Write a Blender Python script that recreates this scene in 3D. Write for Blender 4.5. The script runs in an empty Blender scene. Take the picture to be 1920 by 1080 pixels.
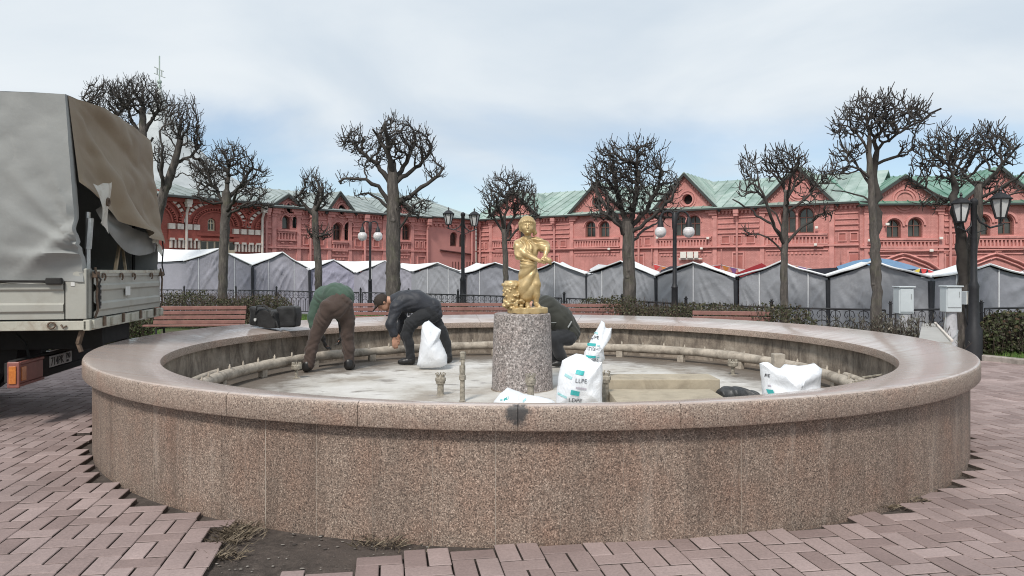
import bpy, bmesh, math, random
import numpy as np
from mathutils import Vector, Matrix
random.seed(7); RNG = np.random.default_rng(7)
SC = bpy.context.scene
R = math.radians
# ---------------------------------------------------------------- camera
FPX, YH, EYE = 1400.0, 509.0, 1.5           # focal length in photo pixels, horizon row, eye height
cam = bpy.data.cameras.new('camera'); cam.sensor_width = 36.0; cam.lens = FPX / 1920 * 36
cam.shift_y = -(540 - YH) / 1920; cam.clip_end = 3000; cam.clip_start = 0.05
camo = bpy.data.objects.new('camera', cam); SC.collection.objects.link(camo)
camo.location = (0, 0, EYE); camo.rotation_euler = (R(90), 0, 0); SC.camera = camo
# ---------------------------------------------------------------- world, sun, exposure
SUN_EL, SUN_AZ = R(48), R(200)              # azimuth clockwise from +Y (north)
W = bpy.data.worlds.new('World'); SC.world = W; W.use_nodes = True
nt = W.node_tree; nt.nodes.clear()
def wn(t, **k):
    n = nt.nodes.new(t)
    for a, b in k.items(): setattr(n, a, b)
    return n
sky = wn('ShaderNodeTexSky', sky_type='NISHITA', sun_disc=False, sun_elevation=SUN_EL, sun_rotation=SUN_AZ,
         altitude=100, air_density=1.0, dust_density=0.6, ozone_density=2.0)
geo = wn('ShaderNodeTexCoord'); sep = wn('ShaderNodeSeparateXYZ')
nt.links.new(geo.outputs['Generated'], sep.inputs[0])
# project the direction on a cloud layer overhead
zc = wn('ShaderNodeMath', operation='MAXIMUM'); nt.links.new(sep.outputs[2], zc.inputs[0]); zc.inputs[1].default_value = 0.0
za = wn('ShaderNodeMath', operation='ADD'); nt.links.new(zc.outputs[0], za.inputs[0]); za.inputs[1].default_value = 0.22
dx = wn('ShaderNodeMath', operation='DIVIDE'); nt.links.new(sep.outputs[0], dx.inputs[0]); nt.links.new(za.outputs[0], dx.inputs[1])
dy = wn('ShaderNodeMath', operation='DIVIDE'); nt.links.new(sep.outputs[1], dy.inputs[0]); nt.links.new(za.outputs[0], dy.inputs[1])
cv = wn('ShaderNodeCombineXYZ'); nt.links.new(dx.outputs[0], cv.inputs[0]); nt.links.new(dy.outputs[0], cv.inputs[1])
cv.inputs[2].default_value = 2.3
n1 = wn('ShaderNodeTexNoise'); n1.inputs['Scale'].default_value = 0.75; n1.inputs['Detail'].default_value = 7; n1.inputs['Roughness'].default_value = 0.52
n1.inputs['Distortion'].default_value = 0.35
nt.links.new(cv.outputs[0], n1.inputs['Vector'])
# cover: thicker overhead, thinner towards the horizon
el = wn('ShaderNodeMapRange'); nt.links.new(sep.outputs[2], el.inputs[0])
el.inputs[1].default_value = 0.10; el.inputs[2].default_value = 0.25; el.inputs[3].default_value = -0.17; el.inputs[4].default_value = 0.30
ad = wn('ShaderNodeMath', operation='ADD'); nt.links.new(n1.outputs[0], ad.inputs[0]); nt.links.new(el.outputs[0], ad.inputs[1])
cr = wn('ShaderNodeMapRange', interpolation_type='SMOOTHSTEP'); nt.links.new(ad.outputs[0], cr.inputs[0])
cr.inputs[1].default_value = 0.36; cr.inputs[2].default_value = 0.72; cr.inputs[3].default_value = 0.16; cr.inputs[4].default_value = 0.97
n2 = wn('ShaderNodeTexNoise'); n2.inputs['Scale'].default_value = 1.1; n2.inputs['Detail'].default_value = 7; n2.inputs['Distortion'].default_value = 0.5
nt.links.new(cv.outputs[0], n2.inputs['Vector'])
cc = wn('ShaderNodeMix', data_type='RGBA'); c2 = wn('ShaderNodeMapRange', interpolation_type='SMOOTHSTEP'); nt.links.new(n2.outputs[0], c2.inputs[0]); c2.inputs[1].default_value = 0.33; c2.inputs[2].default_value = 0.68; nt.links.new(c2.outputs[0], cc.inputs[0])
cc.inputs[6].default_value = (4.95, 5.6, 6.25, 1); cc.inputs[7].default_value = (6.4, 6.8, 7.1, 1)
skb = wn('ShaderNodeMix', data_type='RGBA', blend_type='MULTIPLY'); skb.inputs[0].default_value = 1
nt.links.new(sky.outputs[0], skb.inputs[6]); skb.inputs[7].default_value = (1.0, 1.0, 1.0, 1)
mx = wn('ShaderNodeMix', data_type='RGBA'); nt.links.new(cr.outputs[0], mx.inputs[0])
nt.links.new(skb.outputs[2], mx.inputs[6]); nt.links.new(cc.outputs[2], mx.inputs[7])
bg = wn('ShaderNodeBackground'); bg.inputs[1].default_value = 0.10; nt.links.new(mx.outputs[2], bg.inputs[0])
wo = wn('ShaderNodeOutputWorld'); nt.links.new(bg.outputs[0], wo.inputs[0])
sl = bpy.data.lights.new('sun', 'SUN'); sl.energy = 2.3; sl.angle = R(10); sl.color = (1.0, 0.95, 0.88)
so = bpy.data.objects.new('sun', sl); SC.collection.objects.link(so)
sd = Vector((math.sin(SUN_AZ) * math.cos(SUN_EL), math.cos(SUN_AZ) * math.cos(SUN_EL), math.sin(SUN_EL)))
so.rotation_euler = sd.to_track_quat('Z', 'Y').to_euler(); so.location = (0, 0, 40)
SC.view_settings.view_transform = 'Standard'; SC.view_settings.look = 'None'
SC.cycles.filter_width = 1.05
SC.view_settings.exposure = 0.40; SC.view_settings.gamma = 1.0

# ---------------------------------------------------------------- helpers
def P(x, y, d):
    return Vector(((x - 960) / FPX * d, d, EYE + (YH - y) / FPX * d))
def G(x, y, z=0.0):
    d = FPX * (EYE - z) / (y - YH); return Vector(((x - 960) / FPX * d, d, z))

def thing(name, label, cat, loc=(0, 0, 0), group=None, rotz=0):
    o = bpy.data.objects.new(name, None); SC.collection.objects.link(o)
    o.empty_display_size = 0.2; o.location = loc; o.rotation_euler = (0, 0, rotz)
    return tag(o, label, cat, group)
def tag(o, label, cat, group=None, kind=None):
    o['label'] = label; o['category'] = cat
    if group: o['group'] = group
    if kind: o['kind'] = kind
    return o
def struct(o): o['kind'] = 'structure'; return o

class MB:
    """collects vertices and faces; build() links them as one mesh object"""
    def __init__(s): s.v = []; s.f = []; s.c = []; s.cur = 0.5; s.mi = 0; s.fm = []
    def add(s, vs, fs):
        o = len(s.v); s.v.extend([tuple(p) for p in vs]); s.f.extend([tuple(i + o for i in f) for f in fs])
        s.c.extend([s.cur] * len(fs)); s.fm.extend([s.mi] * len(fs)); return s
    def box(s, lo, hi, ax=None, org=(0, 0, 0)):
        x0, y0, z0 = lo; x1, y1, z1 = hi
        vs = [(x0,y0,z0),(x1,y0,z0),(x1,y1,z0),(x0,y1,z0),(x0,y0,z1),(x1,y0,z1),(x1,y1,z1),(x0,y1,z1)]
        return s.add(s.tr(vs, ax, org), [(0,3,2,1),(4,5,6,7),(0,1,5,4),(1,2,6,5),(2,3,7,6),(3,0,4,7)])
    def tr(s, vs, ax, org):
        if ax is None: return [Vector(v) + Vector(org) for v in vs]
        a, b, c = [Vector(k) for k in ax]; o = Vector(org)
        return [o + a * v[0] + b * v[1] + c * v[2] for v in vs]
    def bbox(s, lo, hi, b=0.01, ax=None, org=(0, 0, 0)):
        """box with chamfered edges"""
        x0, y0, z0 = lo; x1, y1, z1 = hi; bm = bmesh.new()
        bmesh.ops.create_cube(bm, size=1)
        for v in bm.verts:
            v.co = Vector(((x0+x1)/2 + v.co.x*(x1-x0), (y0+y1)/2 + v.co.y*(y1-y0), (z0+z1)/2 + v.co.z*(z1-z0)))
        bmesh.ops.bevel(bm, geom=bm.edges[:], offset=b, segments=2, affect='EDGES', profile=0.5)
        vs = [v.co.copy() for v in bm.verts]; bm.verts.index_update()
        fs = [tuple(v.index for v in f.verts) for f in bm.faces]; bm.free()
        return s.add(s.tr(vs, ax, org), fs)
    def beam(s, a, b, w, h, up=(0, 0, 1)):
        a = Vector(a); b = Vector(b); t = (b - a); L = t.length; t.normalize(); u = Vector(up)
        sd = t.cross(u)
        if sd.length < 1e-4: sd = Vector((1, 0, 0))
        sd.normalize(); u2 = sd.cross(t)
        return s.box((0, -w/2, -h/2), (L, w/2, h/2), (t, sd, u2), a)
    def tube(s, path, rad, n=8, cap=True, closed=False):
        pts = [Vector(p) for p in path]; m = len(pts)
        if not hasattr(rad, '__len__'): rad = [rad] * m
        up = None; vs = []
        for i, p in enumerate(pts):
            if closed: t = pts[(i+1) % m] - pts[i-1]
            else: t = pts[min(i+1, m-1)] - pts[max(i-1, 0)]
            if t.length < 1e-9: t = Vector((0, 0, 1))
            t.normalize()
            if up is None:
                up = Vector((0, 0, 1)) if abs(t.z) < 0.9 else Vector((1, 0, 0))
            a = t.cross(up)
            if a.length < 1e-6: a = t.orthogonal()
            a.normalize(); up = a.cross(t); r = rad[i]
            for k in range(n):
                q = 2 * math.pi * k / n; vs.append(p + a * (r * math.cos(q)) + up * (r * math.sin(q)))
        fs = []
        for i in range(m if closed else m - 1):
            j = (i + 1) % m
            for k in range(n):
                k2 = (k + 1) % n; fs.append((i*n+k, i*n+k2, j*n+k2, j*n+k))
        if cap and not closed:
            fs.append(tuple(range(n))[::-1]); fs.append(tuple((m-1)*n + k for k in range(n)))
        return s.add(vs, fs)
    def lathe(s, prof, c=(0, 0, 0), n=24, caps=True, a0=0.0, flat=False):
        """profile of (radius, z); flat: n is small and corners stay"""
        vs = []; c = Vector(c); m = len(prof)
        for r, z in prof:
            for k in range(n):
                q = a0 + 2 * math.pi * k / n; vs.append(c + Vector((r * math.cos(q), r * math.sin(q), z)))
        fs = [(i*n+k, i*n+(k+1) % n, (i+1)*n+(k+1) % n, (i+1)*n+k) for i in range(m-1) for k in range(n)]
        if caps: fs.append(tuple(range(n))[::-1]); fs.append(tuple((m-1)*n+k for k in range(n)))
        return s.add(vs, fs)
    def ball(s, c, r, n=12, sq=(1, 1, 1)):
        m = max(4, n // 2); pr = []
        vs = []; c = Vector(c)
        for i in range(1, m):
            th = math.pi * i / m
            for k in range(n):
                q = 2*math.pi*k/n
                vs.append(c + Vector((r*sq[0]*math.sin(th)*math.cos(q), r*sq[1]*math.sin(th)*math.sin(q), -r*sq[2]*math.cos(th))))
        fs = [(i*n+k, i*n+(k+1) % n, (i+1)*n+(k+1) % n, (i+1)*n+k) for i in range(m-2) for k in range(n)]
        b = len(vs); vs.append(c - Vector((0, 0, r*sq[2]))); vs.append(c + Vector((0, 0, r*sq[2])))
        fs += [(b, (k+1) % n, k) for k in range(n)] + [(b+1, (m-2)*n+k, (m-2)*n+(k+1) % n) for k in range(n)]
        return s.add(vs, fs)
    def grid(s, fn, nu, nv, double=0.0):
        vs = [fn(i / nu, j / nv) for j in range(nv + 1) for i in range(nu + 1)]
        fs = [(j*(nu+1)+i, j*(nu+1)+i+1, (j+1)*(nu+1)+i+1, (j+1)*(nu+1)+i) for j in range(nv) for i in range(nu)]
        return s.add(vs, fs)
    def prism(s, poly, fn, d0, d1):
        """polygon of (u,z) points, extruded from d0 to d1; fn(u,d,z)->world"""
        n = len(poly)
        vs = [fn(u, d0, z) for u, z in poly] + [fn(u, d1, z) for u, z in poly]
        fs = [tuple(range(n)), tuple(range(n, 2*n))[::-1]] + [(i, n+i, n+(i+1) % n, (i+1) % n) for i in range(n)]
        return s.add(vs, fs)
    def build(s, name, mat, parent=None, world=True, smooth=None, loc=None, normals=True):
        me = bpy.data.meshes.new(name)
        off = Vector((0, 0, 0))
        if parent is not None and world:
            off = parent_loc(parent)
        if parent is None and loc is not None: off = Vector(loc)
        vs = [(v[0]-off[0], v[1]-off[1], v[2]-off[2]) for v in s.v]
        me.from_pydata(vs, [], s.f)
        for m in (mat if isinstance(mat, (list, tuple)) else [mat]): me.materials.append(m)
        if any(s.fm): me.polygons.foreach_set('material_index', s.fm)
        at = me.attributes.new('tint', 'FLOAT', 'FACE'); at.data.foreach_set('value', s.c)
        if normals:
            bm = bmesh.new(); bm.from_mesh(me); bmesh.ops.recalc_face_normals(bm, faces=bm.faces[:]); bm.to_mesh(me); bm.free()
        if smooth is not None:
            me.polygons.foreach_set('use_smooth', [True] * len(me.polygons))
            if smooth < 180: me.set_sharp_from_angle(angle=R(smooth))
        o = bpy.data.objects.new(name, me); SC.collection.objects.link(o)
        if parent is not None: o.parent = parent
        elif loc is not None: o.location = loc
        return o

def parent_loc(p):
    l = Vector((0, 0, 0))
    while p is not None: l = l + p.location; p = p.parent
    return l

def dup(root, loc, label=None, rotz=None, cat=None):
    r = root.copy(); SC.collection.objects.link(r); r.location = loc
    if label: r['label'] = label
    if rotz is not None: r.rotation_euler = (0, 0, rotz)
    for ch in list(root.children):
        c = ch.copy(); SC.collection.objects.link(c); c.parent = r
        for g in ch.children:
            d = g.copy(); SC.collection.objects.link(d); d.parent = c
    return r

def text_mesh(name, body, size, mat, parent, org, ux, uy, thick=0.0015, world=True):
    """lettering as a thin mesh; org = lower left corner, ux / uy = writing axes"""
    cu = bpy.data.curves.new('t', 'FONT'); cu.body = body; cu.size = size; cu.extrude = thick
    cu.resolution_u = 3
    to = bpy.data.objects.new('t', cu); SC.collection.objects.link(to)
    dg = bpy.context.evaluated_depsgraph_get(); me = bpy.data.meshes.new_from_object(to.evaluated_get(dg))
    bpy.data.objects.remove(to)
    ux = Vector(ux).normalized(); uy = Vector(uy); uy = (uy - ux * uy.dot(ux)).normalized(); uz = ux.cross(uy)
    off = parent_loc(parent) if world and parent is not None else Vector((0, 0, 0))
    for v in me.vertices: v.co = Vector(org) + ux * v.co.x + uy * v.co.y + uz * v.co.z - off
    me.materials.clear(); me.materials.append(mat); me.name = name
    o = bpy.data.objects.new(name, me); SC.collection.objects.link(o); o.parent = parent
    return o

# ---- signed distance modelling (bodies, statue): smooth unions turned into one mesh by surface nets
class SDF:
    def __init__(s, lo, hi, h):
        s.lo = np.array(lo, float); s.h = h
        s.n = np.ceil((np.array(hi) - s.lo) / h).astype(int) + 1
        s.v = np.full(tuple(s.n), 0.12)
        s.ax = [s.lo[i] + h * np.arange(s.n[i]) for i in range(3)]
    def sub(s, lo, hi):
        a = np.clip(np.floor((np.array(lo) - s.lo) / s.h).astype(int), 0, s.n - 1)
        b = np.clip(np.ceil((np.array(hi) - s.lo) / s.h).astype(int) + 1, 1, s.n)
        sl = tuple(slice(a[i], b[i]) for i in range(3))
        X, Y, Z = np.meshgrid(s.ax[0][sl[0]], s.ax[1][sl[1]], s.ax[2][sl[2]], indexing='ij')
        return sl, np.stack([X, Y, Z], -1)
    def blend(s, sl, d, k):
        v = s.v[sl]
        if k <= 0: s.v[sl] = np.minimum(v, d); return
        hh = np.clip(0.5 + 0.5 * (v - d) / k, 0, 1); s.v[sl] = v * (1 - hh) + d * hh - k * hh * (1 - hh)
    def cap(s, a, b, ra, rb=None, k=0.03, sq=None):
        rb = ra if rb is None else rb; a = np.array(a, float); b = np.array(b, float); m = max(ra, rb) + 0.13
        sl, p = s.sub(np.minimum(a, b) - m, np.maximum(a, b) + m); pa = p - a; ba = b - a
        t = np.clip((pa @ ba) / max(ba @ ba, 1e-9), 0, 1); q = pa - t[..., None] * ba
        d = np.sqrt((q ** 2).sum(-1)) - (ra + (rb - ra) * t); s.blend(sl, d, k)
    def chain(s, pts, rs, k=0.03):
        for i in range(len(pts) - 1): s.cap(pts[i], pts[i+1], rs[i], rs[i+1], k)
    def ell(s, c, r, k=0.03, ax=None, cut=False):
        c = np.array(c, float); r = np.array(r, float); m = r.max() + 0.13
        sl, p = s.sub(c - m, c + m); q = p - c
        if ax is not None: q = q @ np.array(ax, float).T
        k0 = np.sqrt(((q / r) ** 2).sum(-1)); k1 = np.sqrt(((q / r ** 2) ** 2).sum(-1)) + 1e-9
        d = k0 * (k0 - 1) / k1
        if cut: s.v[sl] = np.maximum(s.v[sl], -d)
        else: s.blend(sl, d, k)
    def warp(s, fn):
        X, Y, Z = np.meshgrid(*s.ax, indexing='ij'); s.v = s.v + fn(X, Y, Z)
    def mesh(s):
        v = s.v; ins = v < 0; n = s.n
        c = np.zeros(tuple(n - 1), int)
        for i in (0, 1):
            for j in (0, 1):
                for k in (0, 1):
                    c += ins[i:n[0]-1+i, j:n[1]-1+j, k:n[2]-1+k]
        act = np.argwhere((c > 0) & (c < 8)); idx = -np.ones(tuple(n - 1), int); idx[tuple(act.T)] = np.arange(len(act))
        acc = np.zeros((len(act), 3)); cnt = np.zeros(len(act)); cor = [(i, j, k) for i in (0, 1) for j in (0, 1) for k in (0, 1)]
        for a in cor:
            for ax in range(3):
                if a[ax]: continue
                b = list(a); b[ax] = 1; b = tuple(b)
                va = v[tuple((act + a).T)]; vb = v[tuple((act + b).T)]; cr_ = (va < 0) != (vb < 0)
                t = np.where(cr_, va / np.where(cr_, va - vb, 1), 0)
                p = np.array(a, float)[None] + (np.array(b) - np.array(a))[None] * t[:, None]
                acc[cr_] += p[cr_]; cnt[cr_] += 1
        vs = s.lo + (act + acc / cnt[:, None]) * s.h; fs = []
        for ax in range(3):
            u, w = (ax + 1) % 3, (ax + 2) % 3
            sa = [slice(None)] * 3; sb = [slice(None)] * 3; sa[ax] = slice(0, -1); sb[ax] = slice(1, None)
            A = ins[tuple(sa)]; B = ins[tuple(sb)]; e = np.argwhere(A != B)
            e = e[(e[:, u] > 0) & (e[:, w] > 0) & (e[:, u] < n[u]-1) & (e[:, w] < n[w]-1)]
            if not len(e): continue
            du = np.zeros(3, int); du[u] = 1; dw = np.zeros(3, int); dw[w] = 1
            q = np.stack([idx[tuple((e - du - dw).T)], idx[tuple((e - dw).T)], idx[tuple(e.T)], idx[tuple((e - du).T)]], 1)
            fl = ~A[tuple(e.T)]; q[fl] = q[fl][:, ::-1]; fs.append(q)
        return vs, np.concatenate(fs)
    def build(s, name, mat, parent=None, loc=(0, 0, 0), fn=None, smooth=2):
        vs, fs = s.mesh()
        if smooth:
            for _ in range(smooth):
                a = np.zeros_like(vs); c = np.zeros(len(vs))
                for i in range(4):
                    j = (i + 1) % 4
                    np.add.at(a, fs[:, i], vs[fs[:, j]]); np.add.at(a, fs[:, j], vs[fs[:, i]])
                    np.add.at(c, fs[:, i], 1); np.add.at(c, fs[:, j], 1)
                vs = vs * 0.5 + 0.5 * a / c[:, None]
        if fn is not None: vs = fn(vs)
        me = bpy.data.meshes.new(name); me.from_pydata(vs.tolist(), [], fs.tolist()); me.materials.append(mat)
        me.polygons.foreach_set('use_smooth', [True] * len(me.polygons))
        o = bpy.data.objects.new(name, me); SC.collection.objects.link(o)
        if parent is not None: o.parent = parent
        else: o.location = loc
        return o
    def near(s, other, off): s.v = np.minimum(s.v, other.v - off)

# value noise for geometry
_NT = np.random.default_rng(3).random((64, 64, 64))
def vnoise(x, y, z=0.0):
    xi, yi, zi = math.floor(x), math.floor(y), math.floor(z); fx, fy, fz = x-xi, y-yi, z-zi
    fx = fx*fx*(3-2*fx); fy = fy*fy*(3-2*fy); fz = fz*fz*(3-2*fz); r = 0
    for i in (0, 1):
        for j in (0, 1):
            for k in (0, 1):
                r += _NT[(xi+i) & 63, (yi+j) & 63, (zi+k) & 63] * (fx if i else 1-fx) * (fy if j else 1-fy) * (fz if k else 1-fz)
    return r * 2 - 1

# ---------------------------------------------------------------- materials
class NT:
    def __init__(s, name):
        s.m = bpy.data.materials.new(name); s.m.use_nodes = True; s.t = s.m.node_tree; s.b = s.t.nodes['Principled BSDF']
        s.co = s.t.nodes.new('ShaderNodeTexCoord').outputs['Object']
    def n(s, t, **k):
        n = s.t.nodes.new(t)
        for a, b in k.items(): setattr(n, a, b)
        return n
    def l(s, a, b): s.t.links.new(a, b)
    def noise(s, scale, detail=4, rough=0.55, vec=None, dist=0.0):
        n = s.n('ShaderNodeTexNoise'); n.inputs['Scale'].default_value = scale; n.inputs['Detail'].default_value = detail
        n.inputs['Roughness'].default_value = rough; n.inputs['Distortion'].default_value = dist; s.l(vec or s.co, n.inputs['Vector']); return n.outputs[0]
    def scl(s, v, vec=None):
        m = s.n('ShaderNodeMapping'); m.inputs['Scale'].default_value = v; s.l(vec or s.co, m.inputs[0]); return m.outputs[0]
    def vor(s, scale, out='Color', vec=None):
        n = s.n('ShaderNodeTexVoronoi'); n.inputs['Scale'].default_value = scale; s.l(vec or s.co, n.inputs['Vector']); return n.outputs[out]
    def ramp(s, f, stops, interp='LINEAR'):
        r = s.n('ShaderNodeValToRGB'); e = r.color_ramp; e.interpolation = interp
        while len(e.elements) < len(stops): e.elements.new(0.5)
        for el, (p, c) in zip(e.elements, stops):
            el.position = p; el.color = (c if len(c) == 4 else (*c, 1)) if hasattr(c, '__len__') else (c, c, c, 1)
        s.l(f, r.inputs[0]); return r.outputs[0]
    def mix(s, f, a, b, mode='MIX'):
        m = s.n('ShaderNodeMix', data_type='RGBA', blend_type=mode)
        for i, x in ((0, f), (6, a), (7, b)):
            if hasattr(x, 'links'): s.l(x, m.inputs[i])
            elif i == 0: m.inputs[0].default_value = x
            else: m.inputs[i].default_value = (*x, 1) if hasattr(x, '__len__') else (x, x, x, 1)
        return m.outputs[2]
    def math(s, op, a, b=0.0, c=None):
        m = s.n('ShaderNodeMath', operation=op)
        for i, x in enumerate((a, b, c)):
            if x is None: continue
            if hasattr(x, 'links'): s.l(x, m.inputs[i])
            else: m.inputs[i].default_value = x
        return m.outputs[0]
    def attr(s, name='tint'):
        a = s.n('ShaderNodeAttribute'); a.attribute_name = name; return a.outputs['Fac']
    def bump(s, h, dist=0.01, strength=0.6):
        b = s.n('ShaderNodeBump'); b.inputs['Distance'].default_value = dist; b.inputs['Strength'].default_value = strength
        s.l(h, b.inputs['Height']); s.l(b.outputs[0], s.b.inputs['Normal'])
    def set(s, **k):
        for a, b in k.items():
            i = s.b.inputs[{'color': 'Base Color', 'rough': 'Roughness', 'metal': 'Metallic', 'spec': 'Specular IOR Level', 'coat': 'Coat Weight',
                            'trans': 'Transmission Weight', 'sheen': 'Sheen Weight', 'sss': 'Subsurface Weight'}[a]]
            if hasattr(b, 'links'): s.l(b, i)
            elif hasattr(b, '__len__'): i.default_value = (*b, 1)
            else: i.default_value = b
        return s

def plain(name, col, rough=0.6, var=0.25, scale=6.0, metal=0.0, bump=0.0, bscale=40.0, spec=0.5, tint=0.0, dirt=None, dscale=3.0, damt=0.5):
    """solid colour with uneven tone, optional blotches of a second colour and a bump"""
    t = NT(name); f = t.noise(scale, 6, 0.6)
    lo = tuple(c * (1 - var) for c in col); hi = tuple(min(1, c * (1 + var)) for c in col)
    c = t.ramp(f, [(0.3, lo), (0.7, hi)])
    if tint: c = t.mix(1.0, c, t.ramp(t.attr(), [(0, 1 - tint), (1, 1 + tint)]), 'MULTIPLY')
    if dirt is not None:
        g = t.ramp(t.noise(dscale, 8, 0.7, dist=0.5), [(0.5, 0.0), (0.72, damt)]); c = t.mix(g, c, dirt)
    t.set(color=c, rough=rough, metal=metal, spec=spec)
    if bump: t.bump(t.noise(bscale, 5, 0.65), bump)
    return t.m
M = {}
def granite(name, dark, mid, light, pink, rough=0.7, sc=135.0, polish=False, wet=True):
    t = NT(name)
    f = t.noise(sc, 3, 0.75); c = t.ramp(f, [(0.36, dark), (0.44, mid), (0.54, mid), (0.63, light)])
    v = t.ramp(t.vor(sc * 0.9, 'Color'), [(0.15, 0.42), (0.5, 1.0), (0.85, 1.5)])
    c = t.mix(0.75, c, v, 'MULTIPLY')
    g = t.ramp(t.noise(3.2, 5, 0.6), [(0.45, 0.0), (0.75, 0.55)]); c = t.mix(g, c, pink, 'MULTIPLY')
    c = t.mix(1.0, c, t.ramp(t.attr(), [(0, 0.90), (1, 1.09)]), 'MULTIPLY')
    # streaks running down, lighter lime marks
    if wet:
        s = t.noise(1.0, 6, 0.65, t.scl((7, 7, 0.7))); c = t.mix(t.ramp(s, [(0.5, 0.0), (0.74, 0.6)]), c, (0.095, 0.068, 0.053))
        s2 = t.noise(1.0, 6, 0.7, t.scl((9, 9, 1.1))); c = t.mix(t.ramp(s2, [(0.56, 0.0), (0.78, 0.5)]), c, (0.42, 0.36, 0.31))
    t.set(color=c, rough=rough)
    t.bump(f, 0.004, 0.4)
    return t
t = granite('granite_wall', (0.035, 0.025, 0.021), (0.205, 0.150, 0.118), (0.45, 0.365, 0.30), (1.05, 0.80, 0.70)); M['gran'] = t.m
# coping: speckled edges, worn dusty polish on top
t = NT('granite_coping')
f = t.noise(130, 3, 0.75); c = t.ramp(f, [(0.36, (0.035, 0.025, 0.02)), (0.44, (0.27, 0.20, 0.16)), (0.55, (0.30, 0.23, 0.185)), (0.63, (0.54, 0.45, 0.375))])
c = t.mix(0.6, c, t.ramp(t.vor(95), [(0.15, 0.6), (0.5, 1.0), (0.85, 1.3)]), 'MULTIPLY')
g = t.ramp(t.noise(2.6, 5, 0.6), [(0.5, 0.0), (0.72, 0.5)]); c = t.mix(g, c, (1.06, 0.78, 0.68), 'MULTIPLY')
nrm = t.n('ShaderNodeNewGeometry'); sx = t.n('ShaderNodeSeparateXYZ'); t.l(nrm.outputs['True Normal'], sx.inputs[0])
up = t.ramp(sx.outputs[2], [(0.55, 0.0), (0.93, 1.0)])
st = t.noise(1.0, 7, 0.7, t.scl((1.6, 9, 6)), 0.6)
dust = t.ramp(st, [(0.32, (0.38, 0.295, 0.26)), (0.5, (0.52, 0.435, 0.395)), (0.68, (0.64, 0.565, 0.53))])
c = t.mix(t.math('MULTIPLY', up, 0.86), c, dust)
c = t.mix(1.0, c, t.ramp(t.attr(), [(0, 0.93), (1, 1.07)]), 'MULTIPLY')
# the dark patch on the front face
ds = t.n('ShaderNodeVectorMath', operation='DISTANCE'); t.l(t.co, ds.inputs[0]); ds.inputs[1].default_value = (-0.13, -4.31, 0.735)
dn = t.math('ADD', ds.outputs['Value'], t.math('MULTIPLY', t.math('SUBTRACT', t.noise(24, 4, 0.7), 0.5), 0.11))
c = t.mix(t.ramp(dn, [(0.045, 0.92), (0.075, 0.0)]), c, (0.035, 0.036, 0.038))
rr = t.ramp(st, [(0.35, 0.26), (0.65, 0.10)])
ro = t.mix(up, (0.62, 0.62, 0.62), rr); t.set(color=c, rough=ro, spec=0.75); t.bump(f, 0.0012, 0.25); M['cope'] = t.m

M['mortar'] = plain('mortar', (0.44, 0.385, 0.33), 0.9, 0.2, 20)
t = NT('basin_wall')     # cement render, streaked
c = t.ramp(t.noise(4, 8, 0.7), [(0.3, (0.17, 0.135, 0.11)), (0.5, (0.30, 0.25, 0.20)), (0.7, (0.41, 0.355, 0.295))])
s = t.noise(1.0, 8, 0.75, t.scl((6.5, 6.5, 1.9)), 0.8); c = t.mix(t.ramp(s, [(0.38, 0.7), (0.56, 0.0)]), c, (0.065, 0.05, 0.04))
s = t.noise(1.0, 7, 0.75, t.scl((8, 8, 1.6)), 0.6); c = t.mix(t.ramp(s, [(0.58, 0.0), (0.75, 0.6)]), c, (0.48, 0.43, 0.36))
t.set(color=c, rough=0.85); t.bump(t.noise(30, 6), 0.01); M['bwall'] = t.m
t = NT('basin_floor')    # pale scale and puddle marks
c = t.ramp(t.noise(1.3, 9, 0.62), [(0.36, (0.34, 0.30, 0.255)), (0.47, (0.50, 0.475, 0.435)), (0.6, (0.60, 0.58, 0.55)), (0.72, (0.68, 0.665, 0.64))])
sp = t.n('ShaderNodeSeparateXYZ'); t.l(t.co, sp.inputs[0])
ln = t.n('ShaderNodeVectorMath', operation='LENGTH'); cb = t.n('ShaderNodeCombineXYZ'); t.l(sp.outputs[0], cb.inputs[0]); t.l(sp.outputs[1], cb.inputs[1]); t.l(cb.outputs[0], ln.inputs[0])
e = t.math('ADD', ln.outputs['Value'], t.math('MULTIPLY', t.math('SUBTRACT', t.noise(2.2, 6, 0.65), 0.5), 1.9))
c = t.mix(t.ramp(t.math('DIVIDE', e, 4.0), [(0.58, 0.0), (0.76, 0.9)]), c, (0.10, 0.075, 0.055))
bl = t.noise(1.0, 6, 0.6, t.scl((2.6, 5.5, 1))); c = t.mix(t.ramp(bl, [(0.57, 0.0), (0.66, 0.75)]), c, (0.19, 0.16, 0.135))
t.set(color=c, rough=t.ramp(bl, [(0.56, 0.75), (0.66, 0.3)])); t.bump(t.noise(25, 6), 0.006); M['bfloor'] = t.m
M['pipe'] = plain('limed_pipe', (0.40, 0.35, 0.29), 0.85, 0.3, 9, dirt=(0.10, 0.075, 0.055), dscale=5, damt=0.8, bump=0.006)
M['metal_old'] = plain('limed_brass', (0.30, 0.27, 0.22), 0.7, 0.5, 30, dirt=(0.09, 0.065, 0.045), dscale=25, damt=0.9, bump=0.004)
M['steel'] = plain('dull_steel', (0.42, 0.43, 0.43), 0.42, 0.2, 20, metal=0.7)

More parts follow.
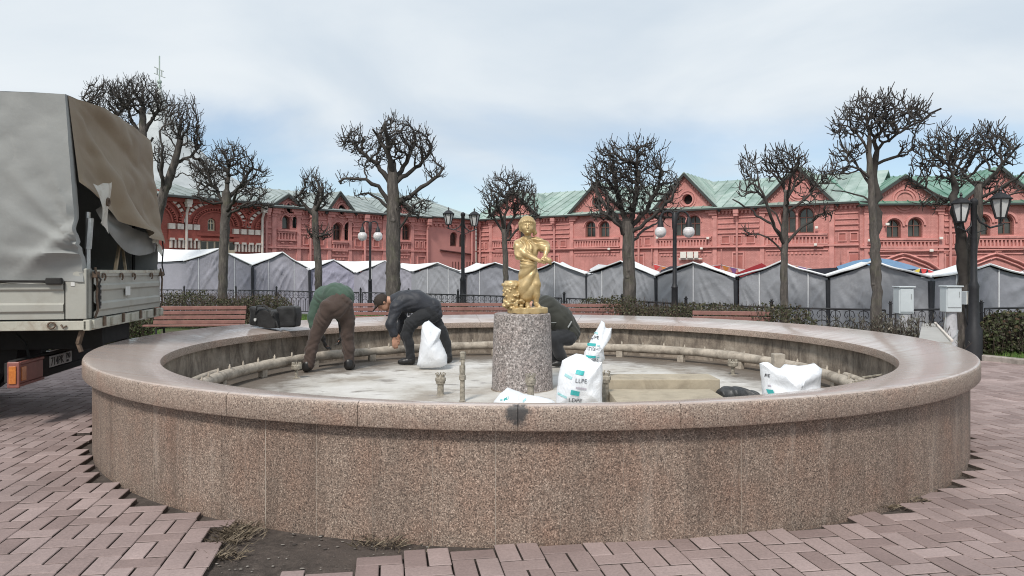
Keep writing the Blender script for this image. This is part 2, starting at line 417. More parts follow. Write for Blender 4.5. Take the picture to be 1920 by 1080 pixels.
def pave(name, c0, c1):
    t = NT(name); a = t.attr()
    c = t.ramp(a, [(0, c0), (0.5, tuple((x+y)/2 for x, y in zip(c0, c1))), (1, c1)])
    f = t.noise(60, 6, 0.7); c = t.mix(0.6, c, t.ramp(f, [(0.3, 0.72), (0.7, 1.25)]), 'MULTIPLY')
    f2 = t.noise(1.1, 7, 0.65); c = t.mix(0.8, c, t.ramp(f2, [(0.32, 0.72), (0.68, 1.2)]), 'MULTIPLY')
    g = t.noise(7, 7, 0.75); c = t.mix(t.ramp(g, [(0.60, 0.0), (0.76, 0.5)]), c, (0.10, 0.085, 0.072))
    g = t.noise(14, 7, 0.8); c = t.mix(t.ramp(g, [(0.66, 0.0), (0.74, 0.45)]), c, (0.52, 0.47, 0.44))
    t.set(color=c, rough=0.82); t.bump(f, 0.004, 0.5); return t.m
M['paver'] = pave('concrete_paver', (0.235, 0.172, 0.160), (0.36, 0.278, 0.263))
t = NT('soil'); f = t.noise(18, 9, 0.75); c = t.ramp(f, [(0.3, (0.032, 0.025, 0.02)), (0.52, (0.075, 0.059, 0.05)), (0.7, (0.14, 0.112, 0.094))])
c = t.mix(t.ramp(t.noise(1.4, 5), [(0.4, 0.0), (0.65, 0.65)]), c, (0.115, 0.09, 0.078)); c = t.mix(t.ramp(t.noise(140, 3), [(0.68, 0.0), (0.73, 0.7)]), c, (0.33, 0.29, 0.25))
t.set(color=c, rough=0.95); t.bump(f, 0.03, 0.9); M['soil'] = t.m
t = NT('lawn'); f = t.noise(9, 8, 0.75); c = t.ramp(f, [(0.3, (0.035, 0.028, 0.018)), (0.48, (0.05, 0.075, 0.016)), (0.7, (0.095, 0.17, 0.028))])
c = t.mix(t.ramp(t.noise(0.7, 4), [(0.45, 0.0), (0.65, 0.7)]), c, (0.085, 0.062, 0.04)); t.set(color=c, rough=0.95); t.bump(f, 0.05, 0.8); M['lawn'] = t.m
M['asphalt'] = plain('asphalt', (0.09, 0.087, 0.085), 0.9, 0.3, 12, bump=0.01, bscale=90)
M['kerb'] = plain('kerb_concrete', (0.36, 0.32, 0.29), 0.85, 0.25, 10, bump=0.005, dirt=(0.10, 0.085, 0.07), damt=0.6)

# ================================================================ ground
FC = Vector((0.16, 8.354, 0.0)); RO, RI, RW, RB = 4.31, 3.70, 4.235, 3.78      # fountain centre and radii
# fence line (plan), far left to near right
FEN = [P(x, 0, 1).x and Vector(((x-960)/FPX*d, d)) for x, d in ((250, 27.6), (463, 27.0), (555, 25.6), (826, 22.2), (1103, 18.3), (1340, 14.9), (1480, 13.7), (1690, 13.0), (1990, 14.2))]
def beyond(p):
    """signed distance past the fence line (positive on the market side)"""
    best = 1e9; sg = 1
    for a, b in zip(FEN, FEN[1:]):
        t = max(0, min(1, (p - a).dot(b - a) / (b - a).length_squared)); q = a + (b - a) * t; d = (p - q).length
        if d < best:
            best = d; n = Vector((-(b - a).y, (b - a).x)); sg = 1 if (p - q).dot(n) >= 0 else -1
    return best * sg
DROP = -0.55
def gz(x, y):
    b = beyond(Vector((x, y))); t = max(0, min(1, (b - 0.5) / 1.2)); return -0.03 + (DROP + 0.03) * t * t * (3 - 2 * t)
mb = MB()
xs = sorted(set([-400, -200, -100, -60, -40] + list(np.arange(-30, 30.1, 0.75)) + [40, 60, 100, 200, 400]))
ys = sorted(set([-300, -100, -40, -15, -6] + list(np.arange(-2, 40.1, 0.75)) + [45, 55, 70, 100, 200, 500, 900]))
vs = [(x, y, gz(x, y)) for y in ys for x in xs]; nx = len(xs)
mb.add(vs, [(j*nx+i, j*nx+i+1, (j+1)*nx+i+1, (j+1)*nx+i) for j in range(len(ys)-1) for i in range(nx-1)])
struct(mb.build('ground', M['soil'], smooth=180))
RPAV = 8.9
# lawn sheet behind the paving ring, up to the fence
mb = MB(); na = 120
for i in range(na):
    a0 = R(-12) + R(204) * i / na; a1 = R(-12) + R(204) * (i + 1) / na
    prev = None
    def rmax(a):
        r = RPAV + 0.1; d = Vector((math.cos(a), math.sin(a)))
        while r < 30 and beyond(FC.xy + d * r) < 0.3: r += 0.2
        return r
    m0, m1 = rmax(a0), rmax(a1); K = 14
    pts = []
    for k in range(K + 1):
        for a, m_ in ((a0, m0), (a1, m1)):
            r = RPAV + (m_ - RPAV) * k / K; x = FC.x + r * math.cos(a); y = FC.y + r * math.sin(a)
            pts.append((x, y, 0.035 + 0.03 * vnoise(x * 1.3, y * 1.3, 4)))
    mb.add(pts, [(2*k, 2*k+1, 2*k+3, 2*k+2) for k in range(K)])
struct(mb.build('lawn', M['lawn'], smooth=180))
# kerb between paving and lawn
mb = MB(); nk = 110
for i in range(nk):
    a0 = R(-12) + R(204) * i / nk; a1 = R(-12) + R(204) * (i + 0.985) / nk; mb.cur = random.random()
    q = [(RPAV - 0.06, -0.05), (RPAV - 0.06, 0.075), (RPAV - 0.045, 0.09), (RPAV + 0.065, 0.09), (RPAV + 0.08, 0.075), (RPAV + 0.08, -0.05)]
    vs = [(FC.x + r * math.cos(a), FC.y + r * math.sin(a), z) for a in (a0, a1) for r, z in q]
    mb.add(vs, [(k, k+1, k+7, k+6) for k in range(5)] + [tuple(range(6)), tuple(range(6, 12))])
struct(mb.build('kerb', M['kerb']))

# pavers: strips of two side by side and one across, laid as real blocks
DIRT = [G(405, 972).xy, G(372, 1100).xy, G(470, 1105).xy, G(560, 1076).xy, G(705, 1046).xy, G(850, 1031).xy, G(1000, 1023).xy, G(1010, 990).xy]
def inpoly(p, poly):
    c = False; j = len(poly) - 1
    for i in range(len(poly)):
        a, b = poly[i], poly[j]
        if (a.y > p.y) != (b.y > p.y) and p.x < (b.x - a.x) * (p.y - a.y) / (b.y - a.y) + a.x: c = not c
        j = i
    return c
sA = Vector((-0.165, 0.986)).normalized(); tA = Vector((sA.y, -sA.x)); BL, BW, GP = 0.234, 0.114, 0.0105
per = BL + BW + 2 * GP; sw = BL + GP
pv = MB()
def paver(o, l, w):
    """o = corner in strip coordinates (t, s), size l along t and w along s"""
    cx, cy = o[0] + l / 2, o[1] + w / 2; c = tA * cx + sA * cy + Vector((0, 3.5))
    if abs(c.x) > 11.5 or c.y < 0.6 or c.y > 17: return
    if abs(c.x) > 0.75 * c.y + 3.6: return
    r = (c - FC.xy).length
    if r > RPAV - 0.02 and c.x > -6.5: return
    ang = math.degrees(math.atan2(c.y - FC.y, c.x - FC.x))
    cor = [tA * (cx + a * l / 2) + sA * (cy + b * w / 2) + Vector((0, 3.5)) for a, b in ((-1, -1), (1, -1), (1, 1), (-1, 1))]
    rm = min((q - FC.xy).length for q in cor)
    left = -180 <= ang < -104
    if left and rm < RW - 0.012: return
    if not left and r < RW + 0.02: return
    if inpoly(c, DIRT): return
    hgt = 0.003 * (random.random() - 0.5) + 0.006 * vnoise(c.x * 0.8, c.y * 0.8, 1); tx, ty = [(random.random() - 0.5) * 0.012 for _ in range(2)]
    b = 0.003 + 0.002 * random.random(); rz = (random.random() - 0.5) * 0.018; pv.cur = min(1, max(0, random.gauss(0.5, 0.30)))
    ca, sn = math.cos(rz), math.sin(rz); vs = []
    for ins, z in ((0, -0.05), (0, -0.004), (b, 0.0)):
        for a, bb in ((-1, -1), (1, -1), (1, 1), (-1, 1)):
            lx, ly = a * (l / 2 - ins), bb * (w / 2 - ins); x, y = lx * ca - ly * sn, lx * sn + ly * ca
            q = c + tA * x + sA * y; vs.append((q.x, q.y, z + (hgt + x * tx + y * ty if z > -0.02 else 0)))
    pv.mi = 1; pv.add(vs, [(k, (k+1) % 4, 4+(k+1) % 4, 4+k) for k in range(4)]); n0 = len(pv.v) - 12; pv.mi = 0
    pv.add([], [tuple(i - 12 for i in f) for f in [(4+k, 4+(k+1) % 4, 8+(k+1) % 4, 8+k) for k in range(4)] + [(8, 9, 10, 11)]])
for i in range(-60, 60):
    for j in range(-20, 45):
        t0, s0 = i * sw, j * per + (per * 0.5 if i % 2 else 0.0)
        paver((t0, s0), BW, BL); paver((t0 + BW + GP, s0), BW, BL); paver((t0, s0 + BL + GP), BL, BW)
struct(pv.build('paving', [M['paver'], M['soil']], normals=False))

# ================================================================ fountain
fo = thing('fountain', 'large round granite fountain basin with speckled brown wall and wide pinkish coping, drained for cleaning', 'fountain', FC)
def ring(mb, prof, a0, a1, n, caps=True):
    vs = [(FC.x + r * math.cos(a0 + (a1-a0)*i/n), FC.y + r * math.sin(a0 + (a1-a0)*i/n), z) for i in range(n+1) for r, z in prof]; m = len(prof)
    fs = [(i*m+k, i*m+(k+1) % m, (i+1)*m+(k+1) % m, (i+1)*m+k) for i in range(n) for k in range(m)]
    if caps: fs += [tuple(range(m)), tuple(n*m+k for k in range(m))[::-1]]
    return mb.add(vs, fs)
ZT, ZI = 0.775, 0.685        # coping top, outer and inner edge
mb = MB(); NB = 30
prof = [(RO-0.006, 0.632), (RO, 0.64), (RO, ZT-0.028)] + [(RO - 0.028*(1-math.cos(q)), ZT - 0.028 + 0.028*math.sin(q)) for q in (0.4, 0.8, 1.2, 1.5)] + \
       [(RI+0.02, ZI), (RI+0.006, ZI-0.004), (RI, ZI-0.018), (RI, 0.60), (RI+0.05, 0.598), (RW-0.03, 0.63)]
for i in range(NB):
    mb.cur = random.random(); a0 = 2*math.pi*(i + 0.36)/NB
    ring(mb, prof, a0, a0 + 2*math.pi/NB - 0.0009, 8)
mb.build('coping', M['cope'], fo, smooth=40)
mb = MB(); NP = 75
for i in range(NP):
    mb.cur = random.random(); a0 = 2*math.pi*(i + 0.55)/NP; g = random.choice((0.0004, 0.0006, 0.0009, 0.0013))
    ring(mb, [(RW, -0.05), (RW, 0.632), (RW-0.05, 0.632), (RW-0.05, -0.05)], a0, a0 + 2*math.pi/NP - g, 2)
mb.build('wall_cladding', M['gran'], fo, smooth=30)
mb = MB(); ring(mb, [(RW-0.0015, -0.05), (RW-0.0015, 0.630), (RW-0.045, 0.630), (RW-0.045, -0.05)], 2*math.pi*0.55/NP, 2*math.pi*0.55/NP + 2*math.pi, 150, False); mb.build('mortar_joint', M['mortar'], fo, smooth=30)
mb = MB()
def bw(u, v):
    a = 2*math.pi*u; r = RB + 0.012*vnoise(a*14, v*2.5, 2); return (FC.x + r*math.cos(a), FC.y + r*math.sin(a), 0.14 + 0.46*v)
mb.grid(bw, 300, 5); mb.build('inner_wall', M['bwall'], fo, smooth=60)
mb = MB()
def bf(u, v):
    a = 2*math.pi*u; r = (RB + 0.03)*v; x, y = r*math.cos(a), r*math.sin(a); return (FC.x + x, FC.y + y, 0.19 + 0.008*vnoise(x*2, y*2, 5))
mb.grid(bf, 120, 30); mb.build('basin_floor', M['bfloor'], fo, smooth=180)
# ring main: limed pipe round the basin, open towards the viewer, on little feet
pm = MB(); A0, A1, NR = R(-36), R(214), 150; RP = 3.40
def pr(a, dr=0.0, dz=0.0): return (FC.x + (RP+dr)*math.cos(a), FC.y + (RP+dr)*math.sin(a), 0.335 + dz)
pm.tube([pr(A0 + (A1-A0)*i/NR, 0.012*vnoise(i*0.13, 0, 7), 0.012*vnoise(i*0.11, 3, 7)) for i in range(NR+1)],
        [0.062 + 0.006*vnoise(i*0.4, 9, 1) for i in range(NR+1)], 12)
for i in range(44):
    a = A0 + (A1-A0)*(i+0.5)/44; x, y, z = pr(a, -0.012); pm.lathe([(0.013, 0.05), (0.013, 0.085), (0.008, 0.09), (0.008, 0.105)], (x, y, z), 7)
rp = pm.build('ring_pipe', M['pipe'], fo, smooth=50)
for i in range(1, 15):
    mb = MB(); a = A0 + (A1-A0)*i/15; x, y, z = pr(a, -0.01); mb.bbox((-0.035, -0.05, 0.185), (0.035, 0.05, 0.285), 0.006, ((math.cos(a), math.sin(a), 0), (-math.sin(a), math.cos(a), 0), (0, 0, 1)), (x, y, 0)); mb.build('pipe_foot', M['pipe'], fo)
# second thin pipe outside the main on both broken ends, with valves
mb = MB()
for s0, s1 in ((R(176), R(217)), (R(-37), R(0))):
    mb = MB(); mb.tube([pr(s0 + (s1-s0)*i/24, 0.17, 0.005) for i in range(25)], 0.036, 10); mb.build('feed_pipe', M['pipe'], fo, smooth=50)
for a, dr in ((R(205), 0.12), (R(202), 0.19), (R(-25), 0.14), (R(-14), 0.16), (R(-20), 0.02)):
    mb = MB(); x, y, z = pr(a, dr); mb.lathe([(0.03, -0.07), (0.05, -0.03), (0.05, 0.03), (0.03, 0.05), (0.012, 0.055), (0.012, 0.10)], (x, y, z), 10)
    mb.beam((x-0.09, y+0.02, z+0.10), (x+0.09, y-0.02, z+0.135), 0.022, 0.012); mb.build('valve', M['metal_old'], fo, smooth=40)
# centre pedestal
pd = thing('pedestal', 'tapering grey speckled granite drum pedestal in the middle of the drained basin', 'pedestal', (FC.x - 0.045, FC.y, 0.19))
gt = granite('granite_pedestal', (0.05, 0.046, 0.044), (0.255, 0.222, 0.208), (0.47, 0.44, 0.425), (1.0, 0.88, 0.84), 0.5, 58, wet=False); M['gped'] = gt.m
mb = MB(); pc = pd.location
mb.lathe([(0.345, 0), (0.342, 0.01), (0.318, 0.81), (0.313, 0.835), (0.300, 0.845), (0.0005, 0.848)], pc, 64); mb.build('drum', M['gped'], pd, smooth=40)
mb = MB(); mb.lathe([(0.346, -0.012), (0.350, 0.0), (0.348, 0.006), (0.345, 0.010)], pc, 64, False); mb.build('foot_joint', M['bwall'], pd, smooth=60)
PEDTOP = 0.19 + 0.847

# nozzles standing on the floor
def nozzle(x, yb, kind, label, h=None, loc=None):
    p = G(x, yb, 0.19) if loc is None else Vector(loc); o = thing('fountain_nozzle', label, 'nozzle', p, 'fountain jets on the basin floor')
    b = MB(); q = MB()
    if kind == 'rose':
        b.lathe([(0.05, 0), (0.05, 0.006), (0.022, 0.012), (0.022, h - 0.09)], p, 12); b.build('riser', M['metal_old'], o, smooth=40)
        q.lathe([(0.026, h-0.09), (0.062, h-0.075), (0.066, h-0.03), (0.058, h-0.02), (0.0005, h-0.012)], p, 18)
        for k in range(10):
            a = 2*math.pi*k/10; q.lathe([(0.010, h-0.03), (0.010, h+0.004), (0.004, h+0.006)], (p.x+0.05*math.cos(a), p.y+0.05*math.sin(a), p.z), 6)
        q.build('rose_head', M['metal_old'], o, smooth=40)
    elif kind == 'tall':
        b.lathe([(0.035, 0), (0.026, 0.01), (0.024, h*0.42), (0.034, h*0.43), (0.034, h*0.52), (0.027, h*0.53), (0.03, h*0.62), (0.03, h*0.72)], p, 12); b.build('riser', M['metal_old'], o, smooth=40)
        q.lathe([(0.02, h*0.72), (0.018, h*0.84), (0.026, h*0.85), (0.03, h*0.98), (0.02, h)], (p.x+0.004, p.y, p.z), 12)
        q.box((-0.03, -0.015, h*0.80), (0.03, 0.015, h*0.825), None, p); q.build('nozzle_head', M['metal_old'], o, smooth=40)
    else:
        b.lathe([(0.05, 0), (0.034, 0.012), (0.034, h-0.10), (0.05, h-0.095), (0.05, h-0.07)], p, 12); b.build('riser', M['metal_old'], o, smooth=40)
        q.lathe([(0.056, h-0.07), (0.056, h-0.035), (0.03, h-0.02), (0.022, h)], p, 12)
        for k in range(5):
            a = 2*math.pi*k/5+0.4; q.tube([(p.x+0.035*math.cos(a), p.y+0.035*math.sin(a), p.z+h-0.03), (p.x+0.055*math.cos(a), p.y+0.055*math.sin(a), p.z+h+0.01), (p.x+0.03*math.cos(a), p.y+0.03*math.sin(a), p.z+h+0.018)], 0.007, 6)
        q.build('nozzle_head', M['metal_old'], o, smooth=40)
    return o
nozzle(556, 709, 'rose', 'round-headed limed nozzle by the boots of the man in the green sweater', 0.19)
nozzle(826, 741, 'crown', 'short thick limed nozzle with a bent wire on its crown, left of the pedestal', 0.22)
nozzle(867, 752, 'tall', 'tall two-part limed nozzle standing between the short nozzle and the pedestal', 0.50)
nozzle(1135, 753, 'crown', 'limed nozzle half hidden by the printed white sack beside the planks', 0.29)
nozzle(1374, 703, 'rose', 'round-headed limed nozzle in front of the pipe on the right of the basin', 0.19)
nozzle(995, 752, 'crown', 'grey limed nozzle standing close in front of the granite drum', 0.26)
# ================================================================ buildings
t = NT('pink_painted_brick'); mp = t.n('ShaderNodeMapping'); mp.inputs['Rotation'].default_value = (R(90), 0, 0); t.l(t.co, mp.inputs[0])
bk = t.n('ShaderNodeTexBrick'); bk.inputs['Scale'].default_value = 4.2; bk.inputs['Color1'].default_value = (0.53, 0.232, 0.207, 1); bk.inputs['Color2'].default_value = (0.61, 0.282, 0.252, 1); bk.inputs['Mortar'].default_value = (0.48, 0.205, 0.182, 1); bk.inputs['Mortar Size'].default_value = 0.03
t.l(mp.outputs[0], bk.inputs['Vector']); c = t.mix(1.0, bk.outputs[0], t.ramp(t.noise(0.9, 8, 0.7), [(0.3, 0.78), (0.7, 1.16)]), 'MULTIPLY')
sv_ = t.noise(1.0, 8, 0.75, t.scl((2.6, 2.6, 0.28)), 0.4); c = t.mix(t.ramp(sv_, [(0.50, 0.0), (0.72, 0.55)]), c, (0.30, 0.125, 0.112)); g = t.noise(0.55, 7, 0.75, dist=0.8); c = t.mix(t.ramp(g, [(0.56, 0.0), (0.68, 0.4)]), c, (0.58, 0.30, 0.265))
t.set(color=c, rough=0.86); t.bump(bk.outputs[1], 0.01, 0.4); M['pink'] = t.m
M['pink_trim'] = plain('pink_trim', (0.58, 0.265, 0.238), 0.85, 0.2, 3, dirt=(0.36, 0.145, 0.125), dscale=2, damt=0.5)
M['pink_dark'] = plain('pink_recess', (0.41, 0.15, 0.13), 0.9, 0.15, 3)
M['pink_plain'] = plain('pink_plaster', (0.54, 0.25, 0.225), 0.85, 0.08, 0.8)
t = NT('red_brick'); bk = t.n('ShaderNodeTexBrick'); bk.inputs['Scale'].default_value = 7; bk.inputs['Color1'].default_value = (0.285, 0.075, 0.058, 1); bk.inputs['Color2'].default_value = (0.35, 0.10, 0.075, 1)
bk.inputs['Mortar'].default_value = (0.20, 0.06, 0.045, 1); mp = t.n('ShaderNodeMapping'); mp.inputs['Rotation'].default_value = (R(90), 0, 0); t.l(t.co, mp.inputs[0]); t.l(mp.outputs[0], bk.inputs['Vector'])
t.set(color=t.mix(0.5, bk.outputs[0], t.ramp(t.noise(1.5, 6), [(0.3, 0.75), (0.7, 1.2)]), 'MULTIPLY'), rough=0.88); M['brick'] = t.m
M['brick_trim'] = plain('red_brick_trim', (0.32, 0.085, 0.065), 0.88, 0.25, 4)
M['white_stone'] = plain('white_stone', (0.62, 0.56, 0.50), 0.8, 0.15, 5)
def roofmat(name, a, b, c, sc=1.0):
    t = NT(name); s = t.noise(sc, 7, 0.65, t.scl((1.2, 1.2, 0.45))); col = t.ramp(s, [(0.3, a), (0.5, b), (0.7, c)])
    col = t.mix(t.ramp(t.noise(0.35, 4), [(0.45, 0), (0.7, 0.6)]), col, c); col = t.mix(1.0, col, t.ramp(t.attr(), [(0, 0.82), (1, 1.15)]), 'MULTIPLY')
    t.set(color=col, rough=0.5, metal=0.15); return t.m
M['patina'] = roofmat('patina_copper_roof', (0.17, 0.255, 0.215), (0.29, 0.385, 0.34), (0.45, 0.52, 0.48))
M['zinc'] = roofmat('grey_sheet_roof', (0.22, 0.26, 0.25), (0.31, 0.355, 0.345), (0.42, 0.46, 0.45))
M['green_roof'] = roofmat('green_sheet_roof', (0.085, 0.20, 0.145), (0.145, 0.28, 0.215), (0.26, 0.39, 0.325))
M['dark_edge'] = plain('dark_eave', (0.045, 0.05, 0.048), 0.7, 0.2)
t = NT('window_glass'); t.set(color=t.ramp(t.noise(0.9, 3), [(0.35, (0.012, 0.013, 0.013)), (0.7, (0.075, 0.08, 0.075))]), rough=0.12, spec=0.7); M['glass'] = t.m
M['frame'] = plain('brown_window_frame', (0.15, 0.065, 0.05), 0.6, 0.2)
M['cream'] = plain('cream_window_frame', (0.55, 0.47, 0.34), 0.6, 0.15)
M['hole'] = plain('dark_opening', (0.012, 0.009, 0.008), 0.9, 0.2)
M['lampw'] = plain('white_lamp_box', (0.75, 0.72, 0.66), 0.4, 0.1)
M['cable'] = plain('brown_cable', (0.085, 0.03, 0.027), 0.7, 0.2)

class Facade:
    def __init__(s, x0, d0, x1, d1):
        s.p0 = Vector(((x0-960)/FPX*d0, d0, 0)); s.p1 = Vector(((x1-960)/FPX*d1, d1, 0)); u = s.p1 - s.p0; s.L = u.length; s.u = u / s.L
        s.n = Vector((s.u.y, -s.u.x, 0))           # outward, towards the square
        if s.n.y > 0: s.n = -s.n
    def px(s, x, y=None):
        k = (x-960)/FPX           # X = k*Y on the facade line
        t = (k*s.p0.y - s.p0.x) / (s.u.x - k*s.u.y); d = s.p0.y + s.u.y*t
        return t if y is None else (t, EYE + (YH-y)/FPX*d)
    def w(s, u, v, z): return s.p0 + s.u*u + s.n*v + Vector((0, 0, z))
    def box(s, mb, u0, u1, z0, z1, v0=0.0, v1=0.08):
        return mb.box((min(u0, u1), v0, min(z0, z1)), (max(u0, u1), v1, max(z0, z1)), (s.u, s.n, (0, 0, 1)), s.p0)
    def prism(s, mb, poly, v0, v1): return mb.prism(poly, lambda u, d, z: s.w(u, d, z), v0, v1)
    def wall(s, name, outline, holes, mat, parent, depth=0.3):
        bm = bmesh.new(); loops = []
        for lp in [outline] + holes:
            vv = [bm.verts.new((u, 0, z)) for u, z in lp]; ee = [bm.edges.new((vv[i], vv[(i+1) % len(vv)])) for i in range(len(vv))]; loops.append(vv)
        bmesh.ops.triangle_fill(bm, edges=bm.edges[:], use_beauty=True, use_dissolve=False)
        bm.verts.index_update(); mb = MB()
        vs = [s.w(v.co.x, 0, v.co.z) for v in bm.verts]; mb.add(vs, [tuple(v.index for v in f.verts) for f in bm.faces])
        for lp in [outline] + holes:
            n = len(lp); vs = [s.w(u, 0, z) for u, z in lp] + [s.w(u, -depth, z) for u, z in lp]; mb.add(vs, [(i, (i+1) % n, n+(i+1) % n, n+i) for i in range(n)])
        bm.free(); return mb.build(name, mat, parent)
def arch(uc, w, z0, z1, n=10):
    r = w/2; zs = z1 - r
    return [(uc-r, z0), (uc+r, z0)] + [(uc + r*math.cos(math.pi*i/n), zs + r*math.sin(math.pi*i/n)) for i in range(n+1)]
def circ(uc, zc, r, n=20): return [(uc + r*math.cos(2*math.pi*i/n), zc + r*math.sin(2*math.pi*i/n)) for i in range(n)]
def arcband(F, mb, uc, zc, r0, r1, a0, a1, v0, v1, n=14, sx=1.0):
    vs = []
    for i in range(n+1):
        a = a0 + (a1-a0)*i/n; c, s_ = math.cos(a), math.sin(a)
        vs += [F.w(uc+r0*c*sx, v0, zc+r0*s_), F.w(uc+r1*c*sx, v0, zc+r1*s_), F.w(uc+r1*c*sx, v1, zc+r1*s_), F.w(uc+r0*c*sx, v1, zc+r0*s_)]
    mb.add(vs, [(i*4+k, i*4+(k+1) % 4, (i+1)*4+(k+1) % 4, (i+1)*4+k) for i in range(n) for k in range(4)] + [(0, 1, 2, 3), tuple(n*4+k for k in range(4))])
def window(F, uc, w, z0, z1, parent, fm, glass, v=-0.16, bars=1, name='window'):
    a = arch(uc, w, z0, z1); mb = MB(); c = (uc, (z0+z1)/2); b = [(c[0]+(u-c[0])*(1-0.14/w), c[1]+(z-c[1])*(1-0.13/(z1-z0))) for u, z in a]; n = len(a)
    vs = [F.w(u, v, z) for u, z in a] + [F.w(u, v, z) for u, z in b] + [F.w(u, v-0.06, z) for u, z in b]
    mb.add(vs, [(i, (i+1) % n, n+(i+1) % n, n+i) for i in range(n)] + [(n+i, n+(i+1) % n, 2*n+(i+1) % n, 2*n+i) for i in range(n)])
    for k in range(bars):
        uu = uc - w/2 + w*(k+1)/(bars+1); F.box(mb, uu-0.022, uu+0.022, z0+0.04, z1-0.05, v-0.03, v+0.004)
    if bars: F.box(mb, uc-w/2+0.04, uc+w/2-0.04, z0+(z1-z0)*0.62-0.02, z0+(z1-z0)*0.62+0.02, v-0.03, v+0.006)
    o = mb.build(name, fm, parent)
    mb = MB(); vs = [F.w(u, v-0.05, z) for u, z in a]; mb.add(vs, [tuple(range(len(vs)))]); mb.build('pane', glass, o); return o
def seams(F, mb, u0, u1, e, r, step=0.55, skip=None):
    """standing seams on a roof slope from the eave (v,z) to the ridge (v,z)"""
    k = u0 + step
    while k < u1:
        mb.beam(F.w(k, e[0], e[1]+0.03), F.w(k, r[0], r[1]+0.03), 0.035, 0.05); k += step
def slope(F, mb, u0, u1, e, r, step=0.55, th=0.05, ur=None):
    """roof sheet in trays, each with its own tone"""
    n = max(1, int(abs(u1-u0)/step)); ur = ur or (u0, u1)
    for i in range(n):
        a, b = i/n, (i+1)/n; mb.cur = random.random()
        q = [F.w(u0+(u1-u0)*a, *e), F.w(u0+(u1-u0)*b, *e), F.w(ur[0]+(ur[1]-ur[0])*b, *r), F.w(ur[0]+(ur[1]-ur[0])*a, *r)]
        mb.add(q + [p - Vector((0, 0, th)) for p in q], [(0, 1, 2, 3), (7, 6, 5, 4), (0, 4, 5, 1), (1, 5, 6, 2), (2, 6, 7, 3), (3, 7, 4, 0)])
        mb.beam(q[0] + Vector((0, 0, 0.02)), q[3] + Vector((0, 0, 0.02)), 0.03, 0.05)
def gable_roof(F, parent, ua, ul, ur, za, ze, depth, roof, over=0.22, name='gable_roof'):
    mb = MB(); ov = 0.18
    for uu in (ul, ur):
        sgn = 1 if uu > ua else -1; sl_ = (za-ze)/abs(ua-uu); ue = uu + sgn*ov; zz = ze - ov*sl_; n = 8
        for i in range(n):
            v0 = over - (over+depth)*i/n; v1 = over - (over+depth)*(i+1)/n; mb.cur = random.random()
            q = [F.w(ue, v0, zz+0.05), F.w(ua, v0, za+0.05), F.w(ua, v1, za+0.05), F.w(ue, v1, zz+0.05)]
            mb.add(q + [p - Vector((0, 0, 0.07)) for p in q], [(0, 1, 2, 3), (7, 6, 5, 4), (0, 4, 5, 1), (1, 5, 6, 2), (2, 6, 7, 3), (3, 7, 4, 0)])
            mb.beam(q[0] + Vector((0, 0, 0.015)), q[1] + Vector((0, 0, 0.015)), 0.03, 0.05)
    o = mb.build(name, roof, parent)
    mb = MB()
    for uu in (ul, ur):
        sgn = 1 if uu > ua else -1; sl_ = (za-ze)/abs(ua-uu); ue = uu + sgn*ov; zz = ze - ov*sl_
        mb.beam(F.w(ue, over+0.01, zz-0.03), F.w(ua, over+0.01, za-0.03), 0.05, 0.13)
    mb.build('barge_board', M['dark_edge'], o); return o
def drainpipe(F, u, zt, parent, mat, zb=DROP, v=0.12):
    mb = MB(); mb.tube([F.w(u, v+0.16, zt), F.w(u, v+0.16, zt-0.15), F.w(u, v, zt-0.45), F.w(u, v, zb)], 0.062, 8)
    mb.box((-0.13, -0.12, -0.02), (0.13, 0.12, 0.17), (F.u, F.n, (0, 0, 1)), F.w(u, v+0.16, zt)); mb.box((-0.11, -0.1, -0.16), (0.11, 0.1, -0.02), (F.u, F.n, (0, 0, 1)), F.w(u, v+0.16, zt))
    mb.build('drainpipe', mat, parent)
def panel(F, mb, u0, u1, z0, z1, t=0.05, w=0.06):
    F.box(mb, u0, u1, z1-w, z1, 0, t); F.box(mb, u0, u1, z0, z0+w, 0, t); F.box(mb, u0, u0+w, z0+w, z1-w, 0, t-0.002); F.box(mb, u1-w, u1, z0+w, z1-w, 0, t-0.002)
def dentils(F, mb, u0, u1, z0, z1, step=0.16, w=0.08, v1=0.09):
    k = u0
    while k + w <= u1 + 1e-6: F.box(mb, k, k+w, z0, z1, 0, v1); k += step

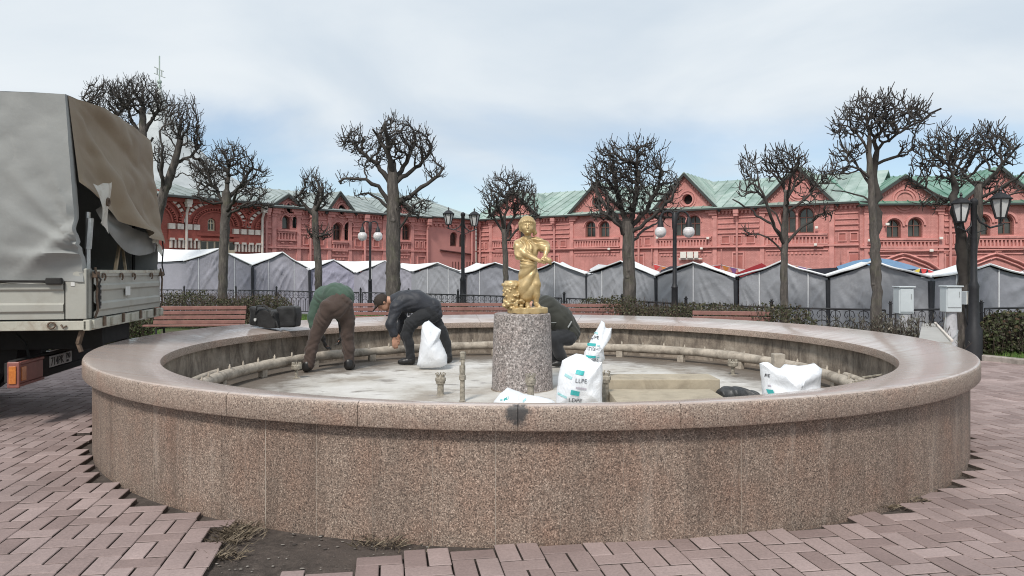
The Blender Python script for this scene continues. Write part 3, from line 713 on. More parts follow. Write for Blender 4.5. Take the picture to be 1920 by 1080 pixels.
def gap_h(wins, uc, w): return min([abs(q[0]-uc) for q in wins if q[0] != uc] + [9]) - w
def long_wing(F, parent, eave, ridge, bays, roof, depth=9.0, rise=4.2, ustart=0.0, uend=None, dtl=True, pipes=()):
    """painted brick wing: gabled bays with paired arched windows, string courses, drainpipes, sheet roof.
    bay: (apex u, left u, right u, apex z, eave z, [windows (u, w, z0, z1)], oculus (u, z, r, open))"""
    uend = F.L if uend is None else uend
    out = [(ustart, DROP), (uend, DROP), (uend, eave)]
    for ua, ul, ur, za, ze, wins, oc in reversed(bays):
        if ur < uend - 0.01: out += [(ur, eave)] if abs(eave-ze) < 0.01 else [(ur, eave), (ur, ze)]
        else: out[-1] = (uend, ze)
        out += [(ua, za)]
        if ul > ustart + 0.01: out += [(ul, ze)] if abs(eave-ze) < 0.01 else [(ul, ze), (ul, eave)]
        else: out += [(ustart, ze)]
    if bays[0][1] > ustart + 0.01: out += [(ustart, eave)]
    holes = []
    for b in bays:
        holes += [arch(*w) for w in b[5]]
        if b[6] and b[6][3]: holes.append(circ(b[6][0], b[6][1], b[6][2]))
    F.wall('wall', out, holes, M['pink'], parent)
    tr = MB(); rc = MB(); rc.mi = 1
    for bi, (ua, ul, ur, za, ze, wins, oc) in enumerate(bays):
        L, Rr = max(ul, ustart), min(ur, uend)
        for (uc, w, z0, z1) in wins:
            window(F, uc, w, z0, z1, parent, M['frame'], M['glass'], bars=0 if w < 0.5 else 1)
            arcband(F, tr, uc, z1-w/2, w/2+0.05, w/2+min(0.20, max(0.10, gap_h(wins, uc, w)/2-0.01)), 0, math.pi, 0, 0.07, 12)
            gap_ = min([abs(q[0]-uc) for q in wins if q[0] != uc] + [9]) - w
            for k in range(4 if gap_ > 0.36 else 0):
                zz = z0 + (z1-w/2-z0)*(k+0.2)/4
                for sgn in (-1, 1): F.box(tr, uc+sgn*(w/2+0.04), uc+sgn*(w/2+0.17), zz, zz+(z1-z0)*0.10, 0, 0.06)
        if oc:
            u_, z_, r_, op = oc
            arcband(F, tr, u_, z_, r_+0.02, r_+0.10, 0, 2*math.pi, 0, 0.06, 24); arcband(F, tr, u_, z_, r_+0.16, r_+0.22, 0, 2*math.pi, 0, 0.045, 24)
            if op: mb = MB(); vs = [F.w(u, -0.25, z) for u, z in circ(u_, z_, r_+0.05)]; mb.add(vs, [tuple(range(len(vs)))]); mb.build('oculus', M['hole'], parent)
        # raked brick band below the barge
        for uu in (ul, ur):
            sl_ = (za-ze)/(uu-ua)
            for k in range(14):
                f0, f1 = k/14, (k+0.62)/14; p0, p1 = (ua+(uu-ua)*f0, za-0.24+(ze-za)*f0), (ua+(uu-ua)*f1, za-0.24+(ze-za)*f1)
                if min(p0[0], p1[0]) > ustart and max(p0[0], p1[0]) < uend: F.prism(tr, [(p0[0], p0[1]-0.11), (p1[0], p1[1]-0.11), (p1[0], p1[1]), (p0[0], p0[1])], 0, 0.05)
            sgn = -1 if uu > ua else 1
            if ustart < uu < uend:
                for k, ww in enumerate((0.62, 0.46, 0.3)): F.box(tr, uu+sgn*0.02, uu+sgn*ww, ze-0.12-0.14*(k+1), ze-0.12-0.14*k, 0, 0.20-0.055*k)
                F.box(tr, uu+sgn*0.04, uu+sgn*0.26, DROP, ze-0.54, 0, 0.07)
        if wins:
            zs = min(w[2] for w in wins); a, b = L+0.32, Rr-0.32
            F.box(tr, a, b, zs-0.11, zs-0.02, 0, 0.15); F.box(tr, a, b, zs-0.20, zs-0.12, 0, 0.10)
            dentils(F, tr, a+0.05, b-0.05, zs-0.50, zs-0.20, 0.17, 0.075, 0.085); F.box(tr, a, b, zs-0.58, zs-0.50, 0, 0.11)
            F.box(tr, a+0.2, (a+b)/2-0.15, zs-0.70, zs-0.64, 0, 0.08); F.box(tr, (a+b)/2+0.15, b-0.2, zs-0.70, zs-0.64, 0, 0.08)
            F.box(tr, a, b, zs-0.86, zs-0.80, 0, 0.06)
            if dtl: dentils(F, tr, a+0.1, b-0.1, zs-1.04, zs-0.93, 0.19, 0.1, 0.05)
        gable_roof(F, parent, ua, ul, ur, za, ze, 4.4, roof)
    # between the gables: string courses, panels, corbel table
    edges = [ustart] + sum([[b[1], b[2]] for b in bays], []) + [uend]
    for a, b in zip(edges[0::2], edges[1::2]):
        if b - a < 0.25: continue
        F.box(tr, a, b, eave-0.22, eave-0.05, 0, 0.16); dentils(F, tr, a+0.04, b, eave-0.36, eave-0.22, 0.2, 0.1, 0.11)
        for dz in (0.52, 0.80, 1.06, 1.32): F.box(tr, a, b, eave-dz-0.06, eave-dz, 0, 0.05 + 0.02*(dz > 1))
        m = (a+b)/2
        for k in range(3):
            q0 = a + (b-a)*(0.08+0.30*k); q1 = q0 + (b-a)*0.22
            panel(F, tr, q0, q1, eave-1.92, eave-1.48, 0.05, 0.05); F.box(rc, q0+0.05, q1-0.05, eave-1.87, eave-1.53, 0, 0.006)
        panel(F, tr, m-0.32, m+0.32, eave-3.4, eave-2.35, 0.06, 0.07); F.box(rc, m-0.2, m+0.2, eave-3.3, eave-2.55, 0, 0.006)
    F.box(tr, ustart, uend, eave-2.12, eave-2.04, 0, 0.10)
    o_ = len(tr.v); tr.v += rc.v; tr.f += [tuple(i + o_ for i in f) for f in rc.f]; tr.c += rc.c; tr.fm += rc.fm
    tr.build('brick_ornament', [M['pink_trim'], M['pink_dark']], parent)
    # main roof
    mb = MB(); slope(F, mb, ustart-0.1, uend+0.1, (0.32, eave-0.02), (-rise, ridge)); o = mb.build('roof', roof, parent)
    mb = MB(); F.box(mb, ustart-0.1, uend+0.1, eave-0.13, eave-0.045, 0.24, 0.36); mb.build('gutter', M['dark_edge'], o)
    mb = MB(); slope(F, mb, ustart-0.1, uend+0.1, (-depth, eave), (-rise-0.02, ridge-0.02), 2.0); mb.build('rear_slope', roof, o)
    mb = MB(); F.box(mb, ustart+0.1, uend-0.1, DROP, eave-0.2, -depth+0.3, -0.31); mb.build('rear_wall', M['pink_dark'], parent)
    for u in pipes: drainpipe(F, u, eave-0.35, parent, M['pink_plain'])

# ---- long right-hand wing (runs from the inner corner towards the viewer on the right)
FR = Facade(893, 47.9, 1640, 35.1)
def bayR(xa, ya, xl, xr, ze, wins, oc, F=FR):
    ua, za = F.px(xa, ya); W_ = []
    for x, y0, y1, wd in wins:
        u, z0 = F.px(x, y0); W_.append((u, wd, z0, F.px(x, y1)[1]))
    o = None
    if oc: u, z = F.px(oc[0], oc[1]); o = (u, z, oc[2], oc[3])
    return (ua, F.px(xl), F.px(xr), za, ze, W_, o)
ER = 4.86
rw = thing('market_hall', 'long salmon-pink hall with gabled bays under a pale green copper roof, right of the statue', 'building', FR.p0)
bays = [bayR(966, 358, 917, 1014, ER, [(952, 447, 420, 0.62), (980, 447, 420, 0.62)], (966, 389, 0.30, True)),
        bayR(1121, 342, 1068, 1172, ER, [(1107, 445, 415, 0.66), (1133, 445, 415, 0.66)], (1120, 382, 0.30, True)),
        bayR(1285, 326, 1226, 1346, ER, [(1276, 443, 405, 0.72), (1301, 443, 404, 0.72)], (1289, 374, 0.27, True)),
        bayR(1497, 313, 1424, 1566, ER, [(1478, 437, 391, 0.74), (1511, 437, 389, 0.74)], (1499, 355, 0.36, False))]
long_wing(FR, rw, ER, 6.75, bays, M['patina'], pipes=[FR.px(x) for x in (902, 1041, 1199, 1383)])
mb = MB()
for x0, y0, x1, y1 in ((1005, 468, 1500, 462), (1500, 462, 1545, 462)):
    mb.tube([FR.w(*[(a, 0.14, b) for a, b in [FR.px(x0, y0)]][0]), FR.w(*[(a, 0.14, b) for a, b in [FR.px(x1, y1)]][0])], 0.035, 6)
for x, y0, y1 in ((1224, 467, 492), (1354, 467, 495), (1578, 470, 492)):
    mb.tube([FR.w(FR.px(x, y0)[0], 0.14, FR.px(x, y0)[1]), FR.w(FR.px(x, y1)[0], 0.14, FR.px(x, y1)[1])], 0.03, 6)
mb.build('wall_pipe', M['pink_plain'], rw)
mb = MB()
for x, y in ((1145, 467), (1318, 466), (1531, 459), (1235, 446), (1330, 447), (1533, 427)):
    mb = MB(); u, z = FR.px(x, y); mb.bbox((-0.07, 0.17, -0.06), (0.07, 0.28, 0.06), 0.02, (FR.u, FR.n, (0, 0, 1)), FR.w(u, 0, z)); mb.build('wall_lamp', M['lampw'], rw)
mb = MB(); u, z = FR.px(1297, 478)
for k in range(3): mb.bbox((-0.55+0.38*k, 0.2, -0.17), (-0.22+0.38*k+(0 if k < 2 else -0.1), 0.26, 0.17), 0.01, (FR.u, FR.n, (0, 0, 1)), FR.w(u, 0, z))
mb.box((-0.66, 0.1, -0.24), (0.62, 0.19, -0.18), (FR.u, FR.n, (0, 0, 1)), FR.w(u, 0, z)); mb.build('floodlight', M['lampw'], rw)
mb = MB(); u, z = FR.px(1078, 362)    # little cross on the ridge behind
mb.lathe([(0.1, -0.5), (0.1, 0.0), (0.16, 0.05), (0.1, 0.2), (0.03, 0.25), (0.03, 1.15)], FR.w(u, -4.2, 6.95), 8); q = FR.w(u, -4.2, 6.95)
mb.box((-0.28, -0.03, 0.78), (0.28, 0.03, 0.84), None, q); mb.build('roof_cross', M['zinc'], rw, smooth=40)

# ---- near right-hand block, green roof
FE = Facade(1612, 35.3, 2030, 34.6); EE = 4.72
rb = thing('market_block', 'pink brick block under a bright green roof, behind the forked tree and black lantern', 'building', FE.p0)
be = [bayR(1694, 330, 1618, 1770, EE, [(1676, 446, 411, 0.66), (1716, 445, 409, 0.66)], (1696, 376, 0.36, False), FE),
      bayR(1872, 314, 1796, 1948, EE, [(1842, 442, 403, 0.72), (1886, 440, 402, 0.72)], (1874, 376, 0.36, False), FE)]
long_wing(FE, rb, EE, 6.5, be, M['green_roof'], dtl=False, pipes=[FE.px(x) for x in (1780,)])
mb = MB()
for xa in (1693, 1866):     # low keel arches above the stalls
    u, z = FE.px(xa, 496); pts = []
    for sgn in (-1, 1):
        pts = [(u+sgn*2.0*math.cos(q), z-0.9+1.25*math.sin(q)**1.2 + (0.16*max(0, (q-1.2)/0.37) if q > 1.2 else 0)) for q in np.linspace(0.1, math.pi/2, 12)]
        mb.tube([FE.w(a, 0.05, b) for a, b in pts], 0.07, 6); mb.tube([FE.w(u+(a-u)*0.9, 0.04, z+(b-z)*0.9-0.14) for a, b in pts], 0.05, 6)
mb.build('keel_arch', M['pink_trim'], rb, smooth=60)
mb = MB(); mb.tube([FE.w(FE.px(1622)+0.1, 0.14, 2.43), FE.w(FE.px(1990), 0.14, 2.55)], 0.035, 6); mb.build('wall_pipe', M['pink_plain'], rb)
mb = MB()
for x, y in ((1627, 451), (1660, 421), (1742, 470), (1798, 447), (1760, 447), (1918, 465)):
    mb = MB(); u, z = FE.px(x, y); mb.bbox((-0.08, 0.17, -0.06), (0.08, 0.28, 0.06), 0.02, (FE.u, FE.n, (0, 0, 1)), FE.w(u, 0, z)); mb.build('wall_lamp', M['lampw'], rb)

# ---- left wing, seen obliquely, running back to the inner corner
FL = Facade(490, 36.6, 893, 47.5); EL = 4.78
lw = thing('left_wing', 'pink brick wing with dark-edged gables, narrow paired windows and grey roof, left of the statue', 'building', FL.p0)
bl_ = [bayR(537, 366, 508, 564, EL, [(537, 430, 404, 0.46), (556, 428, 403, 0.46)], (545, 390, 0.26, True), FL),
       bayR(634, 361, 612, 660, EL, [(633, 451, 418, 0.55), (654, 451, 417, 0.55)], (642, 393, 0.26, True), FL),
       bayR(746, 372, 716, 776, EL, [(742, 450, 420, 0.6), (762, 450, 420, 0.6)], (746, 395, 0.26, True), FL)]
long_wing(FL, lw, EL, 6.1, bl_, M['zinc'], uend=FL.px(803), pipes=[FL.px(x) for x in (497, 580, 682)])
# plain end block of the wing
pb = thing('plain_wing_end', 'plain pink plastered wing end with two narrow windows, behind the twin lantern', 'building', FL.w(FL.px(803), 0, 0))
u0, u1 = FL.px(803), FL.L - 0.05
wn_ = [(FL.px(851), 0.62, FL.px(851, 462)[1], FL.px(851, 435)[1]), (FL.px(868), 0.62, FL.px(868, 463)[1], FL.px(868, 437)[1])]
FL.wall('wall', [(u0+0.02, DROP), (u1, DROP), (u1, EL+0.05), (u0+0.02, EL+0.05)], [arch(*w) for w in wn_], M['pink_plain'], pb)
for w in wn_: window(FL, *w, pb, M['frame'], M['glass'], bars=0)
mb = MB(); FL.box(mb, u0+0.1, u1, EL-0.25, EL-0.02, 0, 0.12); dentils(FL, mb, u0+0.1, u1, EL-0.55, EL-0.42, 0.36, 0.2, 0.10); FL.box(mb, u0+0.1, u1, EL-0.42, EL-0.36, 0, 0.12)
mb.build('brick_ornament', M['pink_trim'], pb)
mb = MB(); mb.tube([FL.w(u0+0.9, 0.08, FL.px(815, 469)[1]), FL.w(u1-0.5, 0.08, FL.px(880, 477)[1])], 0.06, 6); mb.build('wall_pipe', M['cable'], pb)
mb = MB(); slope(FL, mb, u0, u1+0.4, (0.35, EL+0.02), (-4.4, 6.45), ur=(u0-1.0, u1-1.0)); o = mb.build('roof', M['zinc'], pb)
mb = MB(); FL.box(mb, u0, u1+0.4, EL-0.07, EL-0.005, 0.26, 0.40); mb.build('gutter', M['dark_edge'], o)
mb = MB()
for k in range(26): u = u0 + 1.6 + k*0.24; mb.box((-0.02, 0.4, 1.35), (0.02, 0.44, 2.1), (FL.u, FL.n, (0, 0, 1)), FL.w(u, 0, 0))
mb.build('spiked_rail', M['cable'], pb)
drainpipe(FL, FL.px(799), EL-0.35, lw, M['pink_plain']); drainpipe(FL, u1-0.45, EL-0.35, pb, M['pink_plain'])

# ---- arcade building on the left
FA = Facade(262, 31.6, 491, 36.5); EA = 4.92
ab = thing('arcade_building', 'dark red brick building with white-toothed arches and pale spire roof beside the truck', 'building', FA.p0)
wu, wz0 = FA.px(397, 433); wz1 = FA.px(397, 409)[1]; ww = FA.px(403) - FA.px(388)
w2, w20 = FA.px(424, 438); 
wins = [(wu, ww, wz0, wz1), (w2, ww, w20, w20 + wz1 - wz0)]
FA.wall('wall', [(0, DROP), (FA.L, DROP), (FA.L, EA-0.1), (0, EA-0.1)], [arch(*w) for w in wins], M['brick'], ab)
for w in wins: window(FA, *w, ab, M['cream'], M['glass'], v=-0.10, bars=1)
br = MB(); wh = MB()
sxp = 1.0
for cx, cy, rx_, ry_ in ((287, 414, 66, 58), (404, 422, 62, 46), (520, 431, 60, 44)):
    uc, zc = FA.px(cx, cy); ry = FA.px(cx, cy-ry_)[1] - zc; rx = FA.px(cx+rx_*0.5) - FA.px(cx-rx_*0.5); sx = rx/ry
    def cl(u): return max(0.02, min(FA.L-0.02, u))
    for r0, r1, v1 in ((0.97, 1.03, 0.14), (0.80, 0.84, 0.11), (0.66, 0.70, 0.09), (0.52, 0.56, 0.07)):
        a = [q for q in np.linspace(0, math.pi, 33) if 0.05 < uc + ry*sx*r1*math.cos(q) < FA.L - 0.05]
        if len(a) > 2: arcband(FA, br, uc, zc, ry*r0, ry*r1, a[0], a[-1], 0, v1, 26, sx)
    for n, r0, r1, mbk, v1, fr in ((17, 0.83, 0.945, wh, 0.10, 0.60), (34, 0.98, 1.10, br, 0.12, 0.5), (24, 0.60, 0.665, br, 0.09, 0.5)):
        for k in range(n):
            q0 = math.pi*(k+0.2)/n; q1 = q0 + math.pi/n*fr; pts = []
            poly = [(uc+ry*sx*r*math.cos(q), zc+ry*r*math.sin(q)) for r, q in ((r0, q0), (r1, q0), (r1, q1), (r0, q1))]
            if all(0.02 < u < FA.L-0.02 and z < EA-0.2 for u, z in poly): FA.prism(mbk, poly, 0, v1)
for cx, cy in ((345, 424), (462, 434)):     # piers with white blocks and toothing
    uc, z = FA.px(cx, cy)
    FA.box(br, uc-0.75, uc+0.75, z-0.62, z-0.16, 0, 0.10); FA.box(br, uc-0.72, uc+0.72, z-2.6, z-1.15, 0, 0.07); panel(FA, br, uc-0.55, uc-0.08, z-2.3, z-1.35, 0.12, 0.06); panel(FA, br, uc+0.1, uc+0.55, z-2.3, z-1.35, 0.12, 0.06)
    for k in (-0.62, -0.22, 0.18, 0.55): FA.box(wh, uc+k-0.14, uc+k+0.14, z-0.15, z+0.09, 0, 0.14)
    for k in range(8): FA.box(wh, uc-0.68+0.185*k, uc-0.68+0.185*k+0.075, z-0.98, z-0.62, 0, 0.12)
    for k in range(4): FA.box(wh, uc-0.72+0.4*k, uc-0.50+0.4*k, z-0.64, z-0.54, 0, 0.15)
FA.box(br, 0, FA.L, EA-0.35, EA-0.1, 0, 0.22)
u, z = FA.px(400, 438); FA.box(br, u-0.9, u+1.3, z-0.12, z, 0, 0.12)
FA.box(br, FA.px(368), FA.px(440), FA.px(400, 449)[1]-0.07, FA.px(400, 449)[1]+0.05, 0, 0.16)
o_ = len(br.v); br.v += wh.v; br.f += [tuple(i + o_ for i in f) for f in wh.f]; br.c += wh.c; br.fm += [1]*len(wh.f)
br.build('brick_ornament', [M['brick_trim'], M['white_stone']], ab)
mb = MB(); gl = MB(); u0, z0 = FA.px(374, 468); u1, z1 = FA.px(440, 451)
FA.box(mb, u0, u1, z0-1.5, z1, 0, 0.05)
for k in range(5): a = u0 + (u1-u0)*(k+0.12)/5; FA.box(gl, a, a+(u1-u0)*0.15, z0+0.02, z1-0.1, 0.05, 0.055)
mb.build('shop_window', M['cream'], ab); gl.build('pane', M['glass'], ab)
for x in (347, 489):
    drainpipe(FA, FA.px(x), EA-0.4, ab, M['white_stone'])
mb = MB(); slope(FA, mb, -0.5, FA.L+0.3, (0.5, EA-0.08), (-3.5, 5.9)); o = mb.build('roof', M['zinc'], ab)
mb = MB(); FA.box(mb, -0.5, FA.L+0.3, EA-0.20, EA-0.115, 0.4, 0.55); mb.build('gutter', M['dark_edge'], o)
tc = P(299, 500, 40.0); k = 40.0/FPX
prof = [(r*k, EYE+(YH-y)*k) for y, r in ((372, 215), (365, 196), (350, 166), (332, 136), (312, 108), (290, 84), (268, 63), (248, 46), (228, 31), (212, 20), (200, 14), (186, 9.5), (174, 6.5), (166, 4))]
mb = MB(); tcx = Vector((tc.x, tc.y, 0))
for i in range(len(prof)-1):
    for q in range(16):
        mb.cur = 0.3 + 0.5*random.random(); a0, a1 = 2*math.pi*q/16, 2*math.pi*(q+1)/16
        mb.add([tcx + Vector((prof[i+s][0]*math.cos(a), prof[i+s][0]*math.sin(a), prof[i+s][1])) for s, a in ((0, a0), (0, a1), (1, a1), (1, a0))], [(0, 1, 2, 3)])
t = NT('spire_sheet'); c = t.ramp(t.noise(0.8, 6), [(0.3, (0.33, 0.355, 0.36)), (0.7, (0.48, 0.505, 0.51))]); c = t.mix(1.0, c, t.ramp(t.attr(), [(0, 0.85), (1, 1.1)]), 'MULTIPLY'); t.set(color=c, rough=0.5, metal=0.1); M['spire'] = t.m
mb.build('spire_roof', M['spire'], ab)
mb = MB(); zt = prof[-1][1]
mb.lathe([(5*k, zt-0.25), (4.2*k, zt), (2.2*k, zt+0.25)], tcx, 10); mb.ball(tcx + Vector((0, 0, zt+0.36)), 0.13, 10); mb.tube([tcx + Vector((0, 0, zt+0.2)), tcx + Vector((0, 0, zt+1.75))], 0.035, 6); ob = mb.build('spire_finial', M['patina'], ab, smooth=40)
mb = MB(); zz = EYE + (YH-133)*k
for a, b in (((-0.28, 0.22), (0.22, -0.02)), ((-0.28, -0.12), (0.3, -0.36)), ((-0.12, 0.15), (-0.12, -0.2)), ((0.12, 0.04), (0.12, -0.3))):
    mb.tube([tcx + Vector((a[0], 0, zz+a[1])), tcx + Vector((b[0], 0, zz+b[1]))], 0.03, 6)
mb.build('weather_vane', M['zinc'], ab)
# ================================================================ tents
def cloth(name, col, rough=0.75, sheen=0.2, tr=0.0):
    t = NT(name); c = t.ramp(t.noise(1.2, 5, 0.6), [(0.3, tuple(x*0.90 for x in col)), (0.7, tuple(min(1, x*1.08) for x in col))])
    g = t.noise(1.0, 5, 0.7, t.scl((3, 3, 0.5))); c = t.mix(t.ramp(g, [(0.55, 0.0), (0.8, 0.15)]), c, tuple(x*0.7 for x in col))
    t.set(color=c, rough=rough, sheen=sheen); t.bump(t.noise(9, 5, 0.6), 0.02, 0.5); return t.m
M['tent_a'] = cloth('tent_lavender', (0.315, 0.31, 0.36)); M['tent_b'] = cloth('tent_grey', (0.295, 0.303, 0.328)); M['tent_c'] = cloth('tent_slate', (0.25, 0.256, 0.29))
M['tent_d'] = cloth('tent_violet', (0.36, 0.35, 0.44))
t = NT('tent_roof'); t.set(color=t.ramp(t.noise(1.5, 5), [(0.3, (0.70, 0.72, 0.74)), (0.7, (0.82, 0.83, 0.84))]), rough=0.6); M['tent_w'] = t.m
M['seam'] = plain('white_seam', (0.62, 0.63, 0.65), 0.6, 0.1); M['pole_and_gap'] = plain('dark_pole_and_gap_shade', (0.022, 0.024, 0.03), 0.7, 0.3)  # near-black colour for awning poles and for the painted gap shade between tents
M['tent_gap'] = plain('dark_gap_shade', (0.03, 0.032, 0.042), 0.9, 0.3)  # shade of the gaps between tents, given as a dark colour
def tent(xl, yl, dl, xr, yr, dr, xa, ya, back, L, mat, label, seams_=(0.33, 0.68), seed=0, sag=1.0):
    A, B = P(xl, yl, dl), P(xr, yr, dr); f = B - A; f.z = 0; w = f.length; f.normalize(); n = Vector((f.y, -f.x, 0))
    if n.y > 0: n = -n
    # apex lies on the front plane
    k = (xa-960)/FPX; tt = (k*A.y - A.x)/(f.x - k*f.y); da = A.y + f.y*tt; C = P(xa, ya, da); ua = tt/w
    bk = Vector((back[0], back[1], 0)).normalized()*L; o = thing('market_tent', label, 'tent', (A.x, A.y, DROP), 'market tents in rows behind the iron fence')
    rg = random.Random(seed); fol = [(rg.uniform(0.2, 1.3), rg.uniform(5, 11), rg.uniform(0, 6), rg.uniform(-1, 1)) for _ in range(5)]
    def top(u):
        if u < ua: return A.z + (C.z-A.z)*u/ua - 0.022*math.sin(math.pi*u/ua)*sag
        return C.z + (B.z-C.z)*(u-ua)/(1-ua) - 0.022*math.sin(math.pi*(u-ua)/(1-ua))*sag
    ns = [0] + list(seams_) + [1]
    def wall(u, v):
        tz = top(u) - 0.03; z = DROP + 0.02 + (tz-DROP-0.02)*v; h = tz - z
        # pull folds: from corners, apex and seams downwards, stronger near the top
        d = 0
        for i in range(len(ns)-1):
            a, b = ns[i], ns[i+1]
            if a <= u <= b:
                q = (u-a)/(b-a); bul = 4*q*(1-q); x = (u-a)*w; y = (b-u)*w
                cre = lambda q_: max(0.0, 1 - 2.6*abs(q_))**2.2
                for s_, fr, ph, tl in fol[:2]:
                    d += bul*0.030*cre(vnoise((x + tl*h*0.9)*1.5 + ph*7, (h*0.35 - x*0.2*tl) + ph, seed + ph))*min(1, 0.3 + v)
                th = math.atan2(h + 0.12, x + 0.08); d += bul*0.045*cre(vnoise(th*6.5, seed*3.1 + i, 0.3 + 0.3*h))*min(1, 0.35 + h)
                th = math.atan2(h + 0.12, y + 0.08); d += bul*0.045*cre(vnoise(th*6.5, seed*5.3 + i, 4.3 + 0.3*h))*min(1, 0.35 + h)
                d += bul*0.05*vnoise(x*1.1, h*0.8, seed*1.7 + i)
        p = A + f*(u*w); return (p.x + n.x*d, p.y + n.y*d, z)
    nu = 96; us = sorted(set([i/nu for i in range(nu+1)] + [ua])); m = MB(); nv = 34
    m.add([wall(u, j/nv) for j in range(nv+1) for u in us], [(j*len(us)+i, j*len(us)+i+1, (j+1)*len(us)+i+1, (j+1)*len(us)+i) for j in range(nv) for i in range(len(us)-1)])
    m.build('front_wall', mat, o, smooth=60)
    m = MB()                                                # side and rear walls
    for q in (A, B):
        def sd(u, v, q=q):
            d = 0.05*max(0, vnoise(u*7 + v*2, v*2, seed + q.x))
            p = q + bk*u; s_ = -1 if q is A else 1; return (p.x + f.x*(s_*d - s_*0.03), p.y + f.y*(s_*d - s_*0.03), DROP + 0.02 + (q.z - 0.03 - DROP)*v)
        m.grid(sd, 16, 10)
    m.build('side_wall', mat, o, smooth=60)
    m = MB(); m.add([A+bk, B+bk, Vector((B.x+bk.x, B.y+bk.y, DROP)), Vector((A.x+bk.x, A.y+bk.y, DROP)), C+bk], [(3, 2, 1, 4, 0)]); m.build('rear_wall', mat, o)
    m = MB(); ov = n*0.07                                   # roof: two sagging slopes with a thin edge
    for q, s_ in ((A, -1), (B, 1)):
        def rf(u, v, q=q, s_=s_):
            e = q + f*(s_*0.05); p = C.lerp(e, u); z = p.z - 0.024*math.sin(math.pi*u)*sag + 0.03
            p = p + ov + (bk - ov)*v*1.02; return (p.x, p.y, z + 0.02*vnoise(u*3, v*3, seed) - 0.05*math.sin(math.pi*v)*sag*(1-u*0.6))
        m.grid(rf, 12, 10)
        m.tube([Vector(rf(u/12, 0)) - Vector((0, 0, 0.012)) for u in range(13)], 0.022, 5)
    m.build('roof', M['tent_w'], o, smooth=50)
    m = MB()
    for u in seams_:
        p = [Vector(wall(u, j/8)) + n*0.016 for j in range(9)]; m.tube(p, 0.016, 5)
        m.build('seam', M['seam'], o); m = MB()
    for q, s_ in ((B, 1),):
        m.tube([Vector((q.x, q.y, DROP)) + f*0.03*s_ + n*0.02, Vector((q.x, q.y, q.z-0.06)) + f*0.03*s_ + n*0.02], [0.022, 0.06], 6)
    m.build('gap_wedge', M['pole_and_gap'], o); return o  # dark tapered wedge standing in for the shaded gap beside the next tent
tent(347, 490, 28.4, 472, 498, 29.0, 413, 466, (-.86, .51), 3.4, M['tent_a'], 'lavender-grey tent with white roof nearest the truck, behind the leaning bare tree', (0.20, 0.74), 1)
tent(473, 499, 29.1, 579, 505, 29.6, 530, 474, (-.86, .51), 3.3, M['tent_a'], 'grey tent under a white roof between the tall slender tree and the small tufted tree', (0.29, 0.74), 2)
tent(582, 506, 29.7, 667, 514, 30.4, 625, 488, (-.86, .51), 3.0, M['tent_d'], 'violet-tinted tent straight behind the man in the green sweater', (0.12,), 3)
tent(672, 511, 30.2, 776, 511, 29.0, 724, 489, (-.80, .60), 3.0, M['tent_a'], 'pale grey tent behind the twin globe lamp and the thick pollarded trunk', (0.25, 0.72), 4)
tent(778, 510, 28.8, 870, 512, 27.0, 823, 493, (-.6, .8), 2.8, M['tent_b'], 'grey tent with heavy diagonal wrinkles just left of the twin lantern post', (0.28, 0.70), 5)
tent(877, 513, 26.8, 988, 512, 24.4, 931, 493, (-.3, .95), 2.6, M['tent_c'], 'slate grey tent directly left of the gold statue', (0.22,), 6)
tent(996, 511, 24.2, 1100, 514, 22.2, 1042, 491, (.15, .98), 2.4, M['tent_b'], 'slate grey tent with one white seam directly right of the gold statue', (0.45,), 7)
tent(1101, 514, 22.1, 1230, 517, 19.7, 1167, 491, (.30, .95), 2.4, M['tent_b'], 'grey tent behind the broad-crowned tree right of the statue', (0.24, 0.70), 8)
tent(1233, 517, 19.6, 1379, 520, 17.6, 1303, 492, (.33, .94), 2.4, M['tent_b'], 'smooth grey tent with a central white seam behind the right-hand globe lamp', (0.49,), 9)
tent(1386, 519, 17.5, 1552, 519, 15.8, 1467, 491, (.33, .94), 2.4, M['tent_b'], 'wrinkled grey tent with two white seams behind the slim tree near the bench', (0.25, 0.80), 10)
tent(1557, 519, 15.7, 1744, 521, 14.35, 1640, 491, (.33, .94), 2.4, M['tent_b'], 'grey tent behind the double-leader tree and the first white cabinet', (0.5,), 11, 0.4)
tent(1748, 521, 14.6, 1962, 523, 15.1, 1851, 497, (.33, .94), 2.4, M['tent_c'], 'dark slate tent behind the forked tree and black lantern', (0.20, 0.57), 12)
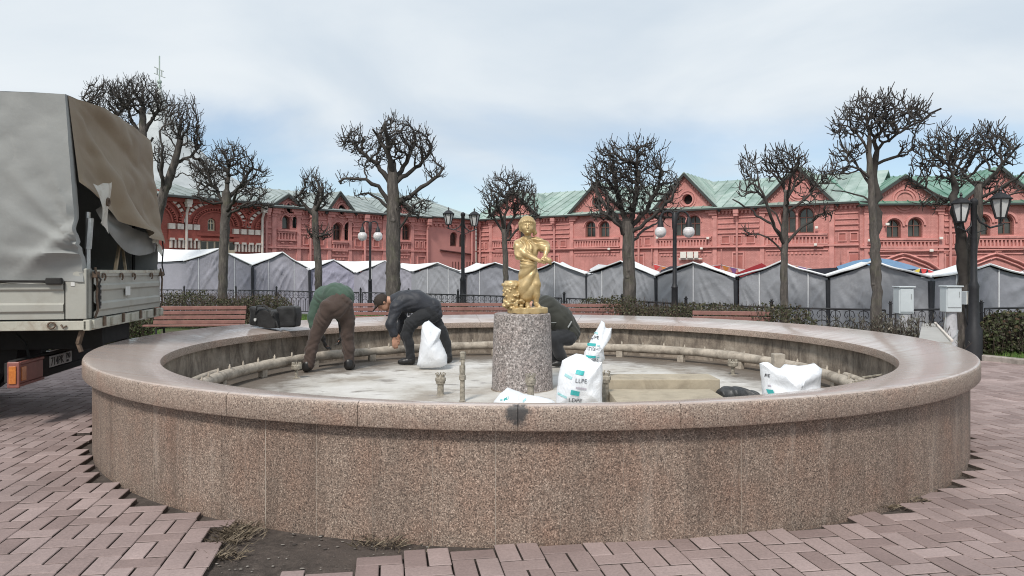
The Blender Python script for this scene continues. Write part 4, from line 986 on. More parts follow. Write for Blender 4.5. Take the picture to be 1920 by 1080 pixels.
# ---- stalls that peep over the tents
M['red_cloth'] = cloth('red_awning', (0.30, 0.018, 0.025)); M['blue_cloth'] = cloth('blue_awning', (0.20, 0.36, 0.56)); M['navy'] = cloth('dark_awning', (0.02, 0.022, 0.035))
M['white_cloth'] = cloth('white_awning', (0.66, 0.67, 0.70))
def awning(pts, d, dd, mat, mat2, label, name='stall_awning'):
    """sloping canopy: front edge polyline at depth d, rear edge dd further and higher, on four poles"""
    b = MB(); ps = [P(x, y, d) for x, y in pts]; bk = Vector((0.35*dd, dd*0.94, 0.0)); n = len(ps); base = (ps[0].x, ps[0].y, DROP)
    o = thing(name, label, 'awning', base, 'market stalls behind the tents')
    vs = [p for p in ps] + [p + bk + Vector((0, 0, -0.15)) for p in ps]; b.add(vs + [v - Vector((0, 0, 0.05)) for v in vs], [(i, i+1, n+i+1, n+i) for i in range(n-1)] + [(2*n+i, 3*n+i, 3*n+i+1, 2*n+i+1) for i in range(n-1)])
    b.build('canopy', mat, o)
    b = MB(); b.add([p + Vector((0, -0.01, 0.01)) for p in ps] + [p - Vector((0, 0.01, 0.20 + 0.05*(i % 2))) for i, p in enumerate(ps)], [(i, i+1, n+i+1, n+i) for i in range(n-1)]); b.build('valance', mat2, o)
    b = MB()
    for p in (vs[0], vs[n-1], vs[n], vs[2*n-1]): b.tube([(p.x, p.y, DROP), (p.x, p.y, p.z - 0.03)], 0.025, 6)
    b.build('canopy_frame', M['pole_and_gap'], o); return o
awning([(1373, 516), (1392, 508), (1412, 500), (1428, 494), (1440, 501), (1452, 508)], 20.2, 1.6, M['red_cloth'], M['red_cloth'], 'crumpled dark red awning showing in the dip between two grey tents')
awning([(1569, 500), (1600, 490), (1640, 484), (1668, 487), (1705, 497), (1745, 510)], 18.6, 2.0, M['blue_cloth'], M['blue_cloth'], 'light blue awning showing above the tent behind the double-leader tree')
awning([(1106, 505), (1122, 496), (1140, 498), (1158, 504)], 24.6, 1.6, M['blue_cloth'], M['white_cloth'], 'small blue and white awning left of the broad-crowned tree')
awning([(1238, 508), (1256, 500), (1275, 499), (1300, 497), (1330, 497)], 21.8, 1.4, M['red_cloth'], M['navy'], 'dark and red awning edge behind the right-hand globe lamp')
awning([(1495, 506), (1520, 505), (1560, 503), (1580, 501)], 18.9, 1.4, M['navy'], M['navy'], 'black awning edge behind the valley left of the blue awning')
awning([(1700, 506), (1725, 505), (1752, 506), (1790, 507)], 17.2, 1.3, M['red_cloth'], M['navy'], 'reddish dark awning edge right of the blue awning')
FLG = [plain('pennant_'+n, c, 0.6, 0.1) for n, c in (('red', (0.5, 0.05, 0.05)), ('yellow', (0.65, 0.52, 0.06)), ('green', (0.10, 0.38, 0.24)), ('white', (0.68, 0.66, 0.64)), ('violet', (0.26, 0.12, 0.3)), ('orange', (0.62, 0.24, 0.07)))]
def bunting(x0, y0, x1, y1, d0, d1, n, label):
    a, b_ = P(x0, y0, d0), P(x1, y1, d1); o = thing('bunting', label, 'bunting', a, 'strings of pennants over the market')
    pts = [a.lerp(b_, i/n) - Vector((0, 0, 0.16*math.sin(math.pi*((i/n*3) % 1)))) for i in range(n+1)]; m = MB(); m.tube(pts, 0.006, 4); m.build('string', M['seam'], o)
    for i in range(n):
        m = MB(); p, q = pts[i], pts[i+1]; e = (q-p)*0.46; c = (p+q)/2; sw = random.uniform(-0.05, 0.05); m.add([c-e, c+e, c + Vector((sw, 0.03, -0.21)), c-e+Vector((0, 0.004, 0)), c+e+Vector((0, 0.004, 0)), c+Vector((sw, 0.034, -0.21))], [(0, 2, 1), (3, 4, 5)])
        m.build('pennant', FLG[(i*5 + i//4) % 6], o, normals=False)
bunting(1225, 495, 1640, 497, 22.6, 18.9, 26, 'string of small coloured pennants left of the blue awning')
bunting(1640, 500, 1935, 502, 17.6, 15.6, 22, 'string of yellow and red pennants right of the blue awning')

# ================================================================ fence, hedges, shrubs
M['iron'] = plain('black_iron', (0.018, 0.018, 0.021), 0.55, 0.3, 15)
fe = thing('iron_fence', 'low black wrought-iron fence with arched scrollwork running behind the hedges', 'fence', (FEN[0].x, FEN[0].y, 0))
def fence_at(s):
    for a, b in zip(FEN, FEN[1:]):
        L = (b-a).length
        if s <= L: return a + (b-a)*(s/L), (b-a)/L
        s -= L
    return FEN[-1], (FEN[-1]-FEN[-2]).normalized()
LT = sum((b-a).length for a, b in zip(FEN, FEN[1:])); npan = int(LT/1.92); pw = LT/npan
def fz(s): return 0.90
for i in range(npan + 1):
    p, d = fence_at(min(i*pw, LT-0.001)); m = MB(); q = Vector((p.x, p.y, 0)); dv = Vector((d.x, d.y, 0)); ax = (dv, Vector((-d.y, d.x, 0)), (0, 0, 1))
    m.box((-0.022, -0.022, -0.1), (0.022, 0.022, 0.93), ax, q); m.box((-0.032, -0.032, 0.93), (0.032, 0.032, 0.945), ax, q); m.ball(q + Vector((0, 0, 0.965)), 0.025, 8); m.build('post', M['iron'], fe)
for i in range(npan):
    a, d = fence_at(i*pw + 0.08); b, _ = fence_at((i+1)*pw - 0.08); a = Vector((a.x, a.y, 0)); b = Vector((b.x, b.y, 0)); t = (b-a); L = t.length; t.normalize(); m = MB()
    W_ = lambda u, z: a + t*u + Vector((0, 0, z))
    for z, w_ in ((0.825, 0.022), (0.14, 0.018)): m.tube([W_(0, z), W_(L, z)], w_*0.8, 4)
    for u in (0.0, L): m.tube([W_(u, 0.08), W_(u, 0.825)], 0.014, 4)
    for z in (0.75, 0.25):
        m.tube([W_(-0.08, z), W_(0.0, z)], 0.010, 4); m.tube([W_(L, z), W_(L+0.08, z)], 0.010, 4)
    n = 8; s_ = L/n
    for k in range(n):
        u = s_*(k+0.5); r = s_*0.5
        m.tube([W_(u, 0.14), W_(u, 0.52)] , 0.009, 4)
        m.tube([W_(u + r*math.cos(q), 0.52 + 0.5*r + 0.19*math.sin(q)*0 + (0.14 if False else 0) + r*0.9*math.sin(q) - 0.5*r) for q in np.linspace(0, math.pi, 7)], 0.009, 4)
        for sg in (-1, 1): m.tube([W_(u + sg*r*0.06, 0.80), W_(u + sg*r*0.55, 0.78), W_(u + sg*r*0.75, 0.71), W_(u + sg*r*0.45, 0.66), W_(u + sg*r*0.25, 0.71)], 0.007, 4)
        m.tube([W_(u, 0.825), W_(u, 0.60)], 0.008, 4)
        if k: m.tube([W_(s_*k, 0.14), W_(s_*k, 0.54)], 0.009, 4)
    m.build('scroll_panel', M['iron'], fe)

def leafmat(name, cols, rough=0.7):
    t = NT(name); t.set(color=t.ramp(t.attr(), [(i/(len(cols)-1), c) for i, c in enumerate(cols)]), rough=rough); return t.m
M['hedge'] = leafmat('hedge_leaves', [(0.045, 0.032, 0.022), (0.042, 0.046, 0.022), (0.055, 0.062, 0.026), (0.10, 0.085, 0.05), (0.135, 0.10, 0.062)])
M['hedge_g'] = leafmat('green_hedge_leaves', [(0.035, 0.026, 0.018), (0.042, 0.036, 0.02), (0.045, 0.058, 0.022), (0.07, 0.085, 0.03), (0.12, 0.07, 0.045)])
M['lav'] = leafmat('dry_shrub', [(0.05, 0.042, 0.035), (0.10, 0.095, 0.07), (0.15, 0.145, 0.11), (0.23, 0.20, 0.16)])
M['twig'] = plain('hedge_twigs', (0.06, 0.042, 0.032), 0.9, 0.3)
M['grass'] = leafmat('grass_blades', [(0.05, 0.09, 0.018), (0.085, 0.17, 0.028), (0.14, 0.24, 0.045), (0.22, 0.21, 0.09)])
def leaves(mb, c, size, n, rg, flat=0.0):
    pass
def hedge(path, w, h, label, mat, n, name='hedge', leaf=0.035, twigs=500, loose=1.0, group='clipped hedges round the fountain', cat='hedge', z0=0.0, upright=0.5):
    """clipped hedge along a path: leafy sprays filling a lumpy box, twigs sticking out on top"""
    pts = [Vector((p[0], p[1], 0)) for p in path]; segs = [(a, b, (b-a).length) for a, b in zip(pts, pts[1:])]; LL = sum(s[2] for s in segs)
    mid = pts[len(pts)//2]; o = thing(name, label, cat, (mid.x, mid.y, z0), group); rg = np.random.default_rng(abs(hash(label)) % 9999 if False else len(label)*7 + n)
    def at(s):
        for a, b, L in segs:
            if s <= L: return a + (b-a)*(s/L), (b-a)/L
            s -= L
        return segs[-1][1], (segs[-1][1]-segs[-1][0])/segs[-1][2]
    V = []; F_ = []; C = []; m = MB(); tw = MB()
    for i in range(n):
        s = rg.random()*LL; p, d = at(s); nn = Vector((-d.y, d.x, 0)); lump = 1 + 0.13*vnoise(s*1.6, 0, 3)*loose + 0.06*vnoise(s*5, 1, 3)*loose
        # shell-biased cross-section
        ang = rg.random()*2*math.pi; rr = rg.random()**0.28; x = math.copysign(abs(math.cos(ang))**0.55, math.cos(ang))*rr; z = math.copysign(abs(math.sin(ang))**0.55, math.sin(ang))*rr
        endf = min(1, min(s, LL-s)/(w*0.6) + 0.25)**0.5; hh = h*lump*endf
        q = p + nn*(x*w/2*lump*endf) + Vector((0, 0, z0 + hh*(0.5 + 0.5*z) + 0.02)); q += Vector((*(rg.normal(size=3)*0.015),))
        sz = leaf*(0.6 + 0.8*rg.random()); a = Vector(rg.normal(size=3)); a.z = abs(a.z)*(1 + upright*3); a.normalize(); b = a.orthogonal(); b.rotate(Matrix.Rotation(rg.random()*6.28, 3, a)); b *= sz*0.42
        v0 = len(V); V += [q, q + a*sz*0.5 + b, q + a*sz, q + a*sz*0.5 - b]; F_.append((v0, v0+1, v0+2, v0+3)); C.append(min(1, max(0, rg.normal(0.45, 0.25))))
    m.v = [tuple(v) for v in V]; m.f = F_; m.c = C; m.fm = [0]*len(F_); m.build('foliage', mat, o, normals=False)
    for i in range(twigs):
        s = rg.random()*LL; p, d = at(s); nn = Vector((-d.y, d.x, 0)); endf = min(1, min(s, LL-s)/(w*0.6) + 0.25)**0.5; q = p + nn*(rg.normal()*w*0.24*endf) + Vector((0, 0, z0))
        a = Vector((rg.normal()*0.22, rg.normal()*0.22, 1)); hh = h*endf*(0.8 + 0.3*rg.random()); st = 0.25*hh
        tw.tube([q + a*st, q + a*(hh*0.7) + Vector((rg.normal()*0.02, 0, 0)), q + a*(hh + 0.05*rg.random()*loose)], [0.006, 0.004, 0.002], 3, cap=False)
    # woody core so that one does not look through
    tw.build('stem', M['twig'], o, normals=False); return o
def g2(x, d): return ((x-960)/FPX*d, d)
hedge([g2(285, 19.6), g2(420, 19.4), g2(552, 19.2)], 1.1, 0.86, 'brownish clipped hedge behind the red bench beside the truck', M['hedge'], 11000, twigs=900)
hedge([g2(800, 19.5), g2(880, 18.6), g2(940, 18.0)], 0.8, 0.60, 'short low hedge by the lantern post left of the pedestal', M['hedge'], 3500, twigs=250)
hedge([g2(1085, 16.9), g2(1180, 15.9), g2(1300, 14.6), g2(1420, 13.3), g2(1527, 12.35)], 1.0, 0.84, 'long grey-green hedge behind the right-hand benches', M['hedge'], 14000, twigs=1000)
hedge([g2(1838, 13.2), g2(1900, 13.2), g2(2010, 13.3)], 1.0, 0.68, 'reddish dark hedge beside the black lantern post at the grass edge', M['hedge_g'], 9000, twigs=500, leaf=0.045)
hedge([g2(165, 14.6), g2(215, 14.8), g2(285, 15.0)], 0.9, 0.62, 'dark green hedge seen underneath the truck bed', M['hedge_g'], 4500, twigs=200)
def shrub(x, d, h, n, label):
    c = Vector((*g2(x, d), 0.0)); rg = np.random.default_rng(int(x)); o = thing('dry_shrub', label, 'shrub', c, 'dry upright shrubs behind the coping'); m = MB(); lf = MB()
    for i in range(n):
        a = Vector((rg.normal()*0.42, rg.normal()*0.35, 1)).normalized(); L = h*(0.65 + 0.45*rg.random()); q = c + Vector((rg.normal()*0.10, rg.normal()*0.08, 0)); p1 = q + a*L*0.6; p2 = q + a*L + Vector((0, 0, 0.05))
        m.tube([q, p1, p2], [0.006, 0.005, 0.003], 3, cap=False)
        for k in range(16):
            t_ = 0.35 + 0.65*rg.random(); b = q.lerp(p2, t_); s = Vector((rg.normal()*0.5, rg.normal()*0.5, 0.9)).normalized()*0.06; w_ = s.orthogonal().normalized()*0.012; lf.cur = min(1, max(0, rg.normal(0.4, 0.28)))
            lf.add([b, b + s*0.5 + w_, b + s, b + s*0.5 - w_], [(0, 1, 2, 3)])
    m.build('stem', M['twig'], o, normals=False); lf.build('foliage', M['lav'], o, normals=False)
for x, d, h, n, lb in ((1562, 11.6, 0.66, 60, 'low dry shrub beside the end of the long hedge'), (1598, 11.4, 0.72, 70, 'dry upright shrub left of the double-leader trunk'),
                      (1640, 11.1, 0.76, 90, 'dry upright shrub at the foot of the double-leader tree'), (1680, 10.8, 0.80, 100, 'dry shrub under the first white cabinet'), (1714, 10.5, 0.80, 110, 'dry spreading shrub against the sloping slab')):
    shrub(x, d, h, n, lb)
# grass blades where the lawn shows
gm = MB(); rg = np.random.default_rng(5)
def blades(xa, xb, da, db, n):
    for i in range(n):
        d = da + (db-da)*rg.random(); x = ((xa + (xb-xa)*rg.random())-960)/FPX*d; r = (Vector((x, d)) - FC.xy).length
        if r < RPAV + 0.12: continue
        h = 0.05 + 0.07*rg.random(); a = rg.random()*6.28; w_ = Vector((math.cos(a), math.sin(a), 0))*0.006; b = Vector((x, d, 0.05)); gm.cur = min(1, max(0, rg.normal(0.45, 0.25)))
        gm.add([b - w_, b + w_, b + Vector((rg.normal()*0.03, rg.normal()*0.03, h))], [(0, 1, 2)])
blades(540, 720, 17.0, 24.5, 9000); blades(1800, 1990, 10.6, 12.6, 7000); blades(180, 300, 15, 18, 2500)
tag(gm.build('grass', M['grass'], normals=False, loc=(0, 14, 0.03)), 'short fresh green grass between the hedges', 'grass', kind='stuff')

# ================================================================ benches
M['slat'] = plain('red_brown_slats', (0.25, 0.125, 0.105), 0.6, 0.2, 8, dirt=(0.13, 0.06, 0.05), dscale=6, damt=0.5)
def make_bench(loc, rz, label, L=1.8):
    o = thing('park_bench', label, 'bench', loc, 'red-brown slatted benches round the fountain', rz)
    for k in range(4):
        m = MB(); y, z = 0.20 + 0.035*k, 0.50 + 0.092*k; m.bbox((-L/2, y-0.014, z-0.036), (L/2, y+0.014, z+0.036), 0.006); m.build('back_slat', M['slat'], o, world=False)
    for k in range(4):
        m = MB(); y = -0.25 + 0.115*k; m.bbox((-L/2-0.02, y-0.046, 0.425 + 0.008*(3-k)), (L/2+0.02, y+0.046, 0.46 + 0.008*(3-k)), 0.006); m.build('seat_slat', M['slat'], o, world=False)
    for x in (-L*0.38, L*0.38):
        m = MB(); m.tube([(x, -0.24, 0), (x, -0.24, 0.40), (x, 0.16, 0.40), (x, 0.215, 0.44), (x, 0.35, 0.80)], 0.022, 6); m.tube([(x, 0.24, 0), (x, 0.16, 0.42)], 0.022, 6); m.build('leg_frame', M['iron'], o, world=False)
    return o
def face(p): return math.atan2(FC.y - p[1], FC.x - p[0]) + math.pi/2
for (x, d, rz, lb, L) in ((368, 14.55, 0.10, 'red-brown slatted bench beside the truck tailgate', 1.75), (672, 15.9, 0.03, 'red-brown bench seen between the man in green and the man in black', 1.5),
                      (900, 16.0, 0.0, 'red-brown bench behind the statue, left of the pedestal', 1.95), (1082, 15.6, -0.05, 'red-brown bench behind the crouching worker, right of the statue', 1.9), (1371, 12.65, -0.28, 'greyish red bench in front of the long hedge on the right', 1.30)):
    p = g2(x, d); make_bench((p[0], p[1], 0.0), rz, lb, L)

# ================================================================ lamps
t = NT('globe'); t.set(color=(0.88, 0.86, 0.86), rough=0.15, trans=0.35); M['globe'] = t.m
t = NT('lantern_glass'); t.set(color=t.ramp(t.noise(3, 3), [(0.3, (0.50, 0.50, 0.50)), (0.7, (0.66, 0.66, 0.66))]), rough=0.25); M['lglass'] = t.m
def globe_lamp(x, yg, d, gap, rg_, label):
    b = P(x, 0, d); o = thing('globe_lamp', label, 'street lamp', (b.x, b.y, 0), 'twin globe lamps'); zc = EYE + (YH-yg)/FPX*d; zt = zc + rg_*2.4
    m = MB(); m.lathe([(0.09, -0.1), (0.09, 0.35), (0.07, 0.40), (0.065, 1.15), (0.075, 1.17), (0.045, 1.25), (0.042, zt-0.25), (0.055, zt-0.2), (0.06, zt+0.05), (0.03, zt+0.12)], (b.x, b.y, 0), 12); m.build('post', M['iron'], o, smooth=40)
    g = gap/2/FPX*d
    for s in (-1, 1):
        m = MB(); m.tube([(b.x, b.y, zt-0.1)] + [(b.x + s*(g/2 - g/2*math.cos(q)), b.y, zt - 0.02 + g*0.55*math.sin(q)) for q in np.linspace(0.15, math.pi*0.97, 12)] + [(b.x + s*g, b.y, zc + rg_*1.25)], 0.022, 7)
        m.lathe([(0.03, 0.2), (rg_*0.52, 0.06), (rg_*0.56, -0.01)], (b.x+s*g, b.y, zc + rg_*0.9), 12); m.build('arm', M['iron'], o, smooth=50)
        m = MB(); m.ball((b.x+s*g, b.y, zc), rg_, 24); m.build('globe', M['globe'], o, smooth=180)
globe_lamp(694, 443, 26.5, 29, 0.165, 'twin globe lamp left of the thick pollarded trunk, behind the men')
globe_lamp(1265, 435, 15.6, 53, 0.122, 'twin globe lamp right of the statue, in front of the pair of arched windows')
def lantern_lamp(x, d, arms, label, group='black twin lantern posts'):
    b = P(x, 0, d); o = thing('lantern_post', label, 'street lamp', (b.x, b.y, 0), group); k = d/FPX
    Z = lambda y: EYE + (YH-y)*k
    ztop = Z(arms['top']); m = MB(); r = arms['r']
    m.lathe([(r*2.6, -0.1), (r*2.6, 0.5), (r*1.7, 0.6), (r*1.5, 1.2), (r*1.7, 1.25), (r, 1.35), (r, ztop-0.12), (r*1.3, ztop-0.1), (r*1.3, ztop-0.04), (r*0.6, ztop)], (b.x, b.y, 0), 12); m.build('post', M['iron'], o, smooth=40)
    for (xa, y0, y1) in arms['lan']:      # lantern axis x, roof finial top y, bottom y
        ax = (xa-960)*k; dx = ax - b.x; z0, z1 = Z(y1), Z(y0); h = z1 - z0; m = MB(); zb = z0 - 0.10
        s = 1 if dx > 0 else -1
        m.tube([(b.x + s*0.02, b.y, zb + h*0.42), (b.x + dx*0.22, b.y, zb + 0.10*h), (b.x + dx*0.62, b.y, zb - h*0.08), (ax, b.y, zb), (ax + s*0.06, b.y, zb + 0.03)], 0.018, 7); m.tube([(ax, b.y, zb), (ax, b.y, z0 + h*0.02)], 0.018, 7)
        m.tube([(b.x + s*0.02, b.y, zb - h*0.25), (b.x + dx*0.5, b.y, zb - h*0.12), (b.x + dx*0.4, b.y, zb + 0.02*h)], 0.011, 5); m.build('bracket', M['iron'], o, smooth=50)
        m = MB(); c = (ax, b.y, z0); w0, w1 = h*0.14, h*0.27
        m.lathe([(w0*0.5, 0), (w0*1.15, h*0.015), (w0*1.15, h*0.06)], c, 6); m.lathe([(w1*1.18, h*0.60), (w1*1.22, h*0.635), (w1*0.95, h*0.68), (w1*0.80, h*0.73), (w1*0.42, h*0.80), (w1*0.18, h*0.82), (w1*0.12, h*0.87), (w1*0.2, h*0.90), (w1*0.02, h)], c, 6 if False else 12)
        for q in range(6):
            a = 2*math.pi*q/6; m.beam((ax + w0*1.05*math.cos(a), b.y + w0*1.05*math.sin(a), z0 + h*0.05), (ax + w1*1.08*math.cos(a), b.y + w1*1.08*math.sin(a), z0 + h*0.61), 0.022, 0.022)
        ln = m.build('lantern', M['iron'], o, smooth=30)
        m = MB(); m.lathe([(w0*0.98, h*0.05), (w1*0.99, h*0.605)], c, 6); m.build('glazing', M['lglass'], ln)
lantern_lamp(868, 22.6, {'top': 398, 'r': 0.055, 'lan': [(841, 388, 422), (889.5, 390, 425)]}, 'black post with two glazed lanterns left of the statue')
lantern_lamp(1826, 12.7, {'top': 372, 'r': 0.05, 'lan': [(1802, 360, 418), (1876, 350, 411)]}, 'black post with two large lanterns in front of the forked tree')

# ================================================================ cabinets, slab
M['cab'] = plain('grey_white_cabinet', (0.52, 0.56, 0.58), 0.5, 0.08, 3, dirt=(0.40, 0.44, 0.46), damt=0.4); M['cab_post'] = plain('pale_concrete_post', (0.46, 0.46, 0.48), 0.8, 0.2, 8, dirt=(0.2, 0.19, 0.19), dscale=7, damt=0.5)
def cabinet(x0, x1, y0, y1, d, px0, px1, label, kind):
    a = P(x0, y1, d); b = P(x1, y0, d); cx = (a.x+b.x)/2; o = thing('meter_cabinet', label, 'cabinet', (cx, d, 0), 'white meter cabinets on posts'); m = MB(); w = (b.x-a.x)/2; dp = 0.18
    m.bbox((cx-w, d-dp/2, a.z), (cx+w, d+dp/2, b.z), 0.012); body = m.build('case', M['cab'], o)
    m = MB(); m.bbox((cx-w+0.015, d-dp/2-0.012, a.z+(0.03 if kind == 0 else 0.07)), (cx+w-0.015, d-dp/2+0.001, b.z-0.02), 0.005); dr = m.build('door', M['cab'], body)
    m = MB(); m.box((cx+w*0.55, d-dp/2-0.02, a.z+0.22), (cx+w*0.62, d-dp/2-0.012, a.z+0.30)); m.build('latch', M['steel'], dr)
    m = MB(); m.bbox((cx-w-0.012, d-dp/2-0.03, b.z), (cx+w+0.012, d+dp/2+0.01, b.z+0.02), 0.006); m.build('rain_cap', M['cab'], body)
    pa, pb = (px0-960)/FPX*d, (px1-960)/FPX*d; m = MB(); r = (pb-pa)/2
    if kind: m.lathe([(r*1.12, -0.05), (r*0.98, 0.3), (r*1.02, 0.6), (r*0.9, a.z+0.02)], ((pa+pb)/2, d+0.02, 0), 14)
    else: m.bbox((pa, d-0.07, -0.05), (pb, d+0.07, a.z+0.01), 0.012)
    m.build('pillar', M['cab_post'], o, smooth=40 if kind else None)
    if kind:
        m = MB(); m.tube([((pa+pb)/2 + r*1.06*math.cos(q), d + 0.02 + r*1.06*math.sin(q), 0.55 + 0.10*math.cos(q)) for q in np.linspace(0, 2*math.pi, 17)[:-1]], 0.007, 5, closed=True); m.tube([(pa-0.03, d-0.03, -0.05), (pa-0.025, d-0.02, 0.5), (pa+0.01, d, a.z)], 0.014, 6); m.build('binding_wire', M['steel'], o)
cabinet(1680, 1708, 539, 588, 11.2, 1684, 1704, 'white cabinet on a square post in front of the tent, left of the sloping slab', 0)
cabinet(1768, 1797, 538, 585, 10.9, 1772, 1795, 'white cabinet with a lower rim on a round wrapped post beside the black lantern', 1)
m = MB(); a = P(1803, 571, 12.95); b = P(1815, 546, 12.95); m.bbox((a.x, 12.82, a.z), (b.x, 12.95, b.z), 0.01); jb = thing('junction_box', 'small white junction box hanging on the forked trunk', 'box', (a.x, 12.95, a.z)); m.build('case', M['cab'], jb)
m = MB(); m.bbox((a.x+0.008, 12.808, a.z+0.012), (b.x-0.008, 12.821, b.z-0.012), 0.004); m.build('cover', M['lampw'], jb)
m = MB(); m.tube([(a.x+0.04, 12.9, a.z), (a.x+0.03, 12.88, a.z-0.2), (a.x+0.07, 12.87, a.z-0.45), (a.x+0.06, 12.95, -0.03)], 0.012, 6); m.build('cable', M['iron'], jb)
# sloping slab leaving the coping on the far right
q = [G(1785, 641, 0.74), G(1722, 640, 0.74), G(1729, 606.5, 0.72), G(1753, 606.5, 0.72)]
m = MB(); lo = [Vector((v.x, v.y, v.z-0.10)) for v in q]; m.add(q + lo, [(0, 1, 2, 3), (7, 6, 5, 4)] + [(i, 4+i, 4+(i+1) % 4, (i+1) % 4) for i in range(4)])
sl_ = thing('stone_ledge', 'grey stone ledge leading from the fountain coping towards the white cabinet', 'ledge', (q[0].x, q[0].y, 0)); M['ledge'] = plain('grey_ledge', (0.40, 0.385, 0.36), 0.55, 0.12, 3, bump=0.003); m.build('slab', M['ledge'], sl_)
m = MB(); i0 = [v.lerp((q[0]+q[1]+q[2]+q[3])/4, 0.12) for v in q]; m.add([Vector((v.x, v.y, 0.64)) for v in i0] + [Vector((v.x, v.y, -0.05)) for v in i0], [(i, 4+i, 4+(i+1) % 4, (i+1) % 4) for i in range(4)]); m.build('support_wall', M['cab_post'], sl_)
m = MB(); m.bbox((0, -0.014, 0), ((q[3]-q[0]).length, 0.014, 0.024), 0.004, ((q[3]-q[0]).normalized(), (q[3]-q[0]).normalized().cross(Vector((0, 0, 1))), (0, 0, 1)), q[0] + Vector((0, 0, 0.001))); m.build('edge_strip', M['white_stone'], sl_)
# ================================================================ trees (pollarded limes, bare in spring)
t = NT('bark'); f = t.noise(1.0, 8, 0.7, t.scl((16, 16, 3.5))); c = t.ramp(f, [(0.3, (0.038, 0.033, 0.030)), (0.5, (0.092, 0.080, 0.072)), (0.72, (0.185, 0.162, 0.142))])
c = t.mix(t.ramp(t.noise(2.5, 6, 0.7), [(0.52, 0.0), (0.7, 0.5)]), c, (0.11, 0.115, 0.065)); t.set(color=c, rough=0.92); t.bump(f, 0.03, 0.9); M['bark'] = t.m
t = NT('twig_bark'); t.set(color=t.ramp(t.noise(5, 5), [(0.3, (0.028, 0.024, 0.022)), (0.7, (0.066, 0.057, 0.051))]), rough=0.9); M['twigbark'] = t.m
def tree(d, trunk, limbs, lobes, label, seed, natt=520, step=0.088, group='bare pollarded trees', thick=1.0, tipr=0.0080, dens=1.0):
    """trunk: [(x,y,width px)] polyline in photo pixels at depth d; limbs: polylines [(x,y,w)] starting on the trunk (optional depth offset m);
    lobes: (x,y,rx,ry) crown masses. Twigs grow into the lobes by space colonisation."""
    rg = np.random.default_rng(seed); k = d/FPX
    def q(x, y, off=0.0): p = P(x, y, d); return np.array([p.x, d + off, p.z])
    nodes = []; par = []; fixr = []; kind = []
    def add(p, pa, r=None, kd=0): nodes.append(np.array(p)); par.append(pa); fixr.append(r); kind.append(kd); return len(nodes)-1
    def line(pts, pa, kd, offs):
        last = pa
        for (a, b), (oa, ob) in zip(zip(pts, pts[1:]), zip(offs, offs[1:])):
            A, B = q(a[0], a[1], oa), q(b[0], b[1], ob); L = np.linalg.norm(B-A); n = max(1, int(L/(step*1.6)))
            for i in range(1, n+1):
                t_ = i/n; jit = rg.normal(size=3)*(0.012 if kd == 0 else 0.035); last = add(A + (B-A)*t_ + jit*(0.6 if i < n else 0.3), last, (a[2] + (b[2]-a[2])*t_)*k/2*(0.86 if kd == 0 else 0.68), kd)
        return last
    root = add(q(trunk[0][0], trunk[0][1]), -1, trunk[0][2]*k/2, 0); tip = line(trunk, root, 0, [0]*len(trunk)); ntr = len(nodes)
    for lb in limbs:
        s = np.array(q(lb[0][0], lb[0][1])); pa = int(np.argmin([np.hypot(n[0] - s[0], n[2] - s[2]) for n in nodes])); offs = [0]; o_ = rg.normal()*0.55
        offs = [nodes[pa][1]-d] + [o_*min(1, (i+1)/2) for i in range(len(lb)-1)]
        line(lb, pa, 1, offs)
    # attractors
    A_ = []; area = sum(l[2]*l[3] for l in lobes)
    for (x, y, rx, ry) in lobes:
        n = int(natt*2.15*rx*ry/area) + 14
        v = rg.normal(size=(n, 3)); v /= np.linalg.norm(v, axis=1)[:, None]; v *= (rg.random((n, 1))**0.42); c = q(x, y, 0); ddp = min(rx, ry*1.2)*k
        A_.append(c + v*np.array([rx*k, ddp, ry*k]))
    A_ = np.concatenate(A_); alive = np.ones(len(A_), bool); kill = step*1.3
    N = np.array(nodes); ok = np.arange(len(N)) >= max(1, int(ntr*0.72)); 
    D = np.full(len(A_), 1e9); I = np.zeros(len(A_), int)
    def upd(ids):
        for s in range(0, len(ids), 400):
            ii = ids[s:s+400]; dd = np.linalg.norm(A_[:, None] - np.array([nodes[i] for i in ii])[None], axis=2); mj = dd.argmin(1); mv = dd[np.arange(len(A_)), mj]; b = mv < D; D[b] = mv[b]; I[b] = np.array(ii)[mj[b]]
    upd([i for i in range(len(nodes)) if ok[i]])
    nch = {}
    for it in range(70):
        act = alive & (D < 3.0)
        if not act.any(): break
        grow = {}
        for a in np.where(act)[0]: grow.setdefault(I[a], []).append(a)
        new = []
        for i, lst in grow.items():
            if nch.get(i, 0) > 3: continue
            v = (A_[lst] - nodes[i]); v /= np.linalg.norm(v, axis=1)[:, None] + 1e-9; g = v.mean(0) + np.array([0, 0, 0.30]) + rg.normal(size=3)*0.30
            g /= np.linalg.norm(g) + 1e-9; j = add(nodes[i] + g*step, i, None, 2); nch[i] = nch.get(i, 0) + 1; new.append(j)
        if not new: break
        upd(new); alive &= D > kill
        if len(nodes) > 5200: break
    # short upright shoots on the ends
    n0 = len(nodes); haschild = set(par)
    for i in range(ntr, n0):
        if kind[i] == 2 and (i not in haschild or rg.random() < 0.22*dens):
            for _ in range(1 if i in haschild else int(rg.integers(1, 4))):
                g = nodes[i] - nodes[par[i]]; g = g/(np.linalg.norm(g)+1e-9)*0.7 + rg.normal(size=3)*0.5 + np.array([0, 0, 0.35]); g /= np.linalg.norm(g); L = step*(1.0 + 1.8*rg.random())
                j = add(nodes[i] + g*L*0.5, i, None, 3); add(nodes[i] + g*L + np.array([0, 0, 0.25*L]) + rg.normal(size=3)*0.02, j, None, 3)
    n1 = len(nodes)                       # fine straight shoots all along the outer branches
